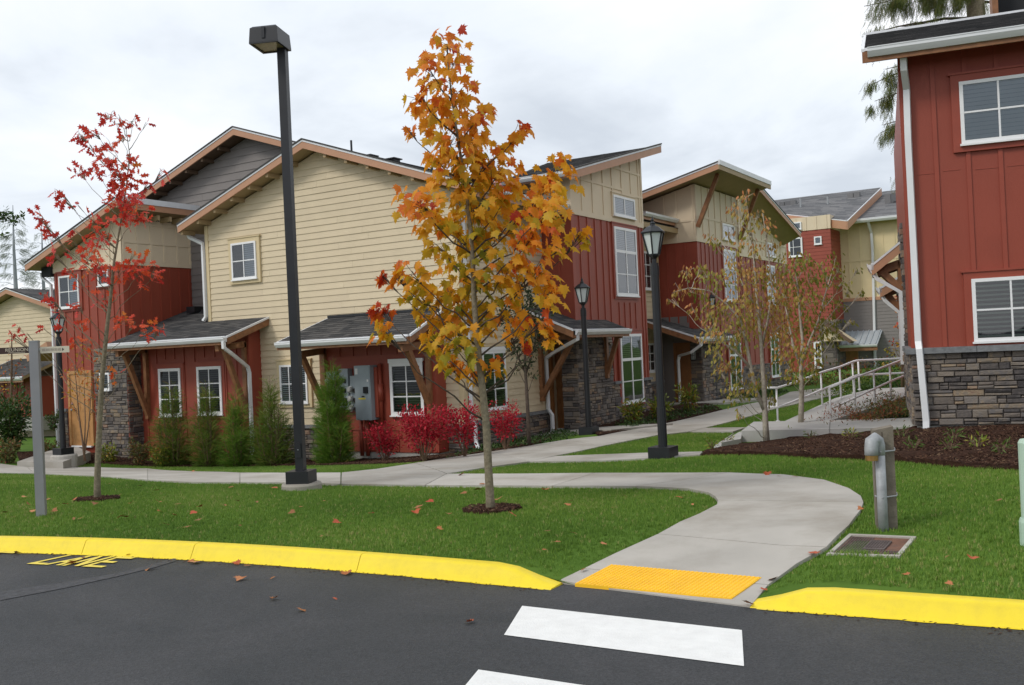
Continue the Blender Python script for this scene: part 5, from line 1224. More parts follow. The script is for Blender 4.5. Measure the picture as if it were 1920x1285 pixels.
door(FDm, dm(1590, 680)[0], dm(1607, 680)[0], zg-.5, dm(1600, 658)[1], D, 'door', .03)
mb = MB(); mb.prism([onY(1545, 640, YD-2.6), onY(1602, 640, YD-2.6), onY(1545, 604, YD-2.6)], (0, .8, 0)); mb.build('porch_gable', 'cream', D)
mb = MB(); a_ = onY(1598, 642, YD-2.65); b_ = onY(1545, 605, YD-2.65); mb.beam(a_, b_, .8, .14, up=(0, 0, 1)); mb.build('porch_rake', 'soffit_dark', D)
window(FDr, dr_(1527, 650)[0], dr_(1541, 650)[0], dr_(1530, 690)[1], dr_(1530, 641)[1], D, (.5,), (.33, .66), 'open', None, .1, .1, .1)

# ================================================================== CREAM HOUSE FAR LEFT
YE_ = onD(50, 650, 37)[1]
E_ = thing('far_house', 'distant cream gabled house behind the brown street sign blade and dark round shrub', 'house', onY(50, 780, YE_))
FEw = Frame((0, YE_), (1, 0), (0, -1))
def ew(x, y): return FEw.hit(x, y)
rx, rzz = ew(32, 552); ax = ew(140, 600)[0]; bx = ew(-160, 600)[0]
slE = (rzz-ew(104, 577)[1])/(ew(104, 577)[0]-rx); tE = lambda x: rzz-slE*abs(x-rx)
zgE = ew(60, 800)[1]
mb = MB(); mb.prism([(bx, YE_, zgE-1), (ax, YE_, zgE-1), (ax, YE_, tE(ax)), (rx, YE_, tE(rx)), (bx, YE_, tE(bx))], (0, 9, 0)); mb.build('wall', 'cream', E_)
def sfE(z): k = max(0, (tE(rx)-z)/slE); return max(bx, rx-k), min(ax, rx+k)
siding(FEw, zgE, tE(rx), .1524, sfE, 'cream', E_, single=False)
yq = YE_-.4
for sx, e_ in ((-1, bx-.4), (1, ax+.4)):
    zz0 = tE(e_)+.2
    if sx < 0: roof(E_, (e_, yq, zz0), (e_, YE_+9, zz0), (rx, YE_+9, rzz+.2), (rx, yq, rzz+.2), exp=.3, tab=.6); rake((e_, yq, zz0), (rx, yq, rzz+.2), E_)
    else: roof(E_, (e_, YE_+9, zz0), (e_, yq, zz0), (rx, yq, rzz+.2), (rx, YE_+9, rzz+.2), exp=.3, tab=.6); rake((rx, yq, rzz+.2), (e_, yq, zz0), E_)
b0 = ew(38, 740)[0]; b1 = ew(118, 740)[0]; zb0 = ew(60, 778)[1]; zb1 = ew(60, 706)[1]
mb = MB(); mb.box(b0, b1, YE_-1.0, YE_-.001, zb0, zb1); mb.build('porch_wall', 'red', E_)
FEb = Frame((0, YE_-1.0), (1, 0), (0, -1))
for x in np.arange(b0+.2, b1, .42): batten(FEb, x, zb0, zb1, 'red2', E_)
mb = MB(); mb.box(b0+.02, b1, YE_-.98, YE_-.002, zb0-.5, zb0-.002); mb.build('foundation', 'foundation', E_)
roof(E_, (b0-.35, YE_-1.7, zb1+.02), (b1+.3, YE_-1.7, zb1+.02), (b1+.3, YE_-.02, zb1+.68), (b0-.35, YE_-.02, zb1+.68), thick=.1, fascia='el', fmat='fascia', fh=.16)
gutter((b0-.35, YE_-1.72, zb1+.01), (b1+.3, YE_-1.72, zb1+.01), (0, -1, 0), E_)
downspout([(b0-.2, YE_-1.75, zb1-.1), (b0-.2, YE_-1.7, zb1-.25), (b0-.1, YE_-1.1, zb1-.7), (b0-.1, YE_-1.07, zb0-.4)], E_)
mb = MB(); p, q = onY(80, 672, YE_-1.2), onY(118, 646, YE_-1.2); mb.beam(p, q, 1.2, .22); mb.build('porch_rake', 'fascia', E_)
# grey roof just showing behind it
G_ = thing('grey_roof_house', 'grey shingle roof just showing over the distant cream gable', 'house', onD(10, 780, 52))
p0, p1 = onD(-160, 574, 50), onD(30, 552, 50); 
mb = MB(); mb.prism([onD(-160, 640, 50), onD(26, 640, 50), onD(30, 552, 50), onD(2, 545, 50), onD(-160, 560, 50)], (2, 6, 0)); mb.build('roof', 'shingle_far', G_)

# ================================================================== RAMP, STEPS AND RAIL
def zlin(zv): return lambda x, y: x*0+zv
ZS = -.10
drape([tuple(onZ(x, y, ZS)[:2]) for x, y in ((1390, 808), (1555, 804.5), (1556, 788), (1413, 791))], 'ramp_slab', 'concrete_new', None, zfun=zlin(ZS), off=0, depth=.45)['kind'] = 'structure'
drape([tuple(onZ(x, y, ZS)[:2]) for x, y in ((1556, 804.4), (1722, 800.5), (1740, 782.5), (1557.5, 788))], 'ramp_slab', 'concrete_new', None, zfun=zlin(ZS), off=0, depth=.45)['kind'] = 'structure'
drape([tuple(onZ(x, y, ZS-.08)[:2]) for x, y in ((1353, 830), (1389.5, 823), (1391, 808.5), (1384, 811))], 'step', 'concrete_new', None, zfun=zlin(ZS-.08), off=0, depth=.3)['kind'] = 'structure'
drape([tuple(onZ(x, y, ZS-.13)[:2]) for x, y in ((1316, 851), (1352, 840), (1353, 830.5), (1376, 812))], 'step', 'concrete_new', None, zfun=zlin(ZS-.13), off=0, depth=.3)['kind'] = 'structure'
def depth_z(y, x, D_): return onD(x, y, D_)
near_b = [(1558, 787, 19.913), (1604, 773, 20.150), (1641, 760, 20.434), (1671, 747, 20.717), (1703.5, 733, 21.096), (1709.5, 727.5, 22.893)]
far_b = [(1458.5, 790, 20.150), (1503, 778, 20.717), (1542, 762.5, 21.285), (1577, 747, 21.758), (1601, 737.5, 22.136), (1611.5, 731, 22.515)]
NB = [onD(*q) for q in near_b]; FB_ = [onD(*q) for q in far_b]
rampo = struct(bpy.data.objects.new('ramp', None)); col.objects.link(rampo); rampo['_o'] = [0, 0, 0]
def slab3(pts, name):
    mb = MB(); mb.prism([np.array(p)+np.array([0, 0, -.25]) for p in pts], (0, 0, .25)); mb.build(name, 'concrete_new', rampo)
ln = unit(NB[4]-NB[0])
A0, A1, A2 = onD(1474, 790, 20.055), FB_[3]+np.array([-.15, 0, .0]), FB_[4]+np.array([-.1, .1, 0])
m1, m2 = (NB[2]+np.array([.1, 0, 0])), FB_[2]
slab3([onZ(1556, 788.5, ZS), NB[2]+np.array([.12, -.05, 0]), FB_[3]+np.array([-.15, .1, 0]), onZ(1470, 790.5, ZS)], 'ramp_flight')
slab3([NB[2]+np.array([.124, -.05, 0]), NB[4]+np.array([.2, 0, 0]), NB[5]+np.array([.8, .6, -.0]), FB_[5]+np.array([.2, .4, 0]), FB_[3]+np.array([-.146, .1, 0])], 'ramp_flight')
RL = thing('handrail', 'white tubular handrail with two rails following the concrete ramp', 'handrail', NB[0])
def rl(px): return [onD(*q) for q in px]
def post(P, h):
    mb = MB(); mb.tube([P+np.array([0, 0, -.03]), P+np.array([0, 0, h])], .021, 8); o = mb.build('post', 'rail_white', RL, smooth=True)
    mb = MB(); mb.lathe([(.045, 0), (.045, .012), (.024, .014)], P, 8); mb.build('base_flange', 'rail_white', o)
def hgt(b, ytop): return (b[1]-ytop)*b[2]/F_PX
near_t = [(1555.5, 727, 19.913), (1601, 709, 20.150), (1637.5, 696, 20.434), (1668, 684, 20.717), (1697, 673, 21.001), (1718, 671, 21.096)]
near_l = [(1561, 763.5, 19.913), (1567, 762.5, 19.961), (1602, 747, 20.150), (1640, 729, 20.434), (1670, 715, 20.717), (1699, 703, 21.001), (1718, 702, 21.096)]
far_t = [(1435, 727.5, 20.055), (1457.5, 727.5, 20.150), (1480, 720.5, 20.434), (1502, 713, 20.717), (1540, 698.5, 21.285), (1575, 688, 21.758), (1599, 678.5, 22.136), (1606, 676.5, 22.231), (1718, 671, 23.082)]
far_l = [(1437, 763, 20.055), (1458, 764, 20.150), (1467, 761, 20.244), (1503, 747, 20.717), (1541, 731, 21.285), (1576, 717, 21.758), (1601, 706, 22.136), (1608, 703.5, 22.231), (1718, 698.5, 23.082)]
for b, yt in zip(NB, (727, 709, 696, 684, 674, 673)): pass
for b, yt in zip(near_b, (727, 709, 696, 684, 673.5, 673)): post(onD(*b), hgt(b, yt))
for b, yt in zip(far_b, (727.5, 713, 698.5, 688, 679, 677)): post(onD(*b), hgt(b, yt))
for pl in (near_t, near_l, far_t, far_l):
    mb = MB(); mb.tube(rl(pl), .0235, 8); mb.build('rail', 'rail_white', RL, smooth=True)

# ================================================================== LAMPS
def lantern(loc, hgt_, label, group='black lantern street lamps', base=0.0):
    r = thing('street_lamp', label, 'street lamp', loc, group); x, y, z = loc
    b = z+base; top = z+hgt_; hl = .62; pz = top-hl
    mb = MB(); mb.box(x-.17, x+.17, y-.17, y+.17, b-.3 if not base else b, b+.17); mb.build('base_plate', 'black', r)
    mb = MB(); mb.tube([(x, y, b+.16), (x, y, b+.75)], .068, 12); mb.tube([(x, y, b+.75), (x, y, pz-.06)], .061, 12); mb.tube([(x, y, pz-.24), (x, y, pz-.10)], .068, 12); mb.tube([(x, y, pz-.10), (x, y, pz)], .035, 10); mb.build('post', 'black', r, smooth=False)
    mb = MB(); ph = pi/6+.2
    mb.lathe([(.035, 0), (.05, .02), (.085, .05), (.09, .075)], (x, y, pz), 6, phase=ph)
    R0_, R1_ = .088, .165
    for k in range(6):
        a0 = 2*pi*k/6+ph; p = np.array([x+R0_*cos(a0), y+R0_*sin(a0), pz+.07]); q = np.array([x+R1_*cos(a0), y+R1_*sin(a0), pz+.385]); mb.beam(p, q, .018, .018)
    hd = mb.build('lantern_frame', 'black', r)
    mb = MB(); mb.lathe([(R0_-.008, .072), (R1_-.012, .382)], (x, y, pz), 6, phase=ph); mb.build('lantern_glass', 'frost', hd)
    mb = MB(); mb.lathe([(.185, .38), (.19, .40), (.17, .415), (.10, .475), (.045, .50), (.04, .515), (.045, .53), (.03, .545), (.018, .56), (.026, .575), (.026, .585), (.012, .605), (.004, .64)], (x, y, pz), 6, phase=ph); mb.build('lantern_roof', 'black', hd)
    return r
lantern(LAMP2_P, 452*((LAMP2_P-EYE)@AX_F)/F_PX, 'black lantern street lamp standing alone where the narrow path meets the lawn edge')
def lampd(px, py, h, D_, lab, base=0.0):
    P = onD(px, py, D_); g = terr1(P[0], P[1]); return lantern(P-np.array([0, 0, base]), h*D_/F_PX+base, lab, base=base)
lampd(1104.5, 815, 294, 21.8, 'black lantern street lamp in front of the stone porch pier')
ll_D = 23.4
LLP = onD(119, 852, ll_D)
lampd(119, 853, 274, ll_D, 'black lantern street lamp on a round concrete plinth by the oak front door', .001)
plinth = thing('lamp_plinth', 'round grey concrete plinth under the lantern lamp by the oak door', 'plinth', LLP)
mb = MB(); mb.lathe([(.30, -.5), (.30, -.03), (.28, .0)], LLP+np.array([.02, 0, -.0]), 20); mb.build('plinth_body', 'concrete', plinth, smooth=False)
lampd(1342, 757, 212, 30.6, 'black lantern street lamp beside the stone pier of the second porch')
lampd(1449, 712, 142, 44, 'distant black lantern street lamp half hidden by the bushy autumn trees')
# tall car park lamp
TD = (TALL_P-EYE)@AX_F
T = thing('parking_lot_lamp', 'tall black square post with a shoebox floodlight on a concrete footing', 'street lamp', TALL_P)
x, y, z = TALL_P
zt0 = onD(530, 92, TD)[2]
yw = radians(22)
def rot2(a, b): return (x+a*cos(yw)-b*sin(yw), y+a*sin(yw)+b*cos(yw))
def rbox(mb, a0, a1, b0, b1, z0, z1, a2=None, a3=None, b2=None, b3=None):
    a2 = a0 if a2 is None else a2; a3 = a1 if a3 is None else a3; b2 = b0 if b2 is None else b2; b3 = b1 if b3 is None else b3
    mb.hexa([(*rot2(a0, b0), z0), (*rot2(a1, b0), z0), (*rot2(a1, b1), z0), (*rot2(a0, b1), z0), (*rot2(a2, b2), z1), (*rot2(a3, b2), z1), (*rot2(a3, b3), z1), (*rot2(a2, b3), z1)])
mb = MB(); mb.lathe([(.255, -.25), (.255, .05), (.24, .075)], (x, y, z), 28); mb.build('footing', 'concrete', T, smooth=False)
mb = MB(); rbox(mb, -.15, .15, -.15, .15, z+.075, z+.23); mb.build('base_cover', 'black', T)
mb = MB(); rbox(mb, -.054, .054, -.054, .054, z+.22, zt0+.05); pl_ = mb.build('post', 'black', T)
mb = MB(); rbox(mb, -.035, .035, -.068, -.055, z+.40, z+.58); mb.build('hand_hole_cover', 'black', pl_)
mb = MB(); mb.sphere((*rot2(0, -.072), z+.5), .008); mb.build('bolt', 'galv', pl_)
hz = zt0+.0
a0, a1, b0, b1 = -.30, .085, -.34, .09
mb = MB(); 
rbox(mb, a0, a1, b0, b1, hz+.02, hz+.20, a0+.012, a1-.012, b0+.012, b1-.012)
rbox(mb, a0+.012, a1-.012, b0+.012, b1-.012, hz+.2, hz+.225, a0+.04, a1-.04, b0+.04, b1-.04)
hd = mb.build('lamp_housing', 'black', T)
mb = MB(); rbox(mb, a0+.03, a1-.03, b0+.03, b1-.03, hz+.012, hz+.019); mb.build('lamp_lens', 'lens', hd)
mb = MB()
for q in ((a0, a1, b0, b0+.03), (a0, a1, b1-.03, b1), (a0, a0+.03, b0+.03, b1-.03), (a1-.03, a1, b0+.03, b1-.03)): rbox(mb, *q, hz, hz+.0195)
mb.build('lens_frame', 'black', hd)
mb = MB(); rbox(mb, (a0+a1)/2-.02, (a0+a1)/2+.02, b0-.008, b0+.008, hz+.06, hz+.2); mb.build('latch', 'black', hd)

# ================================================================== STREET SIGN
SD = (SIGN_P-EYE)@AX_F
S = thing('street_sign', 'square grey street sign post with brown REUNION blade and cream arrow blade', 'street sign', SIGN_P)
tz = onD(67, 641, SD)[2]; x, y, z = SIGN_P
w = .045
rt = AX_R.copy(); rt[2] = 0; rt = unit(rt); fw = unit([AX_F[0], AX_F[1], 0]); an = radians(12)
ru = rt*cos(an)+fw*sin(an); rn = unit(np.cross(ru, [0, 0, 1]))
FSg = Frame((x, y), ru[:2], rn[:2])
mb = MB(); mb.fbox(FSg, -w, w, z-.2, tz, -w, w); mb.build('post', 'alu', S)
mb = MB(); mb.fbox(FSg, -w-.003, w+.003, tz, tz+.012, -w-.003, w+.003); mb.build('post_cap', 'galv', S)
zs = onD(40, 657, SD)[2]; hh = .034
mb = MB(); mb.fbox(FSg, -.62, -w-.012, zs-hh, zs+hh, -.006, .006); bl = mb.build('sign_blade', 'sign_brown', S, label='brown blade lettered REUNION')
mb = MB(); mb.fbox(FSg, -w-.012, -w, zs-.012, zs+.012, -.012, .012); mb.build('blade_clamp', 'galv', S)
mb = MB(); mb.fbox(FSg, w, w+.012, zs-.012, zs+.012, -.012, .012); mb.build('blade_clamp', 'galv', S)
zs2 = onD(95, 656, SD)[2]
mb = MB(); mb.fbox(FSg, w+.012, w+.30, zs2-hh, zs2+hh, -.006, .006); bl2 = mb.build('sign_blade', 'sign_cream', S, label='cream blade with an arrow')
def text_mesh(txt, size, F, s, z_, d, mat, parent, name='lettering', ext=.001, sx=1.0):
    cu = bpy.data.curves.new('t', 'FONT'); cu.body = txt; cu.size = size; cu.extrude = ext; cu.resolution_u = 3
    o = bpy.data.objects.new('t', cu); col.objects.link(o); dg = bpy.context.evaluated_depsgraph_get(); me = bpy.data.meshes.new_from_object(o.evaluated_get(dg)); bpy.data.objects.remove(o)
    vs = np.array([v.co[:] for v in me.vertices]); mb = MB()
    mb.v = [tuple(F.p(s+v[0]*sx, z_+v[1], d+v[2])) for v in vs]; mb.f = [tuple(p.vertices) for p in me.polygons]; mb.r = [0]*len(mb.f)
    return mb.build(name, mat, parent)
sa_, sb_ = FSg.hit(10, 659)[0], FSg.hit(50.5, 657)[0]
text_mesh('REUNION', .049, FSg, sa_, zs-.010, .0075, 'gold_ink', bl, sx=(sb_-sa_)/.204)
mb = MB()
for k in range(16): mb.fbox(FSg, sa_+.03+k*.0105, sa_+.03+k*.0105+.007, zs-.026, zs-.020, .006, .0072)
mb.build('small_print', 'gold_ink', bl)
mb = MB()
for k, (a, b) in enumerate(((.075, .105), (.112, .150), (.158, .196), (.203, .222), (.232, .258))):
    for q in np.arange(a, b, .0085): mb.fbox(FSg, q, q+.005, zs2-.016+.006*random.random(), zs2+.020-.006*random.random(), .006, .0072)
    mb.fbox(FSg, a, b-.004, zs2-.001, zs2+.003, .006, .0074)
mb.build('small_print', 'ink_soft', bl2)
mb = MB(); mb.prism([FSg.p(.303, zs2-.018, .0061), FSg.p(.322, zs2, .0061), FSg.p(.303, zs2+.018, .0061)], rn*.0012)
mb.v = [tuple(np.array(v)-ru*.028) for v in mb.v]; mb.build('arrow', 'ink', bl2)

# ================================================================== UTILITY POST, PIPE, VAULT, GREEN MARKER
UD = (UPOST_P-EYE)@AX_F
U = thing('utility_post', 'weathered timber post carrying a galvanised conduit with a hooked weather head', 'utility post', UPOST_P)
x, y, z = UPOST_P; ztp = onD(1657, 806, UD)[2]
uu = rt*cos(radians(-14))+fw*sin(radians(-14)); un = unit(np.cross(uu, [0, 0, 1])); FU = Frame((x, y), uu[:2], un[:2]); w = .072
mb = MB(); mb.fbox(FU, -w, w, z-.3, ztp, -w, w); mb.hexa([FU.p(-w, ztp, w), FU.p(w, ztp, w), FU.p(w, ztp, -w), FU.p(-w, ztp, -w), FU.p(-w, ztp+.002, w), FU.p(w, ztp+.03, w), FU.p(w, ztp+.03, -w), FU.p(-w, ztp+.002, -w)]); tp_ = mb.build('timber', 'post_wood', U)
mb = MB(); mb.fbox(FU, -.012, -.006, z, ztp-.01, w, w+.003); mb.build('drying_crack', 'bark_dark', tp_)
zc_ = onD(1652, 845, UD)[2]; pc = lambda q, zz_: FU.p(-.035, zz_, w+q)
mb = MB(); mb.tube([pc(.045, z-.1), pc(.045, zc_)], .036, 14); cd = mb.build('conduit', 'galv', U, smooth=True)
mb = MB()
dz = ztp-.05
pts = [FU.p(-.035-.0, zc_-.02, w+.045), FU.p(-.035, zc_+.05, w+.045), FU.p(-.045, zc_+.085, w+.052), FU.p(-.065, zc_+.10, w+.065), FU.p(-.090, zc_+.085, w+.08), FU.p(-.098, zc_+.03, w+.085), FU.p(-.098, zc_-.015, w+.085)]
mb.tube(pts, [.038, .040, .044, .050, .052, .050, .050], 14); mb.build('weather_head', 'galv', U, smooth=True)
mb = MB(); mb.tube([FU.p(-.098, zc_-.055, w+.085), FU.p(-.098, zc_-.012, w+.085)], .046, 12); mb.build('brass_plug', 'brass', U)
for zz_ in (onD(1660, 843, UD)[2], onD(1660, 927, UD)[2]):
    mb = MB(); mb.tube([FU.p(-w-.004, zz_, w), FU.p(-w, zz_, w+.03), FU.p(-.035, zz_, w+.084), FU.p(.02, zz_, w+.04), FU.p(w, zz_, w+.006), FU.p(w+.008, zz_+.004, w-.03)], .006, 6); s_ = mb.build('pipe_strap', 'galv', U)
    mb = MB(); mb.sphere(FU.p(w+.004, zz_+.004, .0), .014); mb.build('strap_bolt', 'galv', s_)
VG = thing('utility_vault', 'rusty iron utility cover in a concrete frame set in the lawn by the path', 'utility cover', onT(1635, 1018))
Gp = [onT(px_, py_, .02) for px_, py_ in ((1549, 1034), (1686, 1038), (1718, 1001), (1592, 996))]

cg = sum(Gp)/4
def gv(u, v): q = (Gp[0]*(1-u)+Gp[1]*u)*(1-v)+(Gp[3]*(1-u)+Gp[2]*u)*v; return np.array([q[0], q[1], q[2]-.022])
def gbox(mb, u0, u1, v0, v1, h0, h1):
    a = [gv(u0, v0), gv(u1, v0), gv(u1, v1), gv(u0, v1)]; mb.hexa([q+np.array([0, 0, h0]) for q in a]+[q+np.array([0, 0, h1]) for q in a])
mb = MB()
for q in ((0, 1, 0, .07), (0, 1, .93, 1), (0, .06, .07, .93), (.94, 1, .07, .93)): gbox(mb, *q, -.15, .004)
mb.build('vault_frame', 'concrete', VG)
mb = MB(); gbox(mb, .064, .936, .075, .925, -.05, -.006); lid = mb.build('iron_lid', 'rust', VG)
mb = MB(); gbox(mb, .42, .72, .30, .72, -.005, .004); sub = mb.build('reading_lid', 'iron', lid)
mb = MB()
for i in range(22):
    for j in range(13):
        u, v = .09+i*.0385, .11+j*.062
        if (u < .40 or v < .24 or .42 < u < .70 and .32 < v < .68) and u < .9:
            h = .0045 if (.42 < u < .72 and .30 < v < .72) else -.0055
            gbox(mb, u, u+.021, v, v+.034, h, h+.005)
mb.build('tread_studs', 'iron', lid, kind='stuff')
GPm = thing('utility_marker', 'pale green plastic utility marker tube at the lawn edge', 'marker post', CYL_P)
x, y, z = CYL_P; zt_ = onD(1928, 822, (CYL_P-EYE)@AX_F)[2]
mb = MB(); mb.lathe([(.082, -.1), (.082, zt_-z-.03), (.07, zt_-z-.008), (.03, zt_-z)], (x, y, z), 20); mb.build('tube', 'green_post', GPm, smooth=False)
mb = MB(); mb.lathe([(.098, -.1), (.098, .14), (.090, .165)], (x, y, z), 20); mb.build('collar', 'green_post', GPm, smooth=False)
# ================================================================== PLANTS
def leaf_tmpl(outline, fold=.35, cy=.34, curl=0.0):
    """fan of small faces round the leaf's middle; folded along the midrib"""
    R = [np.array([x, y]) for x, y in outline]; Lf = [np.array([-x, y]) for x, y in outline[::-1] if x > 1e-6]
    pts = R+Lf; V = [(0, cy, 0)]+[(p[0], p[1], -abs(p[0])*fold-curl*(p[1]-cy)**2) for p in pts]
    n = len(pts); return V, [(0, 1+i, 1+(i+1) % n) for i in range(n)]
MAPLE_L = leaf_tmpl([(0, 0), (.10, -.05), (.34, -.14), (.30, .04), (.56, .06), (.40, .20), (.62, .44), (.40, .42), (.30, .46), (.26, .64), (.14, .58), (.15, .78), (0, 1.02)], .38, .3, .25)
OAK_L = leaf_tmpl([(0, 0), (.05, .16), (.22, .26), (.07, .36), (.30, .56), (.09, .60), (.22, .84), (.06, .82), (0, 1.0)], .3, .45, .2)
OVAL_L = leaf_tmpl([(0, 0), (.17, .22), (.24, .48), (.15, .78), (0, 1.0)], .35, .45, .25)
LANCE_L = leaf_tmpl([(0, 0), (.10, .3), (.12, .55), (0, 1.0)], .3, .45, .3)
SPV, SPT = [], []
for k in range(7):
    y = .08+k*.13; l = .26*(1-.5*abs(k-2.5)/4); sgn = 1 if k % 2 else -1
    b = len(SPV); SPV += [(0, y-.02, 0), (0, y+.05, 0), (sgn*l*.75, y+l*.9, .05*sgn)]; SPT.append((b, b+1, b+2))
b = len(SPV); SPV += [(-.022, 0, 0), (.022, 0, 0), (0, 1.05, .03)]; SPT.append((b, b+1, b+2))
def rand_unit(n):
    v = RNG.normal(size=(n, 3)); return v/np.linalg.norm(v, axis=1, keepdims=True)
def leaves(name, tmpl, pos, tip, nrm, size, rnd, mat, parent, kind=None):
    X, Y, Z = frames_from(tip, nrm); return scatter(name, tmpl[0], tmpl[1], pos, X, Y, Z, size, rnd, mat, parent, kind)
def leaf_parts(tmpl, pos, tip, nrm, size, rnd, mat, parent, bins=14):
    """one object per leaf, a few meshes shared among them"""
    X, Y, Z = frames_from(tip, nrm); o0 = np.array(parent['_o']); meshes = []
    for i in range(bins):
        V = np.array(tmpl[0], float); V = V+RNG.normal(0, .018, V.shape)
        me = bpy.data.meshes.new('leaf'); me.from_pydata(V.tolist(), [], tmpl[1]); a = me.attributes.new('rnd', 'FLOAT', 'FACE')
        a.data.foreach_set('value', np.full(len(tmpl[1]), (i+.5)/bins, np.float32)); me.materials.append(M[mat]); meshes.append(me)
    for i in range(len(pos)):
        o = bpy.data.objects.new('leaf', meshes[min(bins-1, int(rnd[i]*bins))]); col.objects.link(o); o.parent = parent
        s = size[i]; p = pos[i]-o0
        o.matrix_local = Matrix(((X[i][0]*s, Y[i][0]*s, Z[i][0]*s, p[0]), (X[i][1]*s, Y[i][1]*s, Z[i][1]*s, p[1]), (X[i][2]*s, Y[i][2]*s, Z[i][2]*s, p[2]), (0, 0, 0, 1)))
def curve_pts(a, b, sag=.0, n=6, wob=.02):
    a = np.asarray(a, float); b = np.asarray(b, float); t = np.linspace(0, 1, n)[:, None]; P = a+(b-a)*t
    P[:, 2] += sag*np.sin(pi*t[:, 0])*np.linalg.norm(b-a); P[1:-1] += RNG.normal(0, wob*np.linalg.norm(b-a), (n-2, 3)); return P
def px_tree(name, label, cat, D_, trunk, clusters, tmpl, size, mat, bark, n_parts=0, per=18, tipmix=(.5, -.75, .4), hue=None, group=None, zspread=1.0, branch_r=(.010, .003), depthj=.25, spread=.55, forks=None, brmat=None):
    """trunk: (px, py, radius); clusters: (px, py, radius px, weight, hue)"""
    TP = [onD(x, y, D_+(q[0] if q else 0)) for x, y, r, *q in trunk]; base = TP[0]
    t = thing(name, label, cat, base, group)
    TP[0] = base-np.array([0, 0, .08])
    mb = MB(); mb.tube([*TP], [q[2] for q in trunk], 9); mb.build('trunk', bark, t, smooth=True)
    if forks:
        for fk in forks:
            mb = MB(); mb.tube([onD(x, y, D_+(q[0] if q else 0)) for x, y, r, *q in fk], [q[2] for q in fk], 7); mb.build('limb', bark, t, smooth=True)
    lines = [trunk]+(forks or [])
    nodes = [(x, y, D_) for ln_ in lines for (x0, y0, *_), (x1, y1, *_) in zip(ln_[:-1], ln_[1:]) for x, y in [(x0+(x1-x0)*k/6, y0+(y1-y0)*k/6) for k in range(7)]]
    nodes = np.array(nodes); pos, tip, hu = [], [], []
    for c in clusters:
        cx_, cy_, cr, wt = c[:4]; h = c[4] if len(c) > 4 else .5
        dj = RNG.normal(0, depthj); C_ = onD(cx_, cy_, D_+dj)
        dxp = np.abs(nodes[:, 0]-cx_); want = cy_+.75*dxp+25; cost = dxp+1.6*np.abs(nodes[:, 1]-want)
        k = int(np.argmin(cost)); S_ = onD(nodes[k, 0], nodes[k, 1], D_)
        Pb = curve_pts(S_, C_, -.05, 7, .02); mb = MB(); mb.tube(Pb, list(np.linspace(branch_r[0], branch_r[1], 7)), 5); mb.build('branch', brmat or bark, t, smooth=True)
        r = cr*D_/F_PX; n = max(2, int(per*wt*(cr/35.0)**2)); 
        p = RNG.normal(0, spread, (n, 3)); ln_ = np.linalg.norm(p, axis=1, keepdims=True); p = p/np.maximum(ln_/1.25, 1)
        p = C_+p*r*np.array([1, 1, zspread]); pos.append(p)
        axis = S_.copy(); outw = p-np.array([S_[0], S_[1], 0]); outw[:, 2] = 0; outw /= np.maximum(np.linalg.norm(outw, axis=1, keepdims=True), .05)
        tp_ = outw*tipmix[0]+np.array([0, 0, tipmix[1]])+rand_unit(n)*tipmix[2]; tip.append(tp_)
        hu.append(np.clip(h*.95+RNG.normal(0, .14, n)+.12*(p[:, 2]-C_[2])/max(r, .01), 0, .999))
        # twigs
        mb = MB()
        for q in p[::max(1, n//6)]: mb.tube([Pb[-2], (Pb[-1]+q)/2+RNG.normal(0, .01, 3), q], [.0035, .0025, .0015], 4, cap=False)
        mb.build('twigs', brmat or bark, t, kind='stuff')
    pos = np.concatenate(pos); tip = np.concatenate(tip); hu = np.concatenate(hu); n = len(pos)
    ctr = np.array([base[0], base[1]]); outw = np.concatenate([pos[:, :2]-ctr, np.zeros((n, 1))], 1); outw /= np.maximum(np.linalg.norm(outw, axis=1, keepdims=True), .05)
    nrm = outw*.5-AX_F*0+np.array([0, 0, .55])+rand_unit(n)*.75
    sz = RNG.uniform(size[0], size[1], n)
    o_ = RNG.permutation(n)
    a = o_[:n_parts]; b = o_[n_parts:]
    if n_parts: leaf_parts(tmpl, pos[a], tip[a], nrm[a], sz[a], hu[a], mat, t)
    if len(b): leaves('foliage', tmpl, pos[b], tip[b], nrm[b], sz[b], hu[b], mat, t, 'stuff')
    print(name, 'leaves', n)
    return t
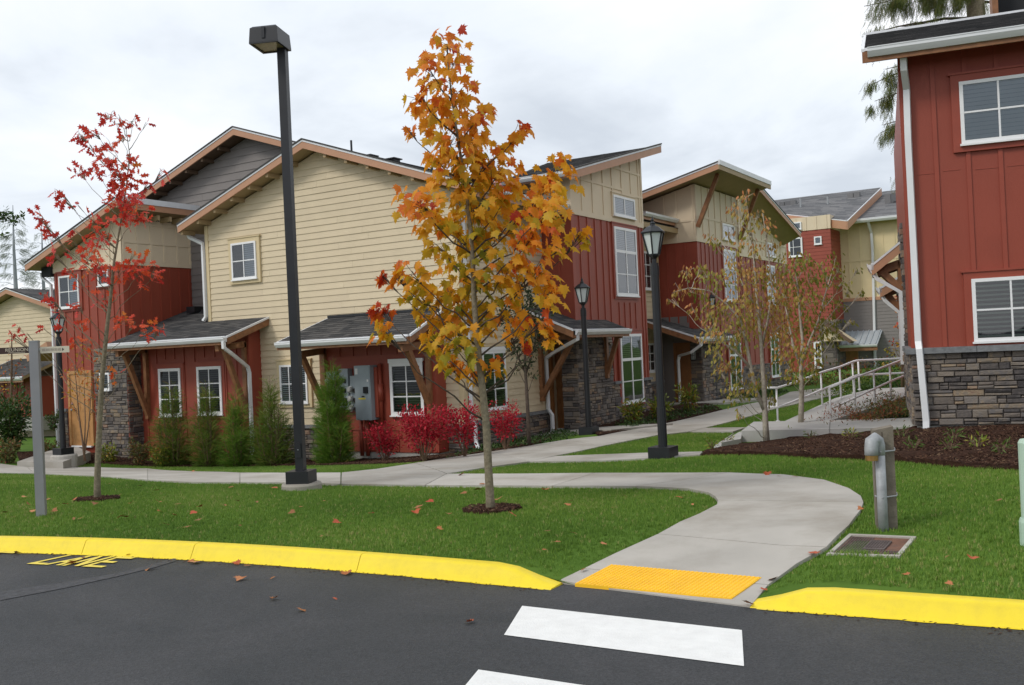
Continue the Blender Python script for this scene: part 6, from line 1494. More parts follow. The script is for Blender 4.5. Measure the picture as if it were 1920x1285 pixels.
# --- the maple
MD = (MAPLE_P-EYE)@AX_F
mt = [(921, 956, .060), (919, 935, .044), (916, 880, .040), (912, 800, .039), (906, 740, .037), (899, 680, .034), (893, 620, .030), (889, 560, .027), (887, 500, .024), (882, 430, .021), (873, 350, .018), (860, 270, .014), (848, 190, .010), (840, 120, .006), (838, 85, .004)]
mc_ = [(838, 85, 34, 1, .72), (806, 132, 32, 1, .68), (850, 118, 26, .8, .74), (822, 196, 44, 1, .62), (856, 172, 32, 1, .66), (787, 178, 24, .8, .70), (768, 246, 12, 1.4, .78), (842, 262, 52, 1.1, .60), (884, 262, 34, 1, .62), (900, 212, 28, 1, .66), (850, 322, 48, 1.1, .50), (908, 306, 36, 1, .55), (972, 250, 22, 1.2, .72), (945, 272, 20, 1.2, .70), (935, 330, 42, 1.1, .62),
       (882, 385, 48, 1.1, .42), (782, 378, 34, 1.1, .70), (812, 402, 38, 1.1, .58), (944, 378, 40, 1.1, .52), (1010, 372, 34, 1, .55), (1045, 330, 38, 1.2, .58), (1032, 388, 38, 1, .50), (1002, 438, 42, 1.2, .70), (938, 440, 46, 1.1, .40), (868, 448, 42, 1, .33), (826, 462, 26, .9, .5), (745, 512, 20, 1.1, .70), (772, 508, 24, 1, .62), (718, 518, 9, 2.5, .95), (838, 540, 42, 1, .45), (886, 528, 46, 1, .30), (955, 508, 46, 1.1, .50), (1005, 512, 38, 1.1, .64), (1036, 546, 26, 1, .68),
       (1086, 440, 17, 1.6, .50), (1050, 455, 24, 1, .42), (790, 556, 34, 1, .38), (836, 600, 42, 1, .48), (880, 596, 42, 1, .38), (716, 578, 17, 2.2, .98), (712, 618, 18, 1.6, .48), (946, 590, 38, .8, .62), (1010, 605, 24, 1.2, .72), (1030, 625, 16, 1.4, .66), (970, 630, 24, .8, .60), (850, 645, 42, 1, .34), (880, 688, 28, 1, .66), (842, 690, 22, .9, .5), (925, 688, 20, 1.2, .52), (812, 640, 22, .8, .42), (990, 655, 10, 2, .95)]
maple = px_tree('maple_tree', 'slim maple tree with orange and olive autumn leaves by the curving path', 'tree', MD, mt, mc_, MAPLE_L, (.078, .130), 'maple', 'bark', 300, 31, (.45, -.8, .4), branch_r=(.011, .003), brmat='bark_dark', spread=.6)
# --- the red oak
OD = (OAK_P-EYE)@AX_F
ot = [(183, 937, .050), (182, 915, .040), (184, 850, .036), (187, 780, .033), (192, 700, .029), (200, 620, .025), (207, 560, .021), (214, 490, .016), (226, 420, .011), (237, 350, .008), (243, 290, .005), (236, 240, .0035), (222, 215, .003)]
oc = [(203, 215, 14, 1, .45), (226, 226, 13, 1, .45), (252, 226, 12, 1.2, .4), (272, 232, 6, 1.5, .3), (148, 252, 12, 1.4, .4), (178, 250, 13, 1.2, .45), (168, 272, 8, 1.4, .4), (231, 262, 11, 1.4, .7), (186, 281, 7, 1.4, .4), (205, 268, 12, 1, .45), (203, 296, 20, 1.2, .5), (217, 322, 24, 1.3, .55), (232, 342, 24, 1.2, .55), (244, 300, 12, 1, .45), (148, 320, 13, 1.6, .4), (180, 322, 12, 1, .4), (245, 365, 22, 1.1, .45), (222, 372, 18, 1, .5), (276, 345, 13, 1.5, .4), (300, 325, 9, 1.6, .4),
      (112, 358, 8, 1.5, .25), (122, 376, 10, 1.5, .3), (148, 386, 6, 1.5, .3), (230, 395, 28, 1.3, .6), (256, 402, 22, 1.2, .6), (72, 405, 8, 1.6, .25), (86, 422, 12, 1.6, .5), (102, 440, 11, 1.6, .3), (136, 428, 8, 1.2, .4), (172, 412, 12, 1, .5), (205, 412, 10, 1, .5), (108, 478, 10, 1.4, .4), (140, 455, 9, 1, .5), (183, 445, 18, 1.1, .6), (202, 438, 14, .8, .55), (164, 474, 20, 1.1, .6), (188, 492, 22, 1.2, .6), (226, 505, 22, 1.4, .65), (264, 506, 24, 1.5, .65), (292, 512, 12, 1.5, .65), (130, 505, 10, 1, .5), (150, 520, 16, 1, .6), (205, 540, 8, 1, .6), (98, 566, 12, 1.6, .4), (112, 582, 8, 1.4, .4), (82, 548, 7, 1.4, .3), (146, 575, 10, 1, .6), (195, 558, 13, 1, .6),
      (226, 598, 13, 1.2, .7), (250, 612, 9, 1.2, .7), (274, 618, 13, 1.7, .7), (300, 614, 9, 1.8, .7), (140, 640, 10, 1.2, .7), (162, 642, 10, 1, .75), (118, 610, 8, 1.1, .5), (192, 672, 8, 1.2, .75), (216, 702, 9, 1.5, .8), (222, 716, 7, 1, .8), (24, 632, 8, 2, .4), (34, 613, 5, 2, .2), (52, 626, 5, 2, .2), (84, 618, 5, 2, .2), (252, 476, 5, 2, .98), (150, 610, 9, 1, .6), (170, 600, 8, 1, .6)]
oak = px_tree('oak_tree', 'thin young oak with sparse bright red leaves on the front lawn', 'tree', OD, ot, oc, OAK_L, (.09, .155), 'oak', 'bark', 300, 62, (.6, -.2, .7), branch_r=(.0055, .0016), depthj=.3, spread=.62)
for t_, c_, nm in ((MAPLE_P, .31, 'maple'), (OAK_P, .28, 'oak')):
    m_ = MB()
    pts = [(c_*(1-.04*k)*(.9+.12*random.random()), .018+.004*k) for k in range(1)]
    P_ = [(t_[0]+c_*(.85+.25*random.random())*cos(2*pi*k/22), t_[1]+c_*(.8+.2*random.random())*sin(2*pi*k/22)) for k in range(22)]
    struct(drape(P_, 'mulch_ring', 'mulch_soil', None, off=.015, depth=.05, maxlen=.15, noise=.008))
    chips(P_, 2600, .022, 'bark_mulch', (.018, .045))
# --- multi stemmed dogwoods by the ramp
DD = 17.6
dt = [(1437, 823, .062), (1435, 790, .052), (1433, 740, .044), (1430, 690, .040), (1427, 640, .034), (1421, 580, .027), (1416, 520, .022), (1412, 460, .016), (1405, 410, .010), (1398, 370, .006)]
df = [[(1434, 770, .045), (1418, 735, .038), (1408, 690, .034), (1399, 640, .028), (1388, 600, .022), (1362, 570, .016), (1330, 545, .010), (1290, 540, .005)], [(1408, 690, .03), (1380, 660, .02), (1352, 640, .014)], [(1428, 650, .026), (1440, 600, .022), (1448, 540, .018), (1440, 470, .012), (1430, 400, .007)], [(1421, 580, .02), (1395, 540, .016), (1370, 480, .010), (1350, 450, .006)]]
dc = []
for (x, y, r, w, h) in [(1395, 372, 14, 1, .75), (1388, 400, 16, 1, .6), (1420, 405, 12, 1, .7), (1372, 388, 10, 1, .8), (1440, 425, 14, 1, .7), (1400, 430, 16, .9, .5), (1450, 460, 12, 1, .7), (1332, 445, 10, 1.2, .7), (1348, 455, 12, 1, .6), (1370, 440, 10, 1, .7), (1385, 462, 14, .9, .6), (1418, 465, 14, 1, .65), (1290, 510, 13, 1.2, .6), (1312, 502, 13, 1.2, .4), (1326, 516, 14, 1.1, .4), (1272, 545, 12, 1.2, .72), (1260, 562, 8, 1.3, .75), (1298, 548, 14, 1.1, .5), (1322, 555, 16, 1, .4), (1350, 520, 18, .9, .45), (1375, 500, 18, .9, .6), (1395, 520, 24, 1.1, .7), (1425, 510, 22, 1, .65), (1445, 520, 20, 1, .6), (1300, 580, 10, 1, .7), (1330, 590, 20, 1, .5), (1360, 580, 24, 1.1, .5), (1395, 570, 28, 1.1, .6), (1430, 570, 28, 1.1, .62), (1460, 560, 24, 1.1, .68), (1330, 625, 20, 1, .62), (1360, 625, 24, 1.1, .5), (1395, 615, 28, 1, .52), (1435, 620, 26, 1, .6), (1345, 660, 16, 1, .5), (1368, 690, 18, 1, .62), (1380, 735, 22, 1.1, .4), (1408, 720, 20, 1, .4), (1432, 715, 18, 1, .38), (1350, 695, 14, 1, .62), (1462, 610, 22, 1, .7), (1380, 655, 20, .8, .55), (1448, 745, 12, .9, .4), (1385, 775, 10, .9, .5)]:
    dc.append((x, y, r*1.1, w*2.2, h*.9))
px_tree('dogwood_tree', 'multi stemmed dogwood with drooping olive and rust leaves rising from the mulch bed', 'tree', DD, dt, dc, OVAL_L, (.06, .105), 'dogwood', 'bark_pale', 0, 75, (.35, -.9, .45), branch_r=(.009, .0025), depthj=.35, spread=.55, forks=df, group='autumn dogwoods by the ramp')
d2 = [(1501, 789, .060), (1503, 740, .050), (1502, 690, .042), (1505, 640, .034), (1500, 590, .026), (1496, 540, .018), (1490, 500, .008)]
df2 = [[(1503, 680, .035), (1518, 640, .026), (1535, 600, .02), (1545, 560, .014), (1560, 510, .008)], [(1502, 690, .03), (1488, 650, .022), (1478, 600, .016), (1468, 550, .01)]]
dc2 = [(x, y, r*1.1, 2.3*w, h*.9) for (x, y, r, w, h) in [(1490, 490, 16, 1, .3), (1475, 500, 14, 1, .35), (1512, 486, 14, 1, .25), (1462, 480, 10, 1, .4), (1540, 500, 12, 1, .3), (1567, 482, 12, 1, .25), (1572, 505, 12, 1, .3), (1580, 530, 12, 1, .35), (1592, 545, 8, 1, .3), (1614, 549, 8, 1.4, .2), (1608, 505, 7, 1.4, .2), (1552, 520, 16, 1, .3), (1520, 520, 22, 1, .35), (1490, 530, 24, 1, .45), (1462, 530, 18, 1, .6), (1545, 560, 22, 1, .35), (1512, 565, 26, 1, .42), (1480, 570, 24, 1, .55), (1575, 570, 12, 1, .3), (1592, 604, 8, 1, .3), (1555, 600, 20, 1, .3), (1570, 632, 14, 1, .25), (1535, 620, 24, 1.1, .25), (1505, 610, 26, 1, .45), (1475, 620, 26, 1, .7), (1490, 655, 24, 1, .65), (1520, 660, 22, 1, .4), (1465, 665, 16, 1, .7), (1500, 700, 20, 1, .5), (1530, 690, 14, 1, .4), (1478, 700, 14, .9, .5)]]
px_tree('dogwood_tree', 'leafy green and rust dogwood standing beside the white handrail', 'tree', 19.6, d2, dc2, OVAL_L, (.065, .115), 'dogwood', 'bark_pale', 0, 70, (.35, -.9, .45), branch_r=(.009, .0025), depthj=.35, spread=.55, forks=df2, group='autumn dogwoods by the ramp')
# --- dark young pear tree at the side wall
px_tree('pear_tree', 'narrow dark green young tree against the cream side wall', 'tree', 19.9, [(992, 838, .05), (991, 800, .042), (988, 740, .036), (985, 690, .03), (983, 640, .022), (980, 590, .015), (978, 540, .006)],
        [(x, y, r, 2.2, h) for (x, y, r, h) in [(980, 540, 22, .4), (1000, 560, 22, .5), (955, 575, 20, .4), (985, 585, 26, .35), (1010, 595, 18, .5), (965, 610, 24, .4), (995, 625, 22, .4), (945, 600, 14, .4), (975, 645, 22, .45), (1002, 650, 16, .5), (962, 655, 14, .5), (990, 675, 16, .6), (972, 690, 10, .7), (1000, 705, 9, .7)]],
        OVAL_L, (.06, .105), 'darkleaf', 'bark_dark', 0, 105, (.5, -.2, .7), branch_r=(.010, .003), depthj=.12, forks=[[(985, 700, .02), (968, 660, .014), (955, 610, .008)], [(987, 700, .02), (1002, 650, .014), (1008, 600, .008)]])
# --- small orange shrub tree before the oak door
px_tree('shrub_tree', 'small twiggy orange leaved shrub in front of the oak door', 'shrub', 22.4, [(159, 858, .03), (155, 830, .022), (148, 780, .016), (143, 720, .010), (140, 690, .006)],
        [(x, y, r, 2.0, h) for (x, y, r, h) in [(140, 690, 16, .55), (160, 700, 18, .6), (125, 705, 12, .6), (178, 715, 14, .65), (150, 725, 18, .5), (168, 745, 14, .7), (130, 740, 12, .5), (185, 740, 8, .75), (140, 765, 10, .6), (172, 770, 8, .7), (150, 660, 14, .4), (165, 655, 10, .6)]],
        OVAL_L, (.05, .09), 'autumn', 'stem', 0, 55, (.5, -.3, .7), branch_r=(.007, .002), depthj=.1, forks=[[(159, 850, .018), (166, 800, .014), (170, 750, .009), (172, 710, .005)], [(158, 845, .018), (160, 790, .013), (158, 730, .008)]])
# --- slim orange tree in front of the far cream house
px_tree('slim_tree', 'slim orange leaved sapling in front of the distant cream house', 'tree', 31, [(20, 790, .05), (21, 740, .04), (22, 690, .03), (22, 650, .02), (22, 625, .01)],
        [(x, y, r, 1.5, h) for (x, y, r, h) in [(22, 640, 6, .8), (22, 660, 8, .75), (14, 680, 10, .7), (34, 684, 10, .7), (8, 700, 12, .6), (26, 705, 12, .65), (40, 672, 7, .7), (16, 725, 14, .5), (4, 735, 10, .5)]], OVAL_L, (.06, .11), 'autumn', 'stem', 0, 60, (.4, .2, .7), depthj=.1)
# --- autumn maple beside the corner house
px_tree('young_maple', 'young maple turning orange and yellow behind the corner house flank', 'tree', 24.5, [(1692, 735, .05), (1692, 690, .04), (1691, 640, .03), (1690, 590, .02), (1690, 560, .01)],
        [(x, y, r, 2.4, h) for (x, y, r, h) in [(1690, 565, 8, .75), (1694, 580, 10, .7), (1688, 595, 9, .85), (1697, 600, 9, .65), (1682, 612, 8, .9), (1694, 620, 10, .6), (1672, 640, 7, .95), (1684, 645, 9, .75), (1697, 645, 10, .35), (1690, 660, 12, .25), (1676, 662, 8, .3), (1665, 655, 8, .2), (1699, 668, 10, .3), (1682, 680, 12, .2), (1668, 690, 12, .3), (1695, 690, 12, .2)]], OVAL_L, (.06, .11), 'autumn', 'stem', 0, 60, (.4, -.2, .7), depthj=.12)

# --- cedar behind the corner house
CDp = 27.0
cb = onD(1845, 780, CDp)
ced = thing('cedar_tree', 'tall cedar with hanging olive sprays behind the corner house roof', 'tree', (cb[0], cb[1], 0))
mb = MB(); mb.tube([np.array([cb[0], cb[1], -.5]), onD(1838, 300, CDp), onD(1832, 60, CDp), onD(1820, -160, CDp), onD(1812, -420, CDp)], [.34, .28, .25, .2, .08], 10); mb.build('trunk', 'bark', ced, smooth=True)
cps, ctp = [], []
limbs = []
for (y0, x1, y1) in [(-10, 1620, 12), (10, 1650, -10), (30, 1616, 70), (60, 1690, 50), (0, 1900, 20), (-40, 1640, -30), (-90, 1660, -60), (90, 1632, 160), (150, 1640, 190), (200, 1650, 250), (250, 1690, 310), (120, 1660, 130), (-120, 1900, -60), (-40, 1760, -10), (-30, 1720, 5), (230, 1655, 235), (-140, 1700, -120), (280, 1690, 330), (330, 1760, 380), (400, 1740, 460)]:
    x0 = 1836; dd = RNG.normal(0, .7); a = onD(x0, y0, CDp); b = onD(x1, y1, CDp+dd); limbs.append((a, b))
    Pb = curve_pts(a, b, .05, 8, .015); mb = MB(); mb.tube(Pb, list(np.linspace(.05, .008, 8)), 6); mb.build('branch', 'bark_dark', ced, smooth=True)
    L_ = np.linalg.norm(b-a); n = int(340*L_)
    t = RNG.random(n)**.7*.92+.08; base_ = a+(b-a)*t[:, None]; base_[:, 2] += .05*np.sin(pi*t)*L_
    clump = np.floor(t*L_/.32); off = np.array([RNG.normal(0, .16, 3) for _ in range(60)])
    drop = RNG.random(n)*(.12+.5*(np.sin(clump*2.3)*.5+.5))
    p = base_+off[clump.astype(int) % 60]*np.array([1, 1, .4])+RNG.normal(0, .055, (n, 3)); p[:, 2] -= drop
    cps.append(p); ctp.append(np.tile([0, 0, -1.0], (n, 1))+rand_unit(n)*.45+unit(b-a)*.25)
cps = np.concatenate(cps); ctp = np.concatenate(ctp); n = len(cps)
leaves('foliage', (SPV, SPT), cps, ctp, rand_unit(n), RNG.uniform(.13, .27, n), np.clip(RNG.normal(.55, .25, n), 0, 1), 'cedar', ced, 'stuff')

# --- thin trees far to the left
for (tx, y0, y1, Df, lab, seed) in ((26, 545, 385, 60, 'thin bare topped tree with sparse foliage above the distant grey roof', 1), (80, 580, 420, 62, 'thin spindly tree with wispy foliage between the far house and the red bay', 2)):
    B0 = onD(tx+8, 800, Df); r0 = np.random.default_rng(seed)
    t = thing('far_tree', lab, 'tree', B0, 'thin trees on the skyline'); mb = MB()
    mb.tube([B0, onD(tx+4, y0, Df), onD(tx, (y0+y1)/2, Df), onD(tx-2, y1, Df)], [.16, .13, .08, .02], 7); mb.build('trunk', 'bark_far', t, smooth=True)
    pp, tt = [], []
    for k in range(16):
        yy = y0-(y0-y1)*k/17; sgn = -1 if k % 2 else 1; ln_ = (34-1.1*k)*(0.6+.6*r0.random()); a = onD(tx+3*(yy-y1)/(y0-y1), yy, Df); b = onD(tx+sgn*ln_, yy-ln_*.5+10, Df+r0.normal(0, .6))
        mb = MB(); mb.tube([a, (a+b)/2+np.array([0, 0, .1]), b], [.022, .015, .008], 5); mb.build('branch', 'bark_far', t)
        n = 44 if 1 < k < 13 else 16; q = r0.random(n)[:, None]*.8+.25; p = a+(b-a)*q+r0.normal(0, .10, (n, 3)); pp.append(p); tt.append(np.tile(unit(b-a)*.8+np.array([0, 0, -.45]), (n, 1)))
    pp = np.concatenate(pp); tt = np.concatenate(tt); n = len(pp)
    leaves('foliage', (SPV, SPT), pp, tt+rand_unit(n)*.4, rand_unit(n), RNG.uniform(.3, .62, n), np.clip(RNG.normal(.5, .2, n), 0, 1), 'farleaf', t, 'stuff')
t = thing('far_tree', 'dark leafy branch tips reaching in at the frame edge beside the spindly skyline trees', 'tree', onD(-60, 800, 24)); mb = MB(); mb.tube([onD(-60, 800, 24), onD(-58, 500, 24), onD(-50, 380, 24)], [.14, .1, .05], 7); mb.build('trunk', 'bark_dark', t)
pp = []
for (x, y, r) in ((2, 402, 8), (8, 412, 7), (24, 408, 9), (32, 412, 6), (42, 404, 4), (2, 440, 4), (-20, 400, 20), (-30, 430, 20), (12, 396, 4)):
    a = onD(-54, y+20, 24); b = onD(x, y, 24); mb = MB(); mb.tube([a, (a+b)/2+np.array([0, 0, .06]), b], [.02, .012, .006], 5); mb.build('branch', 'bark_dark', t)
    n = int(3.4*r); pp.append(b+RNG.normal(0, r*24/F_PX*.55, (n, 3)))
pp = np.concatenate(pp); n = len(pp); leaves('foliage', OVAL_L, pp, rand_unit(n), rand_unit(n), RNG.uniform(.07, .13, n), np.clip(RNG.normal(.5, .2, n), 0, 1), 'greenleaf', t, 'stuff')

# --- feathery evergreens in front of the low bays
def evergreen(h, w, mat, n=2600, seed=0):
    r0 = np.random.default_rng(seed)
    o = thing('evergreen_shrub', 'feathery evergreen', 'shrub', (0, 0, 0), 'feathery evergreen shrubs along the wall')
    pos, tip = [], []
    ns = 22
    for k in range(ns):
        an = 2*pi*k/ns*1.618*ns/2+r0.random(); lean = r0.random()**.8 if k > 4 else .05+.07*k; hh = h*(1-.58*lean)*(.85+.25*r0.random())
        ex = np.array([cos(an), sin(an), 0])*w*lean*.60
        if k == 0: ex *= 0; hh = h*1.08
        mb = MB(); q = [np.array([0, 0, -.05]), ex*.62+np.array([0, 0, hh*.22]), ex*.85+np.array([0, 0, hh*.65]), ex+np.array([0, 0, hh*.97])]
        mb.tube(q, [.014, .010, .007, .003], 5); mb.build('stem', 'stem', o)
        m = n//ns; t = r0.random(m)**.95
        P_ = np.where(t[:, None] < .33, q[0]+(q[1]-q[0])*(t[:, None]/.33), np.where(t[:, None] < .66, q[1]+(q[2]-q[1])*((t[:, None]-.33)/.33), q[2]+(q[3]-q[2])*((t[:, None]-.66)/.34)))
        rad = w*.40*(1-.82*t)*(.55+.45*np.minimum(1, t/.12)); d = rand_unit(m); d[:, 2] *= .6
        pos.append(P_+d*rad[:, None]); tip.append(d*.8+ex/max(w, .1)*.6+np.array([0, 0, .42])+rand_unit(m)*.35)
    pos = np.concatenate(pos); tip = np.concatenate(tip); m = len(pos)
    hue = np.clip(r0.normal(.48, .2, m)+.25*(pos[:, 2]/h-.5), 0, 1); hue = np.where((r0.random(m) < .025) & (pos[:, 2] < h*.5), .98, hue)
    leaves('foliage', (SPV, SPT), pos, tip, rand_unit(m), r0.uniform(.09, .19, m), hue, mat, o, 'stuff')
    return o
def put(o, P, rz=0, sx=1, sz=1, label=None, first=[True]):
    o.location = tuple(P); o.rotation_euler = (0, 0, rz); o.scale = (sx, sx, sz)
    if label: o['label'] = label
evg = [evergreen(1.75, .62, 'conifer_olive', 3200, 1), evergreen(1.75, .60, 'conifer', 4000, 2), evergreen(1.85, .80, 'conifer', 6600, 3)]
used = [False]*3
for (px, py, ptop, wpx, kind_, lab) in [(327, 868, 705, 82, 0, 'olive tinged feathery evergreen shrub below the first framed window from the stone pier'),
                                      (392, 868, 700, 72, 0, 'thin feathery evergreen shrub below the second framed window of the low red bay'),
                                      (447, 872, 722, 78, 1, 'dense green feathery evergreen shrub by the white elbowed downspout'),
                                      (513, 874, 700, 84, 0, 'tall airy evergreen shrub against cream siding beside the black lamp post'),
                                      (629, 872, 697, 100, 2, 'biggest bright green evergreen shrub hiding the electric meters')]:
    P_ = onY(px, py, 16.0); P_[2] = terr1(P_[0], P_[1]); D_ = (P_-EYE)@AX_F
    hreal = (py-ptop)*D_/F_PX; o = evg[kind_] if not used[kind_] else copy_tree(evg[kind_]); used[kind_] = True
    put(o, P_, random.random()*6, wpx*D_/F_PX/1.05/(.62 if kind_ < 2 else .80)*.80, hreal/1.85*random.uniform(.95, 1.06), lab)
# --- crimson burning bushes
def leafy_bush(name, label, cat, P_, h, w, mat, n, leaf, size, stemmat='stem', bare=.35, group=None, seed=0, flat=.8, hue=(.5, .22), ns=9, tipz=.4):
    r0 = np.random.default_rng(seed); P_ = np.asarray(P_, float); t = thing(name, label, cat, P_, group); pos = []
    for k in range(ns):
        an = 2*pi*k/ns+r0.random()*.6; rr = w*.5*(.25+.65*r0.random()); tip_ = P_+np.array([cos(an)*rr, sin(an)*rr, h*(.55+.4*r0.random())])
        mid = P_+(tip_-P_)*.5+np.array([0, 0, -h*.04]); mb = MB(); mb.tube([P_-np.array([0, 0, .03]), mid, tip_], [.011, .008, .003], 5); mb.build('stem', stemmat, t)
        m = n//ns; q = r0.random(m)[:, None]**.8; c = P_+(tip_-P_)*(bare+(1-bare)*q)+rand_unit(m)*(w*.20*r0.random(m)[:, None]**.5)*np.array([1, 1, flat]); pos.append(c)
    pos = np.concatenate(pos); m = len(pos); out = pos-(P_+np.array([0, 0, h*.4]))
    tip = out/np.maximum(np.linalg.norm(out, axis=1, keepdims=True), .05)*.7+rand_unit(m)*.7+np.array([0, 0, -.2+tipz*.5]); nrm = out*.4+np.array([0, 0, .6])+rand_unit(m)*.6
    leaves('foliage', leaf, pos, tip, nrm, r0.uniform(size[0], size[1], m), np.clip(r0.normal(hue[0], hue[1], m), 0, 1), mat, t, 'stuff')
    return t
def grd(px, py): P_ = onT(px, py); return P_
for i, (px, py, ptop, wpx, n, lab) in enumerate([(722, 866, 790, 64, 1200, 'lowest crimson burning bush in front of the red conduit pipes'),
                                           (795, 866, 752, 98, 2300, 'wide crimson burning bush under the white framed window of the meter bay'),
                                           (872, 858, 752, 78, 1400, 'crimson burning bush around the foot of the white corner downspout'),
                                           (948, 845, 746, 62, 1100, 'small crimson burning bush below the cream side wall window')]):
    P_ = grd(px, py); D_ = (P_-EYE)@AX_F
    leafy_bush('burning_bush', lab, 'shrub', P_, (py-ptop)*D_/F_PX, wpx*D_/F_PX*1.2, 'crimson', int(n*1.05), OVAL_L, (.035, .075), 'stem', .42, 'crimson bushes along the wall', 20+i, .75, ns=13)
# --- yellow green laurel shrubs by the stone
for i, (px, py, ptop, wpx, n, lab) in enumerate([(1187, 797, 746, 46, 420, 'yellow green shrub under the tall window of the stone footed red bay'),
                                           (1240, 790, 738, 40, 360, 'yellow green shrub hidden behind the lone lantern post'),
                                           (1293, 775, 720, 44, 420, 'yellow green shrub with orange lower leaves before the second porch door')]):
    P_ = grd(px, py); D_ = (P_-EYE)@AX_F
    leafy_bush('laurel_shrub', lab, 'shrub', P_, (py-ptop)*D_/F_PX, wpx*D_/F_PX, 'yellowgreen', n, LANCE_L, (.10, .17), 'stem', .3, 'yellow green shrubs by the stone porches', 40+i, .9, hue=(.42, .26), ns=9)
# --- low shrubs at the far left bed
for i, (px, py, ptop, wpx, mat, lab, n, sz) in enumerate([(205, 868, 832, 46, 'yellowgreen', 'low yellow green shrub at the foot of the stone pier', 420, (.05, .09)), (263, 868, 822, 56, 'heather', 'low bronze and olive shrub beside the stone pier corner', 620, (.05, .09)), (303, 869, 835, 46, 'yellowgreen', 'low lime shrub between the bronze shrub and the first evergreen', 420, (.05, .09)),
                                                        (22, 838, 728, 96, 'greenleaf', 'big round dark green shrub before the distant cream house', 2600, (.07, .13)), (14, 868, 822, 56, 'heather', 'low russet shrub at the foot of the round dark shrub', 600, (.06, .10)), (101, 805, 770, 26, 'greenleaf', 'small green bush behind the lantern plinth', 300, (.05, .09)), (92, 846, 828, 40, 'heather', 'low brown hedge plant beside the concrete door step', 300, (.05, .08))]):
    D_ = 24.5 if px > 150 else (26.5 if py < 850 else 24)
    P_ = onD(px, py, D_) if px < 150 else onY(px, py, 15.7)
    P_[2] = min(P_[2], terr1(P_[0], P_[1])+.1) if px > 150 else P_[2]
    D_ = (P_-EYE)@AX_F
    leafy_bush('low_shrub', lab, 'shrub', P_, (py-ptop)*D_/F_PX*1.05, wpx*D_/F_PX, mat, n, OVAL_L, sz, 'stem', .05, None, 60+i, .9, hue=(.45, .22), ns=12)
# --- evergreen ground cover along the path edge
def cover(poly, dens, h, mat, size, name='ground_cover', leaf=OVAL_L, hue=(.4, .22)):
    P_ = sample_poly(poly, dens)
    z = terr(P_[:, 0], P_[:, 1])+RNG.random(len(P_))*h*(.6+.4*np.sin(P_[:, 0]*5)*np.sin(P_[:, 1]*4.2)); n = len(P_)
    pos = np.column_stack([P_, z]); tip = rand_unit(n)+np.array([0, 0, .35]); nrm = rand_unit(n)*.7+np.array([0, 0, .8])
    return leaves(name, leaf, pos, tip, nrm, RNG.uniform(*size, n), np.clip(RNG.normal(*hue, n), 0, 1), mat, None, 'stuff')
cover(W([(840, 861), (905, 850), (998, 836.6), (1060, 826), (1085, 815), (1040, 812), (960, 828), (880, 846)]), 380, .13, 'greenleaf', (.035, .075))
cover(W([(1150, 800), (1180, 806), (1250, 793), (1355, 770), (1330, 765), (1250, 778)]), 420, .16, 'greenleaf', (.035, .08))
cover(W([(1362, 752), (1440, 748), (1480, 735), (1445, 733), (1370, 744)]), 300, .2, 'greenleaf', (.04, .09))
# planting behind the ramp
def mound(name, lab, pxs, D_, mat, dens, h, size, hue=(.45, .25), leaf=OVAL_L, kindstuff=True):
    pts = [onD(x, y, D_+dz) for x, y, dz in pxs]; a = np.array(pts); lo, hi = a.min(0), a.max(0)
    n = dens; u = RNG.random((n, 2)); i = (u[:, 0]*(len(pts)-1)).astype(int); f = (u[:, 0]*(len(pts)-1)-i)[:, None]
    c = a[i]*(1-f)+a[np.minimum(i+1, len(pts)-1)]*f; c = c+RNG.normal(0, 1, (n, 3))*np.array([.35, .5, .0]); c[:, 2] += u[:, 1]*h*(.6+.4*np.sin(c[:, 0]*6+c[:, 1]*3))
    return leaves(name, leaf, c, rand_unit(n)+np.array([0, 0, .5]), rand_unit(n)+np.array([0, 0, .6]), RNG.uniform(*size, n), np.clip(RNG.normal(*hue, n), 0, 1), mat, None, 'stuff')
mound('shrubbery', '', [(1615, 742, 4.5), (1650, 733, 4.5), (1690, 728, 4.0), (1712, 726, 3.5)], 22, 'greenleaf', 2600, .8, (.05, .10), (.6, .25))
mound('shrubbery', '', [(1560, 742, 7), (1600, 730, 7), (1640, 720, 7)], 22, 'yellowgreen', 1500, .5, (.05, .10), (.3, .2))
mound('shrubbery', '', [(1485, 738, 14), (1530, 722, 15), (1600, 712, 15), (1660, 706, 15)], 24, 'heather', 1500, .9, (.07, .14), (.5, .3))
for (x0, y0, x1, y1, mt_, hue) in ((1585, 790, 1640, 783, 'heather', (.8, .15)), (1620, 786, 1712, 776, 'heather', (.4, .22)), (1645, 772, 1714, 755, 'heather', (.5, .25))):
    mound('heather', '', [(x0, y0, 0), ((x0+x1)/2, (y0+y1)/2, .1), (x1, y1, 0)], 19.9, mt_, 1300, .34, (.04, .09), hue, LANCE_L)
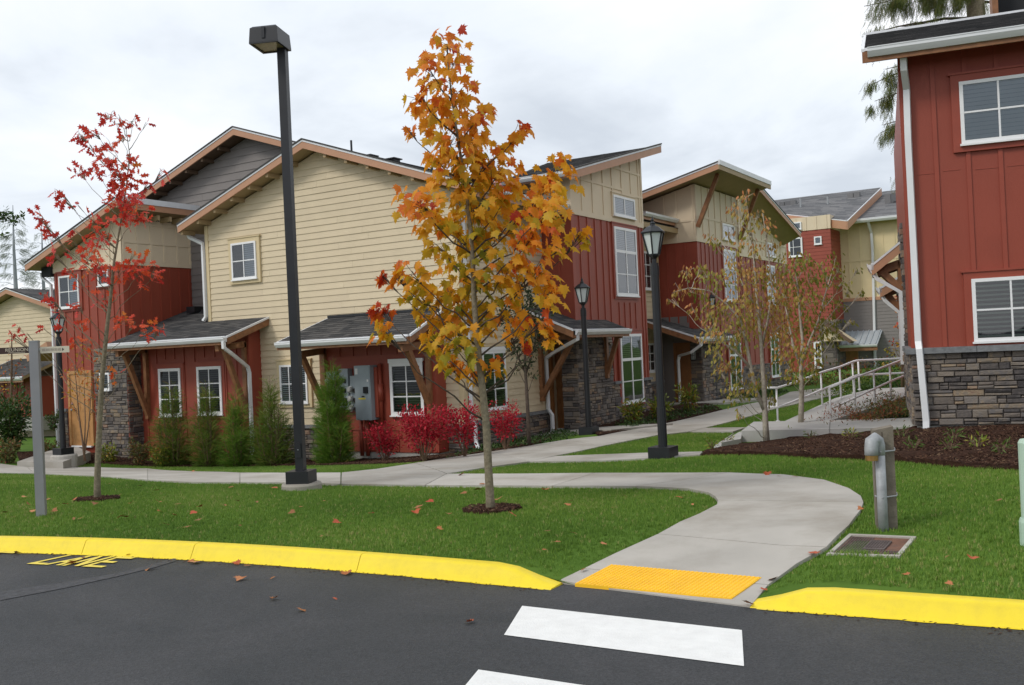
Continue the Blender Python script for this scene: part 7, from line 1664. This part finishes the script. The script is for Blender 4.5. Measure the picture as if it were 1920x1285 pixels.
# sprigs in the mulch
for i, (px, py, lab) in enumerate([(1335, 843, 'pale sprig beside the lowest step edge'), (1362, 836, 'pale sprig beside the middle step edge'), (1480, 822, 'yellow green sprig just past the dogwood trunk'), (1520, 828, 'small green sprig midway along the mulch bed'), (1575, 815, 'green sprig in the mulch near the concrete slab'), (1595, 828, 'yellow sprig in the mulch before the timber post'), (1690, 826, 'green sprig in the mulch behind the timber post'), (1715, 848, 'grey green sprig low in the mulch below the downspout'), (1782, 850, 'green sprig in mulch below the stone wall'), (1790, 830, 'small green sprig close under the stone wall'), (1833, 845, 'yellow green sprig in mulch near the corner house'), (1878, 858, 'tall green sprig in mulch beside the marker tube')]):
    P_ = grd(px, py); leafy_bush('sprig', lab, 'plant', P_+np.array([0, 0, .03]), .16, .28, 'yellowgreen' if i in (0, 1, 2, 5, 10) else 'greenleaf', 46, LANCE_L, (.05, .09), 'stem', .2, 'sprigs in the mulch bed', 90+i, .7, hue=(.4, .2) if i in (0, 1, 2, 5, 10) else (.85, .15), ns=6)

# ================================================================== FALLEN LEAVES
fm = []
for i in range(7):
    V = np.array(MAPLE_L[0] if i < 5 else OAK_L[0], float); V[:, 1] -= .4; a = .5+.9*random.random(); V[:, 2] = .10+.22*np.sin(V[:, 0]*3.2+i)*a*.5+.30*V[:, 0]**2*a+.25*V[:, 1]**2*random.choice((-.3, 1)); V[:, 2] -= V[:, 2].min()-.02
    me = bpy.data.meshes.new('fallen_leaf'); me.from_pydata(V.tolist(), [], MAPLE_L[1] if i < 5 else OAK_L[1]); me.materials.append(M['fallen']); fm.append(me)
c7 = [(590, 200), (650, 212), (760, 210), (845, 235), (130, 270), (405, 285), (650, 262), (25, 355), (180, 348), (297, 348), (70, 382), (513, 310), (358, 313), (710, 305), (855, 297), (965, 312), (858, 350), (940, 370), (1043, 340), (1045, 358), (1085, 325), (1285, 295), (1220, 315), (1255, 217), (1393, 300), (1490, 222), (1580, 358), (1632, 325), (1748, 295), (1015, 437), (895, 420), (1075, 398), (437, 388), (400, 392), (655, 380), (675, 380), (1740, 487), (1820, 412), (1295, 430), (150, 310), (260, 285), (95, 572), (450, 597), (395, 625), (697, 582), (1300, 715), (1480, 705), (1038, 615), (1063, 622), (810, 657), (1280, 628), (1480, 820), (1810, 818), (1343, 640), (1628, 880), (1045, 128), (1530, 112), (920, 124)]
c8 = [(565, 130), (670, 175), (420, 262), (355, 312), (365, 285), (140, 318), (580, 222), (650, 205), (970, 205), (745, 250), (810, 320), (970, 403), (1095, 410), (1018, 455), (965, 490), (1240, 460), (1290, 290), (1340, 232), (1595, 240), (1665, 275), (1075, 275), (1085, 260), (1240, 73), (1410, 120), (465, 392), (510, 320), (605, 828), (1145, 582), (30, 597)]
c6 = [(430, 343), (587, 355), (500, 352), (968, 543), (705, 800), (470, 950), (318, 1090), (1773, 500), (1475, 830), (1620, 840), (1235, 932), (1485, 988), (405, 1010)]
FL_ = [(x/2.887, 840+y/2.887) for x, y in c7]+[(640+x/2.526, 840+y/2.526) for x, y in c8]+[(1300+x/3.097, 780+y/3.097) for x, y in c6]
for (px, py) in FL_:
    P_ = onZ(px, py, .006)
    if P_[1] < kerb_y(P_[0])+.05: lab, grp, up = 'curled brown leaf lying on the dark asphalt', 'fallen leaves on the asphalt', .004
    else:
        P_ = onT(px, py, .02); pa = P_[None, :2]; on_lawn = any(in_poly(pa, np.array(W_l))[0] for W_l in LAWN_W) if 'LAWN_W' in globals() else True
        if on_lawn: lab, grp, up = 'dry curled autumn leaf lying on the mown grass', 'fallen leaves on the grass', .012
        else: lab, grp, up = 'autumn leaf lying on the pale concrete path', 'fallen leaves on the path', .004
    D_ = (P_-EYE)@AX_F
    o = bpy.data.objects.new('fallen_leaf', random.choice(fm)); col.objects.link(o); s_ = random.uniform(.05, .09)*(1 if D_ > 7 else .85)
    o.location = (P_[0], P_[1], P_[2]+up); o.rotation_euler = (random.gauss(0, .2), random.gauss(0, .2), random.random()*6.28); o.scale = (s_,)*3
    tag(o, lab, 'leaf', grp)
